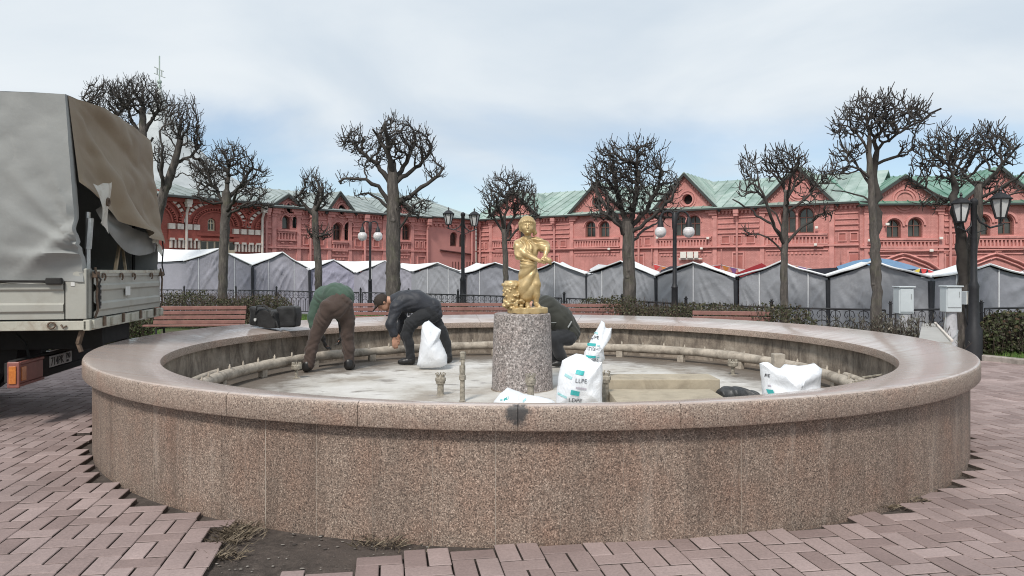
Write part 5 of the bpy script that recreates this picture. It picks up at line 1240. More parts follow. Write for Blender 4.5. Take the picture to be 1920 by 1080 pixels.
    for i in range(ntr, n1):
        if kind[i] == 2 and rg.random() < 0.62*dens:
            g = nodes[i] - nodes[par[i]]; g = g/(np.linalg.norm(g)+1e-9)*0.6 + rg.normal(size=3)*0.55 + np.array([0, 0, 0.45]); g /= np.linalg.norm(g); L = step*(1.1 + 1.7*rg.random())
            j = add(nodes[i] + g*L*0.5 + rg.normal(size=3)*0.008, i, None, 4); add(nodes[i] + g*L + np.array([0, 0, 0.18*L]), j, None, 4)
    n = len(nodes); ch = [[] for _ in range(n)]
    for i in range(1, n): ch[par[i]].append(i)
    rad = np.zeros(n); e = 2.0
    for i in range(n-1, -1, -1):
        cs = [c for c in ch[i] if kind[c] != 4]; rad[i] = (0.0042 if not ch[i] else 0.0055) if kind[i] == 4 else (tipr if not cs else (sum(rad[c]**e for c in cs))**(1/e))
        if kind[i] == 2: rad[i] = max(rad[i], tipr*1.25)
    for i in range(n):
        if fixr[i] is not None: rad[i] = max(fixr[i]*thick, rad[i]*0.0 + fixr[i]*thick)
        elif par[i] >= 0 and kind[i] != 4: rad[i] = min(rad[i]*thick*0.92, rad[par[i]]*0.95)
    # tubes: follow the thickest child, start a new tube at every other
    tr = MB(); cr = MB(); base = P(trunk[0][0], 0, d); st = [(0, None)]
    while st:
        i, pa = st.pop(); path = [i] if pa is None else [pa, i]; cur = i
        while ch[cur]:
            nx_ = max(ch[cur], key=lambda c: (rad[c], -kind[c])) 
            for c in ch[cur]:
                if c != nx_: st.append((c, cur))
            cur = nx_; path.append(cur)
        rr = [rad[j] for j in path]
        if pa is not None: rr[0] = min(rad[pa], rr[1]*1.25)
        istr = kind[path[min(1, len(path)-1)]] == 0
        if istr:
            cut = next((ii for ii, j in enumerate(path) if kind[j] == 2), len(path))
            if cut > 1:
                pts = [nodes[j] for j in path[:cut]]; r2 = [r*(1 + 0.07*vnoise(ii*0.9, seed, 2)) for ii, r in enumerate(rr[:cut])]; r2[0] *= 1.28
                if len(r2) > 2: r2[1] *= 1.08
                tr.tube(pts, r2, 12)
            path = path[max(0, cut-1):]; rr = rr[max(0, cut-1):]
            if len(path) < 2: continue
        big = max(rr) > 0.03
        cr.tube([nodes[j] for j in path], [r*(1 + (0.16*vnoise(ii*1.1, seed, 5) if big else 0)) for ii, r in enumerate(rr)], 8 if big else (5 if max(rr) > 0.013 else 3), cap=big)
    # knuckles
    for i in range(ntr, n):
        if kind[i] in (1, 2) and len(ch[i]) >= 3 and 0.016 < rad[i] < 0.09 and rg.random() < 0.8: cr.ball(nodes[i], rad[i]*1.45, 7, (1, 1, 0.9))
    for _ in range(7):     # healed cuts on the trunk
        j = int(rg.integers(2, max(3, ntr-1))); a = rg.random()*6.28; tr.ball(nodes[j] + np.array([math.cos(a), math.sin(a), 0])*rad[j]*0.66, rad[j]*0.44, 10)
    o = thing('pollarded_tree', label, 'tree', (base.x, d, nodes[0][2]), group)
    tr.build('trunk', M['bark'], o, smooth=60); cr.build('crown', M['twigbark'], o, smooth=60, normals=False); return o
GY = lambda d: YH + FPX*EYE/d + 4
# left group behind the truck
tree(25.0, [(206, GY(25), 17), (206, 360, 14), (205, 225, 11)], [[(205, 240, 9), (180, 215, 6), (168, 190, 4)], [(205, 235, 9), (228, 200, 6)]], [(195, 188, 40, 36), (170, 205, 18, 26), (222, 200, 16, 24)], 'bare tree whose crown rises behind the truck tarpaulin, leftmost of the trees', 11, 420)
tree(24.0, [(267, GY(24), 22), (268, 380, 19), (268, 240, 16), (267, 205, 14)], [[(268, 255, 12), (243, 225, 8), (232, 195, 6)], [(268, 250, 12), (290, 215, 8), (300, 195, 5)], [(268, 285, 10), (238, 250, 6)], [(268, 290, 9), (296, 262, 6)]], [(262, 182, 46, 36), (232, 180, 24, 34), (300, 200, 24, 28), (240, 235, 16, 24)], 'tall bare tree in front of the pale spire, beside the truck tarpaulin', 12, 620)
tree(22.5, [(278, GY(22.5), 24), (288, 440, 21), (304, 372, 20), (328, 305, 16), (338, 262, 12)], [[(306, 365, 12), (312, 330, 10), (322, 290, 7), (318, 255, 5)], [(328, 305, 10), (352, 290, 7), (366, 265, 5)], [(312, 350, 7), (292, 316, 6), (290, 300, 4)]], [(345, 222, 32, 40), (366, 262, 20, 34), (325, 240, 22, 28), (300, 290, 18, 22), (385, 325, 30, 18)], 'bare tree with a leaning trunk beside the tarpaulin edge', 13, 560)
tree(20.6, [(417, GY(20.6), 21), (419, 470, 20), (424, 400, 20), (424, 362, 18)], [[(424, 395, 12), (408, 360, 9), (388, 335, 6)], [(424, 368, 13), (428, 330, 10), (430, 300, 6)], [(424, 375, 12), (448, 340, 9), (462, 310, 6)], [(424, 400, 11), (452, 375, 8), (478, 352, 5)], [(424, 385, 10), (400, 380, 6), (380, 370, 4)], [(424, 405, 9), (460, 392, 6), (490, 385, 4)]], [(430, 305, 44, 36), (472, 335, 28, 36), (390, 330, 30, 36), (478, 365, 24, 22), (385, 368, 26, 14), (482, 388, 30, 10)], 'bare tree with a single slender trunk in front of the brick arches', 14, 620)
tree(24.0, [(598, GY(24), 14), (597, 500, 14), (592, 440, 13), (590, 395, 13)], [[(590, 405, 10), (572, 385, 7), (558, 368, 5)], [(590, 395, 11), (586, 365, 9), (584, 345, 7)], [(590, 400, 9), (606, 378, 7), (612, 358, 5)], [(593, 445, 6), (612, 440, 4)], [(593, 445, 6), (578, 436, 4)]], [(585, 350, 22, 30), (562, 372, 16, 20), (608, 366, 18, 26), (598, 440, 28, 14)], 'smallest bare tree, tufted like a bottle brush, above the man in green', 15, 380, thick=1.15)
tree(19.6, [(738, GY(19.6), 30), (737, 500, 28), (737, 440, 29), (738, 400, 28), (736, 350, 22), (735, 305, 16)], [[(737, 345, 15), (712, 318, 11), (690, 292, 9), (668, 274, 7), (655, 262, 5)], [(737, 398, 13), (712, 350, 10), (690, 338, 8), (660, 335, 7), (640, 342, 5)], [(737, 385, 13), (775, 365, 10), (800, 345, 9), (822, 330, 8), (832, 316, 6)], [(735, 330, 15), (733, 280, 12), (730, 245, 9)], [(736, 345, 14), (758, 300, 11), (768, 262, 8), (770, 240, 6)], [(736, 350, 13), (770, 318, 10), (796, 290, 8), (808, 270, 5)], [(737, 400, 9), (710, 372, 7), (690, 362, 5), (668, 366, 4)], [(738, 445, 8), (760, 415, 6), (772, 395, 5), (790, 380, 4)], [(735, 300, 12), (716, 268, 8), (706, 250, 5)]],
     [(742, 262, 40, 44), (664, 266, 32, 26), (790, 275, 28, 36), (816, 322, 24, 16), (654, 338, 26, 9), (690, 308, 20, 16), (776, 388, 34, 24), (676, 366, 20, 8), (712, 285, 22, 30)], 'large bare tree with a thick trunk and long side limbs left of the lantern', 16, 900, thick=1.1)
tree(20.6, [(948, GY(20.6), 12), (948, 490, 12), (946, 450, 12), (944, 420, 10)], [[(946, 450, 9), (958, 415, 8), (968, 385, 6)], [(945, 430, 9), (936, 395, 7), (926, 370, 5)], [(946, 440, 8), (925, 405, 6), (914, 392, 4)], [(946, 455, 7), (976, 425, 6), (1002, 398, 4)], [(945, 415, 8), (950, 380, 6), (955, 350, 4)]], [(956, 362, 48, 38), (926, 372, 26, 34), (988, 375, 26, 34), (914, 395, 14, 14), (1000, 404, 14, 18)], 'round-crowned bare tree rising behind the gold statue', 17, 620)
tree(16.8, [(1181, GY(16.8), 28), (1180, 520, 26), (1178, 470, 24), (1178, 440, 24), (1176, 415, 20)], [[(1176, 430, 16), (1158, 395, 12), (1140, 355, 10), (1126, 325, 7)], [(1177, 435, 15), (1168, 380, 12), (1162, 330, 9), (1160, 300, 7)], [(1178, 430, 16), (1190, 380, 13), (1196, 330, 10), (1195, 295, 7)], [(1178, 435, 15), (1212, 395, 11), (1232, 350, 8), (1240, 325, 6)], [(1178, 440, 12), (1218, 410, 9), (1250, 378, 7), (1262, 350, 5)], [(1178, 445, 10), (1150, 418, 8), (1122, 402, 6)], [(1180, 455, 8), (1215, 428, 7), (1252, 410, 5)]],
     [(1150, 318, 44, 50), (1205, 312, 46, 50), (1122, 340, 28, 40), (1242, 345, 30, 38), (1130, 398, 30, 20), (1252, 402, 28, 18), (1265, 345, 14, 22), (1185, 370, 50, 36)], 'broad dense bare tree with thick trunk right of the statue', 18, 1150, thick=1.05)
tree(13.9, [(1470, GY(13.9), 18), (1470, 530, 16), (1471, 475, 15), (1472, 445, 14), (1473, 400, 12), (1474, 360, 9)], [[(1471, 460, 10), (1445, 430, 8), (1425, 395, 7), (1410, 355, 6), (1408, 330, 4)], [(1472, 445, 9), (1440, 405, 6), (1420, 380, 5), (1398, 365, 4)], [(1472, 455, 9), (1505, 428, 7), (1530, 412, 6), (1548, 400, 5)], [(1473, 400, 8), (1505, 375, 6), (1528, 350, 4)], [(1474, 380, 8), (1488, 340, 6), (1490, 310, 4)], [(1473, 390, 7), (1455, 345, 6), (1445, 315, 4)], [(1471, 470, 6), (1440, 445, 5), (1412, 440, 3.5)], [(1474, 365, 7), (1472, 325, 5), (1470, 300, 3.5)], [(1472, 450, 6), (1462, 400, 5), (1440, 370, 3)]],
     [(1470, 306, 36, 30), (1404, 318, 20, 32), (1443, 312, 16, 32), (1496, 318, 22, 34), (1532, 345, 24, 26), (1396, 364, 16, 12), (1548, 402, 16, 12), (1410, 440, 20, 9), (1515, 375, 18, 14), (1484, 356, 12, 12), (1560, 325, 24, 16)], 'slim bare tree with separate tufted arms behind the right-hand bench', 19, 720, step=0.072)
tree(12.3, [(1644, 672, 24), (1643, 560, 22), (1643, 490, 22), (1638, 432, 17), (1634, 380, 14), (1631, 320, 12), (1630, 270, 10)], [[(1643, 470, 20), (1654, 410, 20), (1657, 340, 18), (1659, 290, 15), (1660, 250, 11)], [(1630, 330, 9), (1608, 318, 7), (1588, 312, 5), (1568, 320, 4)], [(1632, 345, 8), (1612, 300, 6), (1598, 270, 5), (1590, 250, 4)], [(1659, 300, 9), (1690, 290, 7), (1712, 285, 5)], [(1628, 280, 8), (1605, 250, 6), (1585, 236, 4)], [(1660, 270, 8), (1690, 240, 6), (1712, 225, 5)], [(1630, 270, 8), (1622, 235, 6), (1618, 210, 4)], [(1660, 255, 7), (1668, 225, 6), (1672, 200, 4)], [(1634, 375, 6), (1605, 355, 4), (1588, 350, 3)]],
     [(1622, 215, 40, 36), (1672, 210, 42, 34), (1584, 240, 32, 22), (1712, 222, 32, 30), (1590, 292, 26, 18), (1572, 322, 22, 12), (1700, 280, 20, 14), (1646, 240, 44, 26)], 'tall bare tree with two parallel leaders and a flat fan-shaped crown', 20, 900, step=0.072)
tree(13.1, [(1812, 672, 44), (1812, 600, 42), (1812, 540, 40), (1816, 490, 32), (1828, 430, 21), (1834, 385, 19), (1836, 345, 15)], [[(1811, 540, 34), (1796, 480, 30), (1782, 425, 26), (1774, 385, 22), (1772, 345, 17)], [(1774, 380, 8), (1750, 362, 6), (1722, 348, 5), (1702, 345, 4)], [(1772, 350, 8), (1755, 315, 6), (1745, 290, 5)], [(1773, 355, 8), (1785, 310, 6), (1790, 285, 4)], [(1776, 395, 7), (1800, 360, 6), (1806, 330, 4)], [(1836, 360, 10), (1830, 310, 7), (1828, 280, 5)], [(1836, 355, 9), (1858, 310, 7), (1868, 280, 5)], [(1834, 375, 9), (1868, 345, 7), (1888, 320, 5)], [(1835, 385, 7), (1866, 370, 5), (1898, 360, 4)]],
     [(1768, 278, 40, 38), (1742, 300, 28, 30), (1845, 270, 40, 38), (1882, 285, 28, 36), (1722, 342, 30, 16), (1800, 285, 22, 34), (1868, 350, 42, 18), (1790, 335, 30, 22), (1750, 382, 26, 14)], 'forked bare tree with a thick dark trunk behind the large black lantern', 21, 1000, step=0.072)
# ================================================================ truck
M['t_grey'] = plain('truck_grey_paint', (0.36, 0.355, 0.318), 0.5, 0.08, 2.5, dirt=(0.22, 0.185, 0.14), dscale=3.5, damt=0.35, bump=0.002)
M['t_cream'] = plain('truck_frame_paint', (0.44, 0.425, 0.36), 0.55, 0.12, 4, dirt=(0.20, 0.12, 0.065), dscale=7, damt=0.75)
M['rust'] = plain('rusty_metal', (0.12, 0.082, 0.058), 0.85, 0.4, 25)
M['chas'] = plain('black_chassis', (0.018, 0.017, 0.016), 0.8, 0.3, 10); M['rubber'] = plain('tyre_rubber', (0.015, 0.015, 0.015), 0.85, 0.2, 20)
t = NT('tarp_grey'); c = t.ramp(t.noise(1.3, 6, 0.65), [(0.3, (0.235, 0.24, 0.235)), (0.7, (0.305, 0.31, 0.30))]); c = t.mix(t.ramp(t.noise(4, 8, 0.75, dist=1.0), [(0.58, 0.0), (0.75, 0.35)]), c, (0.36, 0.355, 0.335))
t.set(color=c, rough=0.62, spec=0.3); t.bump(t.noise(5, 6, 0.6), 0.012, 0.6); M['tarp'] = t.m
t = NT('tarp_khaki'); c = t.ramp(t.noise(1.5, 6, 0.65), [(0.3, (0.215, 0.165, 0.115)), (0.7, (0.26, 0.205, 0.145))]); c = t.mix(t.ramp(t.noise(6, 8, 0.75), [(0.6, 0.0), (0.78, 0.4)]), c, (0.30, 0.255, 0.20))
t.set(color=c, rough=0.65, spec=0.3); t.bump(t.noise(6, 6, 0.6), 0.012, 0.6); M['khaki'] = t.m
M['tarp_white'] = plain('pale_torn_tarp', (0.52, 0.50, 0.45), 0.6, 0.12, 6, dirt=(0.25, 0.17, 0.10), dscale=9, damt=0.7); M['plank'] = plain('pale_plank', (0.40, 0.31, 0.20), 0.75, 0.25, 12)
t = NT('amber_lens'); t.set(color=t.ramp(t.noise(40, 2), [(0.3, (0.45, 0.13, 0.025)), (0.7, (0.60, 0.21, 0.045))]), rough=0.2, coat=0.5); M['amber'] = t.m
M['redlens'] = plain('dusty_red_lens', (0.24, 0.09, 0.075), 0.35, 0.2, 15); M['platew'] = plain('plate_white', (0.62, 0.62, 0.60), 0.5, 0.1); M['ink'] = plain('black_ink', (0.02, 0.02, 0.022), 0.6, 0.1)
TN = Vector((-4.10, 7.20, 0)); TA = Vector((-0.983, -0.180, 0)).normalized(); TB = Vector((TA.y, -TA.x, 0))   # forwards, across to the far side
if TB.y < 0: TB = -TB
TW = 2.47
tk = thing('cargo_truck', 'grey cargo truck with tarpaulin cover, khaki rear flap hitched up above its tailgate', 'truck', TN)
def T(s, t, z): return TN + TA*s + TB*t + Vector((0, 0, z))
AX = (TA, TB, (0, 0, 1))
def tb(mb, s0, s1, t0, t1, z0, z1, b=0.006): return mb.bbox((min(s0,s1), t0, z0), (max(s0,s1), t1, z1), b, AX, TN)
ZB, ZS, ZTOP = 1.03, 1.50, 3.19; SL = 3.6
# bed floor and frame rail
m = MB(); tb(m, 0.02, SL, 0.02, TW-0.02, 0.93, ZB, 0.004); m.build('bed_floor', M['chas'], tk)
m = MB(); tb(m, 0.0, SL, -0.012, 0.05, 0.935, 1.025); tb(m, 0.0, SL, TW-0.05, TW+0.012, 0.935, 1.025); tb(m, -0.03, 0.03, -0.012, TW+0.012, 0.93, 1.035)
for t_ in (0.10, 0.62, 1.25, 1.86, 2.38): tb(m, -0.055, -0.028, t_-0.06, t_+0.06, 0.945, 1.03)
m.build('bed_rail', M['t_cream'], tk)
for t_ in (0.36, 0.94, 1.55, 2.12): m = MB(); tb(m, -0.05, -0.031, t_-0.03, t_+0.03, 0.95, 1.05); m.build('hinge', M['rust'], tk)
def ribbed(mb, w0, w1, z0, z1, place, ribs):
    """pressed sheet: profile in z, swept along; place(u, out, z)"""
    prof = [(0.0, z0)]
    for a, b in ribs: prof += [(0.0, a), (0.022, a+0.02), (0.022, b-0.02), (0.0, b)]
    prof += [(0.0, z1)]
    vs = [place(u, o, z) for u in (w0, w1) for o, z in prof] + [place(u, -0.03, z) for u in (w0, w1) for z in (z0, z1)]; n = len(prof)
    mb.add(vs, [(i, i+1, n+i+1, n+i) for i in range(n-1)] + [(2*n, 2*n+2, 2*n+3, 2*n+1), (n-1, 2*n+1, 2*n+3, 2*n-1), (0, n, 2*n+2, 2*n)])
m = MB(); ribbed(m, 0.20, SL, ZB+0.012, ZS, lambda u, o, z: T(u, -o, z), [(1.10, 1.20), (1.31, 1.40)])
tb(m, 0.20, SL, -0.012, 0.02, ZS-0.03, ZS+0.012); sb = m.build('side_board', M['t_grey'], tk)
m = MB(); tb(m, 0.0, 0.185, -0.014, 0.05, ZB+0.012, ZS+0.02); tb(m, 0.0, 0.05, 0.0, 0.13, ZB+0.012, ZS+0.03); m.build('corner_post', M['t_grey'], tk)
m = MB(); tb(m, 0.0, 0.05, TW-0.09, TW+0.01, ZB+0.012, ZS+0.03); tb(m, 0.0, 0.16, TW-0.02, TW+0.012, ZB+0.012, ZS+0.02); m.build('corner_post', M['t_grey'], tk)
m = MB(); ribbed(m, 0.145, TW-0.10, ZB+0.02, ZS, lambda u, o, z: T(-0.012-o, u, z), [(1.10, 1.20), (1.30, 1.38)])
tb(m, -0.03, 0.03, 0.145, TW-0.10, ZS-0.05, ZS+0.012); tg = m.build('tailgate', M['t_grey'], tk)
m = MB(); tb(m, -0.035, -0.028, 0.14, TW-0.10, ZS-0.018, ZS+0.016, 0.002); m.build('rusty_edge', M['t_cream'], tg)
for t_ in (0.33, 0.86, 1.28, 1.95):       # rope hooks along the tailgate
    m = MB(); m.tube([T(-0.045, t_+0.045*math.cos(q), 1.445+0.035*math.sin(q)) for q in np.linspace(-1.2, math.pi*1.1, 9)], 0.009, 5); m.build('rope_hook', M['rust'], tg)
for (t_, z_) in ((1.02, 1.235),): m = MB(); tb(m, -0.037, -0.034, t_, t_+0.16, z_, z_+0.10, 0.001); m.build('sticker', M['platew'], tg)
m = MB(); tb(m, 0.10, 0.135, -0.020, -0.0145, 1.36, 1.395, 0.001); m.build('sticker', M['platew'], tk)
m = MB(); tb(m, -0.05, -0.02, 0.19, 0.255, 1.13, 1.37, 0.012); m.build('reflector_strip', M['chas'], tg)
for z_ in (1.15, 1.21, 1.27, 1.33):
    m = MB(); m.lathe([(0.014, 0), (0.014, 0.004)], (0, 0, 0), 8); o_ = m; mm = MB(); mm.add([T(-0.052, 0.222+0.014*math.cos(q), z_+0.014*math.sin(q)) for q in np.linspace(0, 2*math.pi, 9)[:-1]], [tuple(range(8))]); mm.build('reflector', M['steel'], tg)
m = MB()       # latch bars on both posts
for t_ in (0.10, TW-0.11): m.tube([T(-0.04, t_, ZS+0.04), T(-0.055, t_+0.02, 1.40), T(-0.045, t_+0.03, 1.25), T(-0.05, t_+0.045, 1.12), T(-0.03, t_+0.02, 1.04)], 0.011, 6); tb(m, -0.07, -0.02, t_-0.03, t_+0.05, 1.44, 1.50)
m.build('latch', M['rust'], tk)
m = MB(); m.tube([T(0.30+0.034*math.cos(q), -0.03, 0.985+0.03*math.sin(q)) for q in np.linspace(0, 2*math.pi, 10)[:-1]], 0.009, 5, closed=True); m.tube([T(0.22, -0.02, 0.99), T(0.20, -0.03, 0.96), T(0.17, -0.02, 0.98)], 0.009, 5); m.build('lashing_ring', M['rust'], tk)
# tarpaulin: side sheet, roof sheet, frame
def side(u, v):
    s = 0.02 + u*(SL-0.02); z0 = 1.395 + 0.012*math.sin(s*9); z = z0 + (ZTOP-z0)*v
    x = s + 0.155*v*(1-u)                                    # top rear corner sits further forward
    d = 0.02 + 0.05*max(0, math.sin(math.pi*min(1, v*1.0)))*0.5
    low = math.exp(-((v-0.16)/0.13)**2); d += low*0.06*vnoise(s*2.2 + v*3, v*7, 1.3) + low*math.exp(-s*1.3)*0.13*max(0, vnoise((s + v*2.2)*4.5, 2, 8))
    d += 0.03*vnoise(s*1.4, v*2.5, 4) + 0.022*abs(vnoise(s*2.3 + v*2.2, v*3.3 - s, 11)) + 0.012*abs(vnoise(s*6 - v*4, v*7 + s*2, 14)) + 0.09*math.exp(-s*1.8)*max(0, vnoise(math.atan2(v*1.7-0.25, s+0.05)*5.5, 0.4, 2))*max(0, min(1, (0.75-v)*4))
    return tuple(T(x, -d - 0.018, z))
m = MB(); m.grid(side, 70, 60); side_o = m.build('tarpaulin_side', M['tarp'], tk, smooth=60)
m = MB()
def wrap(u, v):                                               # the side sheet turned round the rear edge
    e = side(0, v); q = Vector(e); a = min(1, u*1.5)
    w_ = 0.10 + 0.03*vnoise(v*7, 2, 3); return tuple(q + TA*(-0.018*math.sin(math.pi*a*0.5)) + TB*(u*w_) + TA*(0.012*u))
m.grid(wrap, 6, 60); m.build('tarpaulin_edge', M['tarp'], tk, smooth=60)
m = MB()
def roof(u, v):
    s = 0.175 + u*(SL-0.175); t_ = -0.03 + v*(TW+0.06); return tuple(T(s, t_, ZTOP + 0.06*math.sin(math.pi*v) + 0.012*vnoise(s*2, t_*2, 3)))
m.grid(roof, 24, 16); m.build('tarpaulin_roof', M['tarp'], tk, smooth=60)
m = MB()
def fars(u, v):
    s = 0.02 + u*(SL-0.02); return tuple(T(s + 0.155*v*(1-u), TW+0.03 + 0.02*vnoise(s*2, v*4, 9), 1.42 + (ZTOP-1.42)*v))
m.grid(fars, 20, 12); m.build('tarpaulin_side', M['tarp'], tk, smooth=60)
m = MB(); m.add([T(SL-0.02, 0, 0.95), T(SL-0.02, TW, 0.95), T(SL-0.02, TW, ZTOP), T(SL-0.02, 0, ZTOP)], [(0, 1, 2, 3)]); m.build('front_bulkhead', M['chas'], tk)
m = MB(); m.tube([T(0.2, -0.05, 1.405), T(1.2, -0.06, 1.412), T(SL, -0.05, 1.41)], 0.014, 6); tb(m, 0.20, 0.34, -0.075, -0.02, 1.375, 1.44, 0.012); m.build('lashing_strap', M['chas'], tk)
# khaki rear flap, hitched up at the near side, folds running from the top near corner
def flap(u, v):
    zb = 2.36 - 0.50*(1-math.exp(-u*3.2)) - 0.02*u; zt = ZTOP + 0.04*math.sin(math.pi*u) - 0.005
    z = zt + (zb - zt)*v; s = 0.17*(1 - (zt - z)/1.2) + 0.02*v
    th = math.atan2((zt - z) + 0.05, u*TW + 0.05); rr = math.hypot(zt-z, u*TW)
    d = 0.10*max(0, math.sin(th*9 + 0.6))*min(1, rr*0.9)*math.exp(-((u-0.35)/0.5)**2) + 0.07*v*math.sin(math.pi*u)**2 + 0.03*vnoise(u*4, v*4, 6) + 0.03*abs(vnoise(u*6 + v*3, v*6 - u*4, 16))
    d *= min(1, u/0.14)
    d += 0.10*min(1, u/0.1)*math.exp(-((v-1)/0.10)**2)*(0.6 + 0.5*vnoise(u*6, 1, 2))
    return tuple(T(s - d - 0.012, -0.022 + u*(TW+0.05), z))
m = MB(); m.grid(flap, 60, 40); m.build('rear_flap', M['khaki'], tk, smooth=70)
m = MB()
def under(u, v):                                              # grey inner sheet hanging below the khaki one
    uu = 0.16 + 0.84*u; a = flap(uu, 0.93); z0 = a[2]; drop = 0.10 + 0.26*math.sin(math.pi*min(1, u*0.9))**1.0*(1-u*0.55) + 0.06*u
    z = z0 - drop*v; d = 0.05*math.sin(v*3)*(1-u) + 0.025*vnoise(u*7 + v*2, v*2, 5)
    p = T(0.05 - d, 0.02 + uu*(TW+0.015), z); return tuple(p)
m.grid(under, 50, 16); m.build('inner_sheet', M['tarp'], tk, smooth=70)
m = MB()
def torn(u, v):
    t_ = (-0.06 + 0.38*u)*(1-v) + (0.12 + 0.40*u)*v; z = (2.33 + 0.06*u)*(1-v) + (1.96 - 0.06*u)*v + 0.03*math.sin(u*3.1)*v
    p = T(-0.075 - 0.05*math.sin(v*3 + u*2), t_, z); return (p.x, p.y, p.z + 0.02*vnoise(u*5, v*5, 2))
m.grid(torn, 12, 16); to = m.build('torn_corner', M['tarp_white'], tk, smooth=70)
m = MB(); m.tube([Vector(torn(0.45, 0.42)) + TA*(-0.012) + TB*(0.035*math.cos(q)) + Vector((0, 0, 0.035*math.sin(q))) for q in np.linspace(0, 2*math.pi, 11)[:-1]], 0.012, 6, closed=True); m.build('eyelet', M['rust'], to)
m = MB()
def twist(u, v):
    p = T(-0.03 - 0.05*math.sin(u*6.28)*(1-abs(v-0.5)), TW - 0.42 + 0.42*u, 1.99 - 0.13*v - 0.18*u + 0.05*math.sin(u*3.1)); return (p.x, p.y, p.z + 0.02*vnoise(u*7, v*4, 1))
m.grid(twist, 18, 8); m.build('flap_knot', M['tarp_white'], tk, smooth=70)
# dark inside edges: tarp frame hoops, upright and planks
m = MB()
for s in (0.30, 1.3, 2.4): m.tube([T(s, 0.04, ZS), T(s, 0.04, ZTOP-0.08), T(s, TW*0.5, ZTOP+0.02), T(s, TW-0.04, ZTOP-0.08), T(s, TW-0.04, ZS)], 0.02, 6)
m.build('tarp_hoop', M['chas'], tk)
m = MB(); m.tube([T(0.02, 0.09, ZS), T(0.02, 0.09, 2.08)], 0.022, 8); m.tube([T(0.02, 0.09, 1.72), T(0.0, 0.09, 2.02)], 0.032, 8); m.build('tarp_upright', M['steel'], tk, smooth=40)
for (t0, t1, s0, s1) in ((1.15, 1.98, 0.12, 0.30), (1.50, 2.03, 0.10, 0.34)):
    m = MB(); m.beam(T(s0, t0, ZS-0.06), T(s1, t1, 2.02), 0.06, 0.025, up=TA); pl = m.build('plank', M['plank'], None, loc=T(s0, t0, ZB)); tag(pl, 'thin pale board leaning inside the truck bed, ' + ('the longer slanting one' if t0 < 1.3 else 'the steeper one'), 'board', 'boards leaning in the truck bed')
m = MB(); m.tube([T(-0.03, TW-0.02, 1.98), T(-0.04, TW+0.02, 1.8), T(-0.02, TW+0.04, 1.58), T(-0.05, TW+0.03, 1.45)], 0.009, 5); m.tube([T(-0.04, 0.07, 1.5), T(-0.09, 0.1, 1.42), T(-0.05, 0.13, 1.33)], 0.010, 5); m.build('lashing_rope', M['chas'], tk)
# chassis below
m = MB()
for t_ in (0.78, 1.58): tb(m, 0.12, SL, t_, t_+0.09, 0.68, 0.93)
for s in (0.12, 0.9, 1.9): tb(m, s, s+0.10, 0.80, 1.66, 0.72, 0.90)
m.build('chassis_frame', M['chas'], tk)
for t_ in (0.2, 2.2): m = MB(); tb(m, 1.32, 1.345, t_-0.16, t_+0.16, 0.30, 0.93, 0.004); m.build('mudflap', M['rubber'], tk)
m = MB(); m.tube([T(1.25, 0.9, 0.66), T(1.25, 1.5, 0.66)], 0.26, 20); tb(m, 1.1, 1.8, 1.0, 1.45, 0.5, 0.72, 0.03); m.build('spare_carrier', M['chas'], tk)
for s, t_ in ((2.05, 0.05), (2.05, 0.33), (2.05, 1.92), (2.05, 2.20)):
    m = MB(); pr_ = [(0.40, 0.0), (0.43, 0.03), (0.43, 0.19), (0.40, 0.22), (0.25, 0.20), (0.23, 0.12), (0.23, 0.08), (0.25, 0.02), (0.40, 0.0)]; n = 32; vs = []
    for r_, w_ in pr_:
        for q in range(n): a = 2*math.pi*q/n; vs.append(T(s + r_*math.cos(a), t_ + w_, 0.43 + r_*math.sin(a)))
    m.add(vs, [(i*n+q, i*n+(q+1) % n, (i+1)*n+(q+1) % n, (i+1)*n+q) for i in range(len(pr_)-1) for q in range(n)]); wh_ = m.build('wheel', M['rubber'], tk, smooth=40)
    m = MB(); vs = [T(s + 0.235*math.cos(2*math.pi*q/n), t_ + (0.06 if t_ < 1 else 0.16), 0.43 + 0.235*math.sin(2*math.pi*q/n)) for q in range(n)]; m.add(vs, [tuple(range(n))]); m.build('rim', M['t_cream'], wh_)
# underrun bar with lamps and plate, set in a little from the tail
S0 = 0.65
m = MB(); tb(m, S0, S0+0.05, 0.02, TW-0.02, 0.40, 0.47); tb(m, S0+0.02, S0+0.08, 0.02, TW-0.02, 0.44, 0.63); tb(m, S0-0.02, S0+0.05, 0.02, TW-0.02, 0.625, 0.65)
for t_ in (0.8, 1.6): tb(m, S0+0.02, S0+0.07, t_, t_+0.06, 0.6, 0.9)
m.build('underrun_bar', M['chas'], tk)
m = MB(); tb(m, S0-0.06, S0+0.05, 0.0, 0.03, 0.39, 0.64, 0.01); tb(m, S0-0.06, S0+0.02, 0.03, 0.55, 0.40, 0.425, 0.004); tb(m, S0-0.06, S0+0.02, 0.03, 0.55, 0.61, 0.635, 0.004); lc = m.build('tail_light', M['redlens'], tk)
m = MB(); tb(m, S0-0.05, S0+0.02, 0.035, 0.545, 0.426, 0.609, 0.008); m.build('lens', M['redlens'], lc)
m = MB(); tb(m, S0-0.035, S0+0.03, -0.012, -0.001, 0.43, 0.60, 0.006); m.build('side_marker', M['amber'], lc)
m = MB(); tb(m, S0-0.056, S0-0.051, 0.06, 0.16, 0.45, 0.585, 0.002); m.build('indicator', M['amber'], lc)
m = MB(); tb(m, S0-0.012, S0+0.012, 0.80, 1.38, 0.485, 0.605, 0.004); pb_ = m.build('number_plate', M['platew'], tk)
text_mesh('plate_number', '714PK', 0.125, M['ink'], pb_, T(S0-0.014, 0.82, 0.502), TB, (0, 0, 1)); text_mesh('plate_region', '790', 0.085, M['ink'], pb_, T(S0-0.014, 1.205, 0.535), TB, (0, 0, 1))
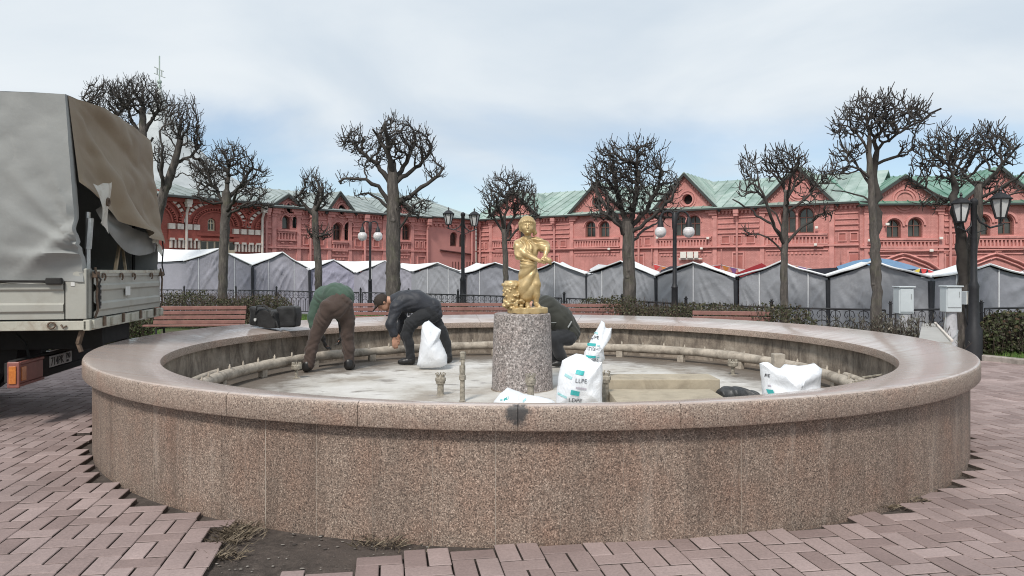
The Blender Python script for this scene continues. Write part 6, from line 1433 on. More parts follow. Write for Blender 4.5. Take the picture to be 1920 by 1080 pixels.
text_mesh('plate_country', 'RUS', 0.034, M['ink'], pb_, T(S0-0.014, 1.225, 0.498), TB, (0, 0, 1))
m = MB(); tb(m, S0-0.02, S0+0.02, 0.78, 1.05, 0.655, 0.668, 0.003); m.build('plate_lamp', M['platew'], tk)
m = MB(); tb(m, S0-0.03, S0+0.03, 0.58, 0.75, 0.42, 0.62, 0.01); m.build('socket_box', M['chas'], tk)
m = MB(); m.tube([T(S0, 0.35, 0.64), T(S0+0.05, 0.42, 0.74), T(S0+0.1, 0.5, 0.78), T(S0+0.2, 0.55, 0.86)], 0.012, 6); m.build('hose', M['chas'], tk)
m = MB(); m.beam(T(0.06, 0.06, 0.94), T(0.10, 0.07, 0.80), 0.05, 0.03); m.beam(T(0.10, 0.07, 0.80), T(0.07, 0.06, 0.72), 0.03, 0.03); m.build('bed_bracket', M['rust'], tk)
# cab, mostly out of view but part of the truck
m = MB(); tb(m, SL+0.1, SL+1.7, 0.15, TW-0.15, 0.6, 2.3, 0.12); m.build('cab', M['t_grey'], tk, smooth=30)
m = MB()
for s, t_ in ((SL+0.9, 0.12), (SL+0.9, TW-0.34)):
    n = 28; vs = [T(s + r_*math.cos(2*math.pi*q/n), t_ + w_, 0.43 + r_*math.sin(2*math.pi*q/n)) for r_, w_ in ((0.24, 0), (0.43, 0.01), (0.43, 0.21), (0.24, 0.22)) for q in range(n)]; m = MB(); m.add(vs, [(i*n+q, i*n+(q+1) % n, (i+1)*n+(q+1) % n, (i+1)*n+q) for i in range(3) for q in range(n)] + [tuple(range(n)), tuple(3*n+q for q in range(n))]); m.build('wheel', M['rubber'], tk)
# ================================================================ statue
t = NT('gold_paint'); f = t.noise(9, 6, 0.65); c = t.ramp(f, [(0.3, (0.37, 0.26, 0.12)), (0.55, (0.54, 0.40, 0.205)), (0.75, (0.64, 0.51, 0.295))]); t.set(color=c, rough=0.40, metal=0.30); t.bump(t.noise(60, 4), 0.003, 0.5)
M['gold'] = t.m
SK = 0.0021
def sv(u, v, y=0.0): return ((u-273)*SK, y, (598-v)*SK)
s = SDF((-0.26, -0.25, -0.02), (0.33, 0.24, 1.13), 0.0062)
# skirt, torso, sleeves
s.chain([sv(298, 222), sv(300, 262, -0.01), sv(295, 330), sv(294, 390, 0), sv(284, 460, 0.01), sv(278, 505, 0.015)], [0.056, 0.084, 0.088, 0.094, 0.105, 0.088], 0.03)
s.ell(sv(292, 345, -0.035), (0.085, 0.08, 0.07), 0.03)
s.ell(sv(272, 480, -0.02), (0.075, 0.075, 0.10), 0.03)
s.chain([sv(268, 212), sv(248, 240, -0.01), sv(252, 284, -0.035)], [0.048, 0.066, 0.070], 0.03)
s.chain([sv(332, 212), sv(362, 232, -0.01), sv(384, 250, -0.035)], [0.046, 0.058, 0.064], 0.03)
# cloth folds: rings of ridges round the body
def folds(X, Y, Z):
    th = np.arctan2(X - 0.035, -(Y)); sk = np.clip((0.545 - Z)/0.1, 0, 1)*np.clip((Z-0.12)/0.06, 0, 1); up = np.clip((Z-0.58)/0.05, 0, 1)*np.clip((0.87-Z)/0.05, 0, 1)
    dx_, dz_ = X - 0.155, Z - 0.56; ph = np.arctan2(dx_, -dz_); ds = np.sqrt(dx_**2 + dz_**2)      # cloth gathered at the hip: folds sweep away from it
    fr = np.clip(-Y/0.05 + 0.3, 0, 1); sw = np.abs(np.sin(ph*6.5 + 1.5*ds*4 + 0.6))
    back = (1-fr)*0.013*np.sin(th*8 + Z*9)
    return sk*(fr*(0.020*(0.55 - sw)*np.clip(ds/0.14, 0.25, 1)) + back) + 0.009*up*np.sin(th*9 + Z*38 + 2*np.sin(Z*31)) + 0.007*np.clip((0.63-Z)/0.03, 0, 1)*np.clip((Z-0.52)/0.03, 0, 1)*np.sin(Z*170 + th*3)
s.warp(folds)
# neck, head, hair
s.cap(sv(294, 212), sv(290, 172), 0.036, 0.034, 0.02); hc = np.array(sv(287, 134, -0.012))
s.ell(hc, (0.084, 0.087, 0.098), 0.02); s.ell(hc + (0.003, -0.045, -0.050), (0.045, 0.045, 0.045), 0.03)
for sx in (-1, 1): s.ell(hc + (sx*0.036 + 0.004, -0.066, -0.032), (0.026, 0.02, 0.024), 0.015); s.ell(hc + (sx*0.030 + 0.004, -0.083, 0.002), (0.017, 0.012, 0.009), 0.004, cut=True); s.ell(hc + (sx*0.030 + 0.004, -0.078, 0.001), (0.011, 0.008, 0.006), 0.004); s.cap(hc + (sx*0.014 + 0.004, -0.084, 0.016), hc + (sx*0.046 + 0.004, -0.074, 0.015), 0.007, 0.005, 0.006)
s.cap(hc + (0.004, -0.084, 0.010), hc + (0.004, -0.099, -0.024), 0.007, 0.0115, 0.006); s.cap(hc + (-0.013, -0.086, -0.050), hc + (0.021, -0.086, -0.050), 0.0075, 0.0075, 0.004); s.cap(hc + (-0.010, -0.094, -0.0445), hc + (0.018, -0.094, -0.0445), 0.003, 0.003, 0.002); s.ell(hc + (0.004, -0.08, -0.076), (0.02, 0.018, 0.014), 0.01)
s.ell(hc + (0.0, 0.018, 0.024), (0.092, 0.088, 0.092), 0.014)
for a in np.linspace(-1.35, 1.35, 11):    # fringe and side locks
    p0 = hc + (0.05*math.sin(a), -0.035*math.cos(a), 0.078); p1 = hc + (0.082*math.sin(a), -0.078*math.cos(a)-0.004, 0.056 - 0.02*abs(a)); p2 = hc + (0.086*math.sin(a), -0.066*math.cos(a), 0.045 - 0.07*abs(a)); s.chain([p0, p1, p2], [0.009, 0.009, 0.006], 0.016)
for a in np.linspace(1.2, 5.1, 12):
    p0 = hc + (0.080*math.sin(a), -0.07*math.cos(a)+0.02, 0.03); p1 = hc + (0.080*math.sin(a), -0.072*math.cos(a)+0.02, -0.050); s.cap(p0, p1, 0.018, 0.012, 0.012)
s.chain([hc + (0.070, 0.02, -0.03), hc + (0.088, 0.02, -0.075), hc + (0.072, 0.02, -0.10)], [0.026, 0.022, 0.012], 0.015)
s.warp(lambda X, Y, Z: np.where((Z > 0.98) , 0.0028*np.sin(np.arctan2(X-hc[0], -(Y-hc[1]))*26 + Z*40), 0))
# arms and hands
s.chain([sv(258, 268, -0.06), sv(275, 282, -0.085), sv(345, 318, -0.125)], [0.038, 0.034, 0.023], 0.012); hL = np.array(sv(356, 323, -0.13)); s.ell(hL, (0.032, 0.022, 0.020), 0.01)
for i in range(4): s.chain([hL + (0.018, -0.008, 0.016-0.011*i), hL + (0.042, -0.014, 0.012-0.011*i), hL + (0.052, -0.002, 0.006-0.011*i)], [0.0085, 0.008, 0.007], 0.004)
s.chain([hL + (0.0, -0.018, 0.012), hL + (0.022, -0.03, 0.02)], [0.009, 0.008], 0.004)
s.chain([sv(384, 246, -0.05), sv(390, 262, -0.085), sv(378, 298, -0.125)], [0.034, 0.030, 0.022], 0.012); hR = np.array(sv(378, 305, -0.13)); s.ell(hR, (0.024, 0.022, 0.028), 0.01)
for i in range(4): s.chain([hR + (-0.014+0.011*i, -0.012, -0.012), hR + (-0.012+0.014*i, -0.028, -0.032), hR + (-0.010+0.014*i, -0.018, -0.048)], [0.0085, 0.008, 0.007], 0.004)
s.chain([hR + (-0.02, -0.01, 0.01), hR + (-0.035, -0.02, -0.008)], [0.009, 0.008], 0.004)
s.chain([hR + (0.01, -0.02, -0.005), hR + (0.045, -0.02, -0.03), hR + (0.062, -0.015, -0.062)], [0.024, 0.030, 0.014], 0.01)   # the bird in her hands
# legs and feet
s.chain([sv(325, 400, -0.02), sv(337, 445, -0.04), sv(336, 500, -0.02), sv(334, 542, -0.015)], [0.052, 0.044, 0.038, 0.026], 0.02); s.chain([sv(334, 548, -0.01), sv(342, 556, -0.05), sv(350, 560, -0.095)], [0.026, 0.025, 0.018], 0.012)
s.chain([sv(284, 500, 0.0), sv(285, 545, -0.01)], [0.042, 0.027], 0.02); s.chain([sv(285, 550, -0.01), sv(289, 557, -0.06), sv(292, 561, -0.105)], [0.026, 0.025, 0.018], 0.012)
for bx in (352, 293):
    for i in range(5): s.cap(sv(bx - 9 + i*4.5, 564, -0.105 + 0.004*abs(i-1)), sv(bx - 9 + i*4.5, 566, -0.122 + 0.006*abs(i-1)), 0.0085, 0.0075, 0.004)
st = thing('girl_statue', 'gold-painted statue of a barefoot girl in a draped dress, standing on the granite drum', 'statue', (FC.x - 0.02, FC.y - 0.02, PEDTOP - 0.004))
s.build('figure', M['gold'], st, smooth=1)
s = SDF((-0.26, -0.25, -0.02), (0.30, 0.24, 0.14), 0.007); X, Y, Z = np.meshgrid(*s.ax, indexing='ij')
rr = np.sqrt(((X-0.035)/0.222)**2 + ((Y)/0.19)**2); s.v = np.maximum((rr-1)*0.19 + 0.006*np.sin(np.arctan2(Y, X)*9), np.abs(Z-0.034) - 0.034 + 0.008*np.sin(X*40)*np.sin(Y*33)); s.build('plinth', M['gold'], st, smooth=2)
s = SDF((-0.27, -0.16, 0.02), (0.02, 0.20, 0.42), 0.0062); bc = np.array((-0.135, 0.01, 0))
s.cap(bc + (0.01, 0, 0.10), bc + (-0.012, 0, 0.30), 0.075, 0.095, 0.02); rgs = np.random.default_rng(8)
for i in range(90): a = rgs.random()*6.28; z = 0.08 + 0.24*rgs.random(); r = 0.088 + 0.012*rgs.random(); s.ell(bc + (r*math.cos(a), r*math.sin(a), z), (0.016, 0.016, 0.013), 0.006)
for k in range(14): a = k*0.45; s.cap(bc + (0.098*math.cos(a)-0.012, 0.098*math.sin(a), 0.315), bc + (0.098*math.cos(a+0.45)-0.012, 0.098*math.sin(a+0.45), 0.325), 0.014, 0.014, 0.004)
for i in range(46): a = -1.6 + rgs.normal()*0.9; r = 0.085 + 0.05*rgs.random(); s.ell(bc + (r*math.cos(a) + 0.02, r*math.sin(a), 0.055 + 0.10*rgs.random()), (0.024, 0.022, 0.018), 0.006)
s.ell(bc + (-0.014, 0, 0.40), (0.072, 0.072, 0.072), 0.0, cut=True); s.build('fruit_basket', M['gold'], st, smooth=1)

# ================================================================ people
def fabric(name, col, rough=0.85, v=0.2, wr=14):
    t = NT(name); c = t.ramp(t.noise(5, 6, 0.65), [(0.3, tuple(x*(1-v) for x in col)), (0.7, tuple(x*(1+v) for x in col))]); t.set(color=c, rough=rough, sheen=0.15)
    t.bump(t.noise(1.0, 4, 0.55, t.scl((wr*0.6, wr*0.6, wr)), 0.6), 0.014, 0.5); return t.m
M['skin'] = plain('skin', (0.46, 0.25, 0.17), 0.55, 0.1, 10); M['green'] = fabric('green_sweater', (0.050, 0.088, 0.064)); M['brown'] = fabric('brown_trousers', (0.062, 0.040, 0.032)); M['blackc'] = fabric('black_cloth', (0.014, 0.015, 0.018)); M['jacket'] = fabric('black_jacket', (0.020, 0.022, 0.030), 0.6)
M['olive'] = fabric('dark_olive_jacket', (0.030, 0.031, 0.025)); M['boot'] = plain('black_leather', (0.014, 0.013, 0.013), 0.4, 0.2, 20, bump=0.003); M['hair'] = plain('dark_hair', (0.03, 0.02, 0.015), 0.8, 0.3, 60); M['glove'] = fabric('work_glove', (0.05, 0.045, 0.042))
FZ = 0.197
def wrinkle(amp, f, seed=0.0):
    def fn(X, Y, Z):
        f_ = f*0.55; a = np.sin(Z*f_*0.75 + X*f_*0.55 + 2.6*np.sin(X*13 + Z*9 + seed) + 1.7*np.sin(Y*15 + Z*5)); b = np.sin(Z*f_*0.9 - X*f_*0.8 + 2.2*np.sin(Z*11 + seed*2) + 1.5*np.sin(Y*21 - X*8))
        w = 0.5 + 0.5*np.sin(X*9 + Z*6 + seed) * np.sin(Z*13 - Y*7 + seed)
        return amp*(-np.abs(a)*w*1.6 - np.abs(b)*(1-w)*1.4 + 1.0)
    return fn
class Person:
    def __init__(s, label, loc, lo, hi, h=0.011, group=None):
        s.loc = Vector(loc); s.lo, s.hi, s.h = lo, hi, h; s.label = label; s.body = SDF(lo, hi, h); s.kids = []
    def skin(s, pts, rs, k=0.025): s.body.chain(pts, rs, k)
    def garment(s, name, mat, parts, wr=None, h=None, k=0.035, cut=None):
        g = SDF(s.lo, s.hi, h or s.h)
        for pts, rs in parts:
            if rs == 'ell': g.ell(pts[0], pts[1], k)
            else: g.chain(pts, rs, k)
        if wr: g.warp(wr)
        if cut: g.warp(cut)
        s.kids.append((name, mat, g))
    def head(s, c, fwd, up, hair=True, cap=None):
        """face looks along fwd"""
        c = np.array(c, float); f = np.array(fwd, float); f /= np.linalg.norm(f); u = np.array(up, float); u -= f*(u@f); u /= np.linalg.norm(u); r = np.cross(f, u); ax = np.stack([r, f, u]); b = s.body
        at = lambda a, bb, cc: c + r*a + f*bb + u*cc
        b.ell(c + u*0.015, (0.074, 0.095, 0.098), 0.02, ax); b.ell(at(0, 0.035, -0.065), (0.052, 0.055, 0.055), 0.03, ax)
        for sx in (-1, 1): b.ell(at(sx*0.032, 0.088, 0.012), (0.016, 0.012, 0.010), 0.004, ax, cut=True); b.ell(at(sx*0.074, -0.005, -0.005), (0.012, 0.02, 0.032), 0.008, ax); b.ell(at(sx*0.032, 0.080, 0.011), (0.011, 0.009, 0.007), 0.003, ax)
        b.cap(at(0, 0.092, 0.012), at(0, 0.112, -0.022), 0.010, 0.014, 0.008); b.cap(at(-0.02, 0.088, -0.058), at(0.02, 0.088, -0.058), 0.008, 0.008, 0.005)
        g = SDF(s.lo, s.hi, s.h); g.ell(c + u*0.028 - f*0.012, (0.082, 0.100, 0.098), 0.01, ax); g.ell(at(0, 0.085, -0.03), (0.07, 0.075, 0.075), 0.0, ax, cut=True)
        if cap is None: s.kids.append(('hair', M['hair'], g))
        else:
            g.ell(c + u*0.035, (0.088, 0.108, 0.10), 0.01, ax); g.ell(at(0, 0.09, -0.035), (0.09, 0.09, 0.075), 0.0, ax, cut=True); g.cap(at(-0.045, 0.105, 0.045), at(0.045, 0.105, 0.045), 0.022, 0.022, 0.01); g.ell(at(0, 0.13, 0.045), (0.065, 0.055, 0.012), 0.01, ax); s.kids.append(('cap', cap, g))
    def hand(s, w, d, n, sc=1.0, curl=0.6, sdf=None, thumb=1):
        """w wrist, d direction to the finger tips, n palm normal (fingers bend towards it)"""
        b = sdf or s.body; w = np.array(w, float); d = np.array(d, float); d /= np.linalg.norm(d); n = np.array(n, float); n -= d*(n@d); n /= np.linalg.norm(n); r = np.cross(d, n)*thumb
        b.ell(w + d*0.045*sc, (0.040*sc, 0.046*sc, 0.016*sc), 0.012, np.stack([r, d, n]))
        for i, L in enumerate((0.066, 0.075, 0.070, 0.055)):
            o = w + d*0.08*sc + r*(0.030 - 0.020*i)*sc; a1 = curl*(0.5 + 0.1*i); a2 = curl*1.5; p1 = o + (d*math.cos(a1) + n*math.sin(a1))*L*0.55*sc; p2 = p1 + (d*math.cos(a2) + n*math.sin(a2))*L*0.5*sc; b.chain([o - d*0.01, o, p1, p2], [0.0105*sc, 0.0105*sc, 0.0098*sc, 0.0085*sc], 0.004)
        t0 = w + d*0.025*sc + r*0.030*sc; t1 = t0 + (d*0.6 + r*0.75 + n*0.25)*0.036*sc; b.chain([t0, t1, t1 + (d*0.9 + n*0.35 + r*0.1)*0.032*sc], [0.0135*sc, 0.0115*sc, 0.0095*sc], 0.006)
    def build(s, grow=1):
        o = s.body.build('person', M['skin'], None, s.loc); tag(o, s.label, 'person', 'men cleaning the basin')
        for name, mat, g in s.kids: g.build(name, mat, o, smooth=1)
        return o
# man in the green sweater: seen from behind, bent to the left, arms hanging to the floor
def gm_():
    d = 9.75; k = FPX/d; p = Person('man in a green sweater and brown work trousers bending low over the pipe', ((612-960)/k, d, FZ), (-0.52, -0.34, -0.02), (0.48, 0.80, 1.28), 0.0115)
    X = lambda px: (px-612)/k
    Z = lambda py, dy=0.0: (YH - py)/FPX*(d+dy) + EYE - FZ
    hipL, hipR = (X(613), 0.0, 0.84), (X(645), 0.10, 0.84); kL, kR = (X(592), 0.0, 0.47), (X(646), 0.16, 0.46); aL, aR = (X(579), -0.03, 0.11), (X(649), 0.16, 0.11)
    pel = (X(632), 0.06, 0.90); wst = (X(624), 0.18, 0.955); chs = (X(600), 0.34, 0.925); nek = (X(588), 0.52, 0.79); shL = (X(584), 0.26, 0.84); shR = (X(606), 0.52, 0.86)
    p.skin([pel, wst, chs, nek], [0.105, 0.105, 0.11, 0.055], 0.03)
    for h_, kk, a in ((hipL, kL, aL), (hipR, kR, aR)): p.skin([pel, h_, kk, a], [0.085, 0.065, 0.050, 0.040]); p.skin([a, (a[0]-0.03, a[1]-0.10*0.4+0.10, 0.04)], [0.04, 0.03])
    eL = (X(583), 0.17, 0.57); wL = (X(597), 0.24, 0.40); eR = (X(622), 0.55, 0.64); wR = (X(625), 0.50, 0.44)
    p.skin([shL, eL, wL], [0.055, 0.042, 0.028]); p.skin([shR, eR, wR], [0.055, 0.042, 0.028]); p.hand(wL, (0.25, 0.1, -1), (1, 0.3, 0.2), 0.88, 0.8); p.hand(wR, (-0.2, 0.1, -1), (-1, 0.1, 0.1), 0.88, 0.8, thumb=-1)
    p.head((X(586), 0.62, 0.70), (-0.1, 0.55, -0.83), (-0.15, 0.83, 0.55))
    p.garment('sweater', M['green'], [([(X(638), 0.11, 0.965), (X(624), 0.18, 0.975), (X(600), 0.32, 0.935), (X(590), 0.44, 0.85)], [0.160, 0.172, 0.168, 0.09]), ([chs, shL, (X(580), 0.20, 0.70), eL], [0.12, 0.088, 0.076, 0.062]), ([chs, shR, eR], [0.12, 0.085, 0.062]), ([eL, (X(586), 0.19, 0.52)], [0.058, 0.050])], wrinkle(0.009, 38))
    p.garment('trousers', M['brown'], [([(X(632), 0.03, 0.84), (X(637), 0.06, 0.90)], [0.160, 0.152]), ([(X(618), -0.02, 0.84), (X(604), 0.0, 0.66), kL, (X(584), -0.02, 0.28), (X(580), -0.03, 0.09)], [0.120, 0.100, 0.082, 0.076, 0.078]), ([(X(643), 0.07, 0.84), (X(647), 0.12, 0.66), kR, (X(648), 0.17, 0.28), (X(649), 0.17, 0.09)], [0.115, 0.098, 0.080, 0.074, 0.076])], wrinkle(0.012, 44, 1.0), cut=None)
    for (a, s_) in ((aL, -1), (aR, 1)): pass
    p.garment('boot', M['boot'], [([(aL[0]-0.005, -0.05, 0.10), (aL[0]-0.012, -0.05, 0.055), (aL[0]-0.05, 0.06, 0.045), (aL[0]-0.07, 0.13, 0.04)], [0.062, 0.055, 0.048, 0.040])], cut=lambda X_, Y_, Z_: np.maximum(0, (0.006 - Z_))*3)
    p.garment('boot', M['boot'], [([(aR[0]+0.003, 0.14, 0.10), (aR[0]+0.004, 0.14, 0.055), (aR[0]+0.01, 0.25, 0.045), (aR[0]+0.01, 0.32, 0.04)], [0.060, 0.055, 0.048, 0.040])], cut=lambda X_, Y_, Z_: np.maximum(0, (0.006 - Z_))*3)
    g = SDF(p.lo, p.hi, 0.009); g.chain([(X(587), 0.19, 0.51), wL], [0.05, 0.04], 0.02); g.chain([eR, wR], [0.05, 0.038], 0.02); p.hand(wL, (0.25, 0.1, -1), (1, 0.3, 0.2), 1.22, 0.8, g); p.hand(wR, (-0.2, 0.1, -1), (-1, 0.1, 0.1), 1.22, 0.8, g, -1); p.kids.append(('gloves', M['glove'], g))
    p.build()
gm_()
# man in black: bent to the left, head down
def bm_():
    d = 10.5; k = FPX/d; p = Person('man in a black jacket and cap stooping beside the plain white sack', ((790-960)/k, d, FZ), (-0.68, -0.34, -0.02), (0.50, 0.42, 1.14), 0.0105)
    X = lambda px: (px-790)/k
    Z = lambda py: (YH - py)/FPX*d + EYE - FZ
    pel = (X(803), 0.02, Z(580)); mid = (X(780), 0, Z(565)); chs = (X(757), -0.01, Z(565)); nek = (X(738), -0.02, Z(564)); sh1 = (X(747), -0.15, Z(574)); sh2 = (X(747), 0.15, Z(574))
    k1 = (X(763), -0.08, Z(628)); a1 = (X(770), -0.06, 0.10); k2 = (X(828), 0.10, Z(622)); a2 = (X(838), 0.14, 0.10)
    p.skin([pel, mid, chs, nek], [0.105, 0.105, 0.115, 0.055], 0.03); p.skin([pel, (X(792), -0.08, Z(590)), k1, a1], [0.085, 0.062, 0.046, 0.038]); p.skin([pel, (X(808), 0.09, Z(592)), k2, a2], [0.085, 0.058, 0.042, 0.038])
    e1 = (X(737), -0.20, Z(606)); w1 = (X(743), -0.17, Z(632)); e2 = (X(752), 0.20, Z(602)); w2 = (X(741), 0.16, Z(628))
    p.skin([sh1, e1, w1], [0.055, 0.043, 0.029]); p.skin([sh2, e2, w2], [0.055, 0.043, 0.029]); p.hand(w1, (0.12, 0.0, -1), (-0.3, 1, 0), 1.08, 0.55); p.hand(w2, (0.1, 0.1, -1), (-0.3, -1, 0), 1.08, 0.55, thumb=-1)
    p.skin([nek, (X(724), -0.02, Z(562))], [0.055, 0.055]); p.head((X(719), -0.03, Z(567)), (-0.55, -0.18, -0.82), (-0.80, -0.1, 0.58), cap=M['hair'])
    p.garment('jacket', M['jacket'], [([(X(807), 0.02, Z(577)), mid, chs, (X(741), -0.01, Z(562))], [0.138, 0.156, 0.158, 0.085]), ([chs, sh1, e1, (X(742), -0.18, Z(624))], [0.13, 0.088, 0.068, 0.056]), ([chs, sh2, e2, (X(742), 0.17, Z(622))], [0.13, 0.088, 0.068, 0.056]), ([(X(815), 0.02, Z(572)), (X(822), 0.02, Z(590))], [0.085, 0.06])], wrinkle(0.009, 42, 2))
    p.garment('trousers', M['blackc'], [([pel, (X(805), 0.02, Z(590))], [0.150, 0.145]), ([(X(796), -0.07, Z(590)), (X(772), -0.09, Z(606)), k1, (X(768), -0.07, 0.30), (X(771), -0.06, 0.10)], [0.108, 0.090, 0.072, 0.064, 0.062]), ([(X(808), 0.08, Z(592)), k2, (X(835), 0.13, 0.28), (X(838), 0.14, 0.10)], [0.102, 0.070, 0.064, 0.062])], wrinkle(0.010, 40, 3))
    p.garment('shoe', M['boot'], [([(X(772), -0.06, 0.075), (X(772), -0.06, 0.05), (X(760), -0.07, 0.045), (X(752), -0.075, 0.038)], [0.055, 0.052, 0.045, 0.038])], cut=lambda X_, Y_, Z_: np.maximum(0, (0.006 - Z_))*3)
    p.garment('shoe', M['boot'], [([(X(839), 0.14, 0.075), (X(839), 0.14, 0.05), (X(829), 0.12, 0.045), (X(820), 0.11, 0.038)], [0.055, 0.052, 0.045, 0.038])], cut=lambda X_, Y_, Z_: np.maximum(0, (0.006 - Z_))*3)
    p.build()
bm_()
# man in dark olive: squatting behind the pedestal, bent to the left
def om_():
    d = 10.35; k = FPX/d; p = Person('man in a dark olive jacket crouching half hidden behind the granite drum', ((1050-960)/k, d, FZ), (-0.72, -0.40, -0.02), (0.42, 0.40, 1.08), 0.0115)
    X = lambda px: (px-1050)/k
    Z = lambda py: (YH - py)/FPX*d + EYE - FZ
    pel = (X(1066), 0.0, Z(622)); mid = (X(1050), 0, Z(598)); chs = (X(1022), 0, Z(578)); nek = (X(1000), -0.02, Z(572)); sh1 = (X(1012), -0.17, Z(588)); sh2 = (X(1012), 0.17, Z(584))
    k1 = (X(1036), -0.20, Z(632)); a1 = (X(1056), -0.12, 0.09); k2 = (X(1022), 0.14, Z(634)); a2 = (X(1040), 0.16, 0.09)
    p.skin([pel, mid, chs, nek], [0.105, 0.105, 0.115, 0.055], 0.03); p.skin([pel, k1, a1], [0.075, 0.05, 0.040]); p.skin([pel, k2, a2], [0.075, 0.05, 0.040])
    e1 = (X(1000), -0.22, Z(620)); w1 = (X(978), -0.12, Z(640)); e2 = (X(998), 0.22, Z(618)); w2 = (X(976), 0.10, Z(640)); p.skin([sh1, e1, w1], [0.055, 0.043, 0.029]); p.skin([sh2, e2, w2], [0.055, 0.043, 0.029])
    p.hand(w1, (-0.6, 0.1, -0.8), (0, 1, 0), 1.08); p.hand(w2, (-0.6, 0.0, -0.8), (0, -1, 0), 1.08, thumb=-1); p.skin([nek, (X(988), -0.02, Z(572))], [0.055, 0.055]); p.head((X(983), -0.02, Z(574)), (-0.75, 0, -0.66), (-0.66, 0, 0.75))
    p.garment('jacket', M['olive'], [([pel, mid, chs, (X(1003), 0, Z(572))], [0.165, 0.180, 0.180, 0.085]), ([chs, sh1, e1, w1], [0.13, 0.09, 0.07, 0.045]), ([chs, sh2, e2, w2], [0.13, 0.09, 0.07, 0.045])], wrinkle(0.010, 36, 5))
    p.garment('trousers', M['blackc'], [([pel, (X(1054), 0, Z(610)), (X(1060), 0, Z(628))], [0.155, 0.15, 0.14]), ([(X(1064), -0.09, Z(632)), k1, (X(1048), -0.16, Z(660)), a1], [0.115, 0.085, 0.075, 0.062]), ([(X(1064), 0.09, Z(632)), k2, a2], [0.11, 0.085, 0.062])], wrinkle(0.007, 40, 7))
    p.garment('shoe', M['boot'], [([(a1[0]+0.02, -0.12, 0.06), (a1[0]+0.01, -0.12, 0.05), (a1[0]-0.09, -0.14, 0.045), (a1[0]-0.15, -0.15, 0.036)], [0.052, 0.05, 0.046, 0.036])], cut=lambda X_, Y_, Z_: np.maximum(0, (0.006 - Z_))*3)
    p.garment('shoe', M['boot'], [([(a2[0]+0.02, 0.16, 0.06), (a2[0]+0.01, 0.16, 0.05), (a2[0]-0.09, 0.17, 0.045), (a2[0]-0.15, 0.18, 0.036)], [0.052, 0.05, 0.046, 0.036])], cut=lambda X_, Y_, Z_: np.maximum(0, (0.006 - Z_))*3)
    o = p.build(); m = MB(); q = Vector(p.loc) + Vector((X(1063), -0.19, Z(612))); m.beam(q, q + Vector((0.05, 0.0, 0.085)), 0.006, 0.018); m.build('pocket_zip', M['steel'], o); m = MB(); q = Vector(p.loc) + Vector((X(1032), -0.185, Z(603))); m.beam(q, q + Vector((0.16, 0.02, -0.004)), 0.006, 0.007); m.build('reflective_piping', M['steel'], o)
om_()

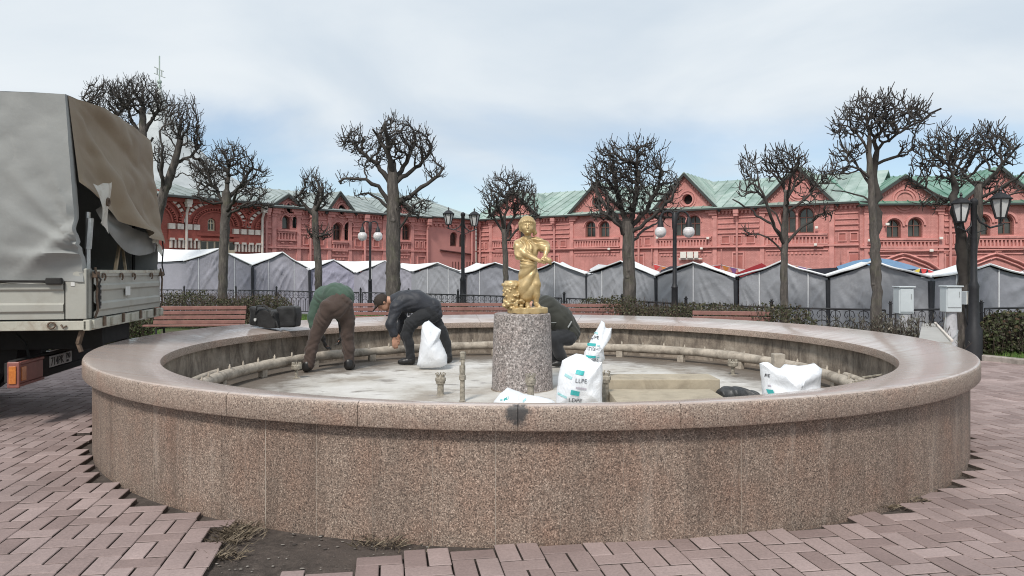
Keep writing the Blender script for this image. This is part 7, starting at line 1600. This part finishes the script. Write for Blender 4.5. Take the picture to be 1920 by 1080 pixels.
# ================================================================ sacks, slabs, tool bag
t = NT('white_plastic'); c = t.ramp(t.noise(2.5, 5), [(0.3, (0.72, 0.75, 0.80)), (0.7, (0.86, 0.87, 0.89))]); t.set(color=c, rough=0.38, sss=0.0); t.bump(t.noise(1.0, 6, 0.65, t.scl((7, 7, 4)), 1.2), 0.03, 0.6); M['sack'] = t.m
M['teal'] = plain('teal_print', (0.05, 0.42, 0.42), 0.5, 0.15); M['pale_teal'] = plain('faded_teal_print', (0.36, 0.62, 0.64), 0.5, 0.1); M['print'] = plain('black_print', (0.05, 0.052, 0.06), 0.55, 0.1); M['pale_print'] = plain('faded_print', (0.50, 0.46, 0.52), 0.55, 0.1)
class Sack:
    """filled plastic sack: outline in photo pixels at depth d, bulging front and back"""
    def __init__(s, outline, d, bulge, label, seed=0, lean=0.0, zmin=FZ - 0.004, wr=1.0):
        s.wr = wr
        pts = [P(x, y, d) for x, y in outline]; s.d = d; n0 = len(pts); s.lean = lean
        fine = []
        for i in range(n0):
            a, b = pts[i], pts[(i+1) % n0]; k = max(2, int((b-a).length/0.03))
            for j in range(k): q = a.lerp(b, j/k); fine.append(Vector((q.x + 0.004*vnoise(q.x*30, q.z*30, seed), 0, max(zmin, q.z + 0.004*vnoise(q.z*30, q.x*30, seed+3)))))
        s.c = sum(fine, Vector())/len(fine); s.out = fine; s.b = bulge; s.seed = seed
        s.an = [math.atan2(q.z-s.c.z, q.x-s.c.x) for q in fine]; s.rr = [math.hypot(q.x-s.c.x, q.z-s.c.z) for q in fine]
        base = Vector((s.c.x, d, min(q.z for q in fine))); s.o = thing('plastic_sack', label, 'sack', base, 'white plastic sacks of debris in the basin')
        m = MB(); n = len(fine); lv = [1.0, 0.985, 0.94, 0.86, 0.75, 0.62, 0.48, 0.34, 0.2, 0.08]
        for sg in (-1, 1):
            vs = [Vector((s.c.x + (q.x-s.c.x)*l, d + sg*s.dep(s.c.x + (q.x-s.c.x)*l, s.c.z + (q.z-s.c.z)*l, l) + s.lean*(q.z*0), s.c.z + (q.z-s.c.z)*l)) for l in lv for q in fine]; vs.append(Vector((s.c.x, d + sg*s.dep(s.c.x, s.c.z, 0), s.c.z)))
            m.add(vs, [(i*n+j, i*n+(j+1) % n, (i+1)*n+(j+1) % n, (i+1)*n+j) for i in range(len(lv)-1) for j in range(n)] + [((len(lv)-1)*n+j, (len(lv)-1)*n+(j+1) % n, len(lv)*n) for j in range(n)])
        bm = m; o = bm.build('sack_skin', M['sack'], s.o, smooth=55)
    def dep(s, x, z, l=None):
        if l is None:
            a = math.atan2(z-s.c.z, x-s.c.x); j = min(range(len(s.an)), key=lambda i: abs((s.an[i]-a + math.pi) % (2*math.pi) - math.pi)); l = min(1, math.hypot(x-s.c.x, z-s.c.z)/s.rr[j])
        w = 0.30*vnoise(x*7 + z*3, z*6, s.seed) + 0.16*vnoise(x*19, z*15 + x*8, s.seed+1) + 0.22*abs(vnoise(x*9 - z*6, z*4, s.seed+4))
        return s.b*math.sqrt(max(0, 1-l*l))*(0.9 + s.wr*w*(1 - l**6))
    def put(s, name, mesh_xz, mat, faces):
        m = MB(); off = 0.007; m.add([Vector((x, s.d - s.dep(x, z) - off, z)) for x, z in mesh_xz], faces); return m.build(name, mat, s.o, normals=False)
    def bar(s, x, y, w, h, mat, tilt=0.0, skew=0.0, name='printed_block'):
        k = s.d/FPX; c, sn = math.cos(tilt), math.sin(tilt); vs = []; N = 5
        for j in range(2):
            for i in range(N+1): a = (i/N - 0.5)*w*k + skew*(j-0.5)*h*k; b = (j-0.5)*h*k; p = P(x, y, s.d); vs.append((p.x + a*c - b*sn, p.z + a*sn + b*c))
        s.put(name, vs, mat, [(i, i+1, N+2+i, N+1+i) for i in range(N)])
    def text(s, body, x, y, h, mat, tilt=0.0, name='lettering'):
        cu = bpy.data.curves.new('t', 'FONT'); cu.body = body; cu.size = h*s.d/FPX*1.4; cu.align_x = 'CENTER'; cu.align_y = 'CENTER'; to = bpy.data.objects.new('t', cu); SC.collection.objects.link(to)
        me = bpy.data.meshes.new_from_object(to.evaluated_get(bpy.context.evaluated_depsgraph_get())); bpy.data.objects.remove(to); p = P(x, y, s.d); c, sn = math.cos(tilt), math.sin(tilt)
        s.put(name, [(p.x + v.co.x*c - v.co.y*sn, p.z + v.co.x*sn + v.co.y*c) for v in me.vertices], mat, [tuple(f.vertices) for f in me.polygons])
Sack([(791, 610), (797, 604), (804, 601), (812, 608), (827, 619), (824, 634), (831, 650), (838, 666), (839, 683), (826, 689), (810, 690), (790, 690), (782, 686), (786, 660), (789, 635)], 10.0, 0.16, 'plain white sack tapering to a peak beside the man in black', 1, wr=0.4)
b2 = Sack([(1054, 676), (1066, 669), (1080, 663), (1095, 665), (1112, 678), (1122, 680), (1129, 678), (1130, 700), (1129, 735), (1130, 764), (1100, 768), (1060, 768), (1042, 764), (1043, 740), (1046, 710)], 7.25, 0.13, 'largest printed sack standing against the granite drum', 2)
b2.bar(1085, 695, 15, 8, M['teal'], -0.22, 0.15); b2.bar(1076, 733, 16, 9, M['teal'], -0.2); b2.bar(1064, 703, 14, 5, M['pale_teal'], -0.45); b2.bar(1053, 739, 17, 4, M['pale_teal'], -0.4); b2.bar(1087, 724, 20, 3, M['pale_print'], -0.15)
b2.text('LLPE', 1087, 710.5, 8, M['print'], -0.08); b2.text('LDPE', 1077, 748, 8, M['print'], -0.06)
b3 = Sack([(1128, 601), (1134, 605), (1135, 614), (1141, 616), (1147, 615), (1146, 632), (1136, 645), (1132, 655), (1134, 672), (1129, 681), (1124, 700), (1112, 728), (1096, 730), (1090, 690), (1096, 660), (1108, 636)], 7.9, 0.10, 'tall wedge-shaped printed sack behind the largest sack', 3)
b3.text('LDPE', 1112, 632, 6, M['print']); b3.bar(1108, 645, 14, 5, M['teal'], 0, 0.2); b3.text('ЛПЭНП', 1111, 653, 5.5, M['print']); b3.bar(1106, 667, 17, 4.5, M['teal'], 0, 0.2); b3.text('LDPE', 1111, 675, 6, M['print']); b3.bar(1117, 624, 6, 3.5, M['pale_teal']); b3.bar(1120, 646, 5, 2.5, M['pale_teal']); b3.bar(1119, 668, 5, 2.5, M['pale_teal'])
b4 = Sack([(926, 752), (938, 738), (951, 727), (962, 731), (985, 739), (1010, 744), (1030, 748), (1040, 754), (1044, 766), (1030, 772), (985, 772), (930, 772), (920, 764)], 6.95, 0.16, 'printed sack lying flat at the front foot of the drum', 4)
b4.bar(949, 744, 10, 4, M['teal'], 0.5, 0.6); b4.bar(983, 746, 7, 3, M['pale_teal'], 0.6); b4.bar(940, 746, 5, 2.5, M['pale_teal'], 0.2)
b5 = Sack([(1425, 681), (1432, 679), (1440, 679), (1452, 688), (1466, 690), (1474, 683), (1500, 686), (1515, 684), (1527, 681), (1540, 691), (1538, 706), (1537, 722), (1540, 745), (1536, 768), (1490, 774), (1440, 772), (1431, 745), (1428, 710)], 6.75, 0.20, 'crumpled white sack with an open top on the right of the basin', 5)
b5.text('PE', 1433, 702, 6, M['print'], -0.1); b5.bar(1437, 731, 8, 8, M['teal'], 0.1, -0.2); b5.bar(1436, 720, 5, 3, M['pale_print'])
# stone slabs lying by the pedestal
M['slab'] = plain('beige_slab', (0.40, 0.345, 0.26), 0.8, 0.14, 5, dirt=(0.19, 0.15, 0.11), dscale=4, damt=0.5, bump=0.004)
def slab(c0, c1, z0, z1, rot, label):
    o = thing('stone_slab', label, 'slab', (c0[0], c0[1], z0), 'loose slabs in the basin'); m = MB(); a = Vector((math.cos(rot), math.sin(rot), 0)); b = Vector((-a.y, a.x, 0)); m.bbox((0, 0, 0), (c1[0]-c0[0], c1[1]-c0[1], z1-z0), 0.008, (a, b, (0, 0, 1)), (c0[0], c0[1], z0)); m.build('block', M['slab'], o); return o
slab((0.98, 6.95), (2.05, 7.72), FZ - 0.004, 0.285, 0.0, 'wide pale slab lying flat on the basin floor beside the largest sack'); slab((1.00, 7.76), (2.17, 8.20), FZ - 0.004, 0.375, 0.02, 'thicker beige slab lying behind the wide flat slab')
# dark rag heap
s = SDF((-0.28, -0.18, -0.03), (0.28, 0.18, 0.20), 0.010); s.ell((-0.05, 0, 0.02), (0.17, 0.11, 0.09), 0.04); s.ell((0.10, 0.02, 0.0), (0.13, 0.09, 0.06), 0.04); s.ell((-0.14, -0.02, 0.05), (0.07, 0.06, 0.06), 0.03)
s.warp(lambda X, Y, Z: 0.013*np.sin(X*38 + 3*np.sin(Y*22) + Z*25) + 0.008*np.sin(Y*60 + X*41)); M['rag'] = plain('dark_wet_rag', (0.035, 0.036, 0.038), 0.45, 0.5, 14, bump=0.006)
p = G(1383, 744, 0.20); rg_o = s.build('rag_heap', M['rag'], None, (p.x, p.y, FZ)); tag(rg_o, 'crumpled dark wet rag between the slabs and the open sack', 'rag')
# pale capped stub behind the open sack
q = P(1459, 690, 7.75); so_ = thing('pipe_stub', 'pale square-topped pipe stub rising behind the open sack', 'pipe', (q.x, q.y, FZ - 0.005)); m = MB(); z1 = P(1459, 663, 7.75).z; m.lathe([(0.05, FZ), (0.05, z1-0.10)], (q.x, q.y, 0), 14); m.build('pipe', M['pipe'], so_, smooth=40)
m = MB(); m.bbox((q.x-0.058, q.y-0.058, z1-0.15), (q.x+0.058, q.y+0.058, z1), 0.012); m.build('cap', M['pipe'], so_)
# black tool bag on the coping, soft box with a lower side pouch
M['bagcloth'] = fabric('black_bag_cloth', (0.012, 0.012, 0.013), 0.7)
d = 10.2; bo = P(505, 0, d); zc = 0.733; tbag = thing('tool_bag', 'open black tool bag with a small pale badge, standing on the coping', 'bag', (bo.x, d, zc))
def softbox(lo, hi, yaw, tilt, seed):
    s = SDF((-0.5, -0.4, -0.06), (0.5, 0.4, 0.5), 0.013); X, Y, Z = np.meshgrid(*s.ax, indexing='ij'); c, sn = math.cos(yaw), math.sin(yaw); x = X*c + Y*sn; y = -X*sn + Y*c; z = Z + x*tilt
    cx = [(a+b)/2 for a, b in zip(lo, hi)]; h_ = [(b-a)/2 - 0.03 for a, b in zip(lo, hi)]; dx_ = [np.maximum(np.abs(v-m_)-hh, 0) for v, m_, hh in zip((x, y, z), cx, h_)]; s.v = np.sqrt(sum(v**2 for v in dx_)) - 0.03 + 0.006*np.sin(X*31+seed)*np.sin(Z*27) ; return s
s = softbox((-0.24, -0.12, 0.0), (0.16, 0.12, 0.255), -0.25, 0.16, 0); s.v = np.maximum(s.v, -s.lo[2]*0 - np.meshgrid(*s.ax, indexing='ij')[2] + 0.0); s.ell((-0.03, 0.0, 0.27), (0.14, 0.07, 0.09), 0, cut=True); s.build('bag_body', M['bagcloth'], tbag)
s = softbox((0.11, -0.04, 0.0), (0.385, 0.20, 0.285), -0.1, -0.02, 2); s.v = np.maximum(s.v, -np.meshgrid(*s.ax, indexing='ij')[2]); s.build('side_pouch', M['bagcloth'], tbag)
m = MB(); m.tube([(bo.x-0.16, d-0.10, zc+0.20), (bo.x-0.12, d-0.14, zc+0.30), (bo.x-0.02, d-0.15, zc+0.31), (bo.x+0.06, d-0.16, zc+0.24), (bo.x+0.10, d-0.17, zc+0.17)], 0.012, 6); m.tube([(bo.x+0.13, d-0.13, zc+0.1), (bo.x+0.17, d-0.17, zc+0.02), (bo.x+0.19, d-0.14, zc+0.012)], 0.013, 6); m.build('strap', M['bagcloth'], tbag, smooth=60)
m = MB(); c = Vector((bo.x-0.155, d-0.112, zc+0.115)); m.add([c + Vector((x, -0.012 + x*0.25, z)) for x, z in ((-0.014, 0.016), (0, 0.02), (0.014, 0.016), (0.014, -0.008), (0, -0.024), (-0.014, -0.008))] + [c + Vector((x, 0.02, z)) for x, z in ((-0.014, 0.016), (0, 0.02), (0.014, 0.016), (0.014, -0.008), (0, -0.024), (-0.014, -0.008))], [(0, 1, 2, 3, 4, 5)] + [(i, 6+i, 6+(i+1) % 6, (i+1) % 6) for i in range(6)]); m.build('badge', M['platew'], tbag)
# ---- dry tufts and litter on the bare earth in front
M['straw'] = leafmat('dry_grass', [(0.055, 0.042, 0.03), (0.12, 0.09, 0.06), (0.22, 0.175, 0.12)]); gm2 = MB(); rg = np.random.default_rng(31)
for (x, y, n, sp) in ((447, 1000, 260, 0.06), (432, 1016, 110, 0.05), (690, 1022, 60, 0.05), (745, 1024, 50, 0.05), (1660, 952, 90, 0.04), (1700, 940, 60, 0.04), (420, 1045, 90, 0.05)):
    c = G(x, y, -0.02)
    for i in range(n):
        a = rg.random()*6.28; L = 0.03 + 0.06*rg.random(); b = c + Vector((rg.normal()*sp, rg.normal()*sp*0.7, 0.0)); dv = Vector((math.cos(a), math.sin(a), 0.25 + 0.5*rg.random()))*L; w_ = Vector((-math.sin(a), math.cos(a), 0))*0.0022; gm2.cur = rg.random(); gm2.add([b - w_, b + w_, b + dv*0.6 + Vector((0, 0, 0.006)) + w_*0.7, b + dv], [(0, 1, 2, 3)])
tag(gm2.build('dry_grass', M['straw'], normals=False, loc=G(447, 1002, -0.03)), 'dry straw tufts on the bare earth against the fountain wall', 'dry grass', kind='stuff')
lt = MB()
for i in range(110):
    x = 400 + 440*rg.random(); y = 1000 + 75*rg.random(); c = G(x, y, -0.022); r_ = 0.003 + 0.006*rg.random()**2; lt.cur = rg.random(); lt.ball(c + Vector((0, 0, -r_*0.1)), r_, 6, (1 + rg.random(), 1, 0.5))
M['litter'] = leafmat('pebbles', [(0.05, 0.04, 0.035), (0.11, 0.095, 0.08), (0.27, 0.245, 0.22)]); tag(lt.build('pebbles', M['litter'], loc=G(600, 1040, -0.03)), 'small stones and crumbs on the bare earth patch', 'gravel', kind='stuff')
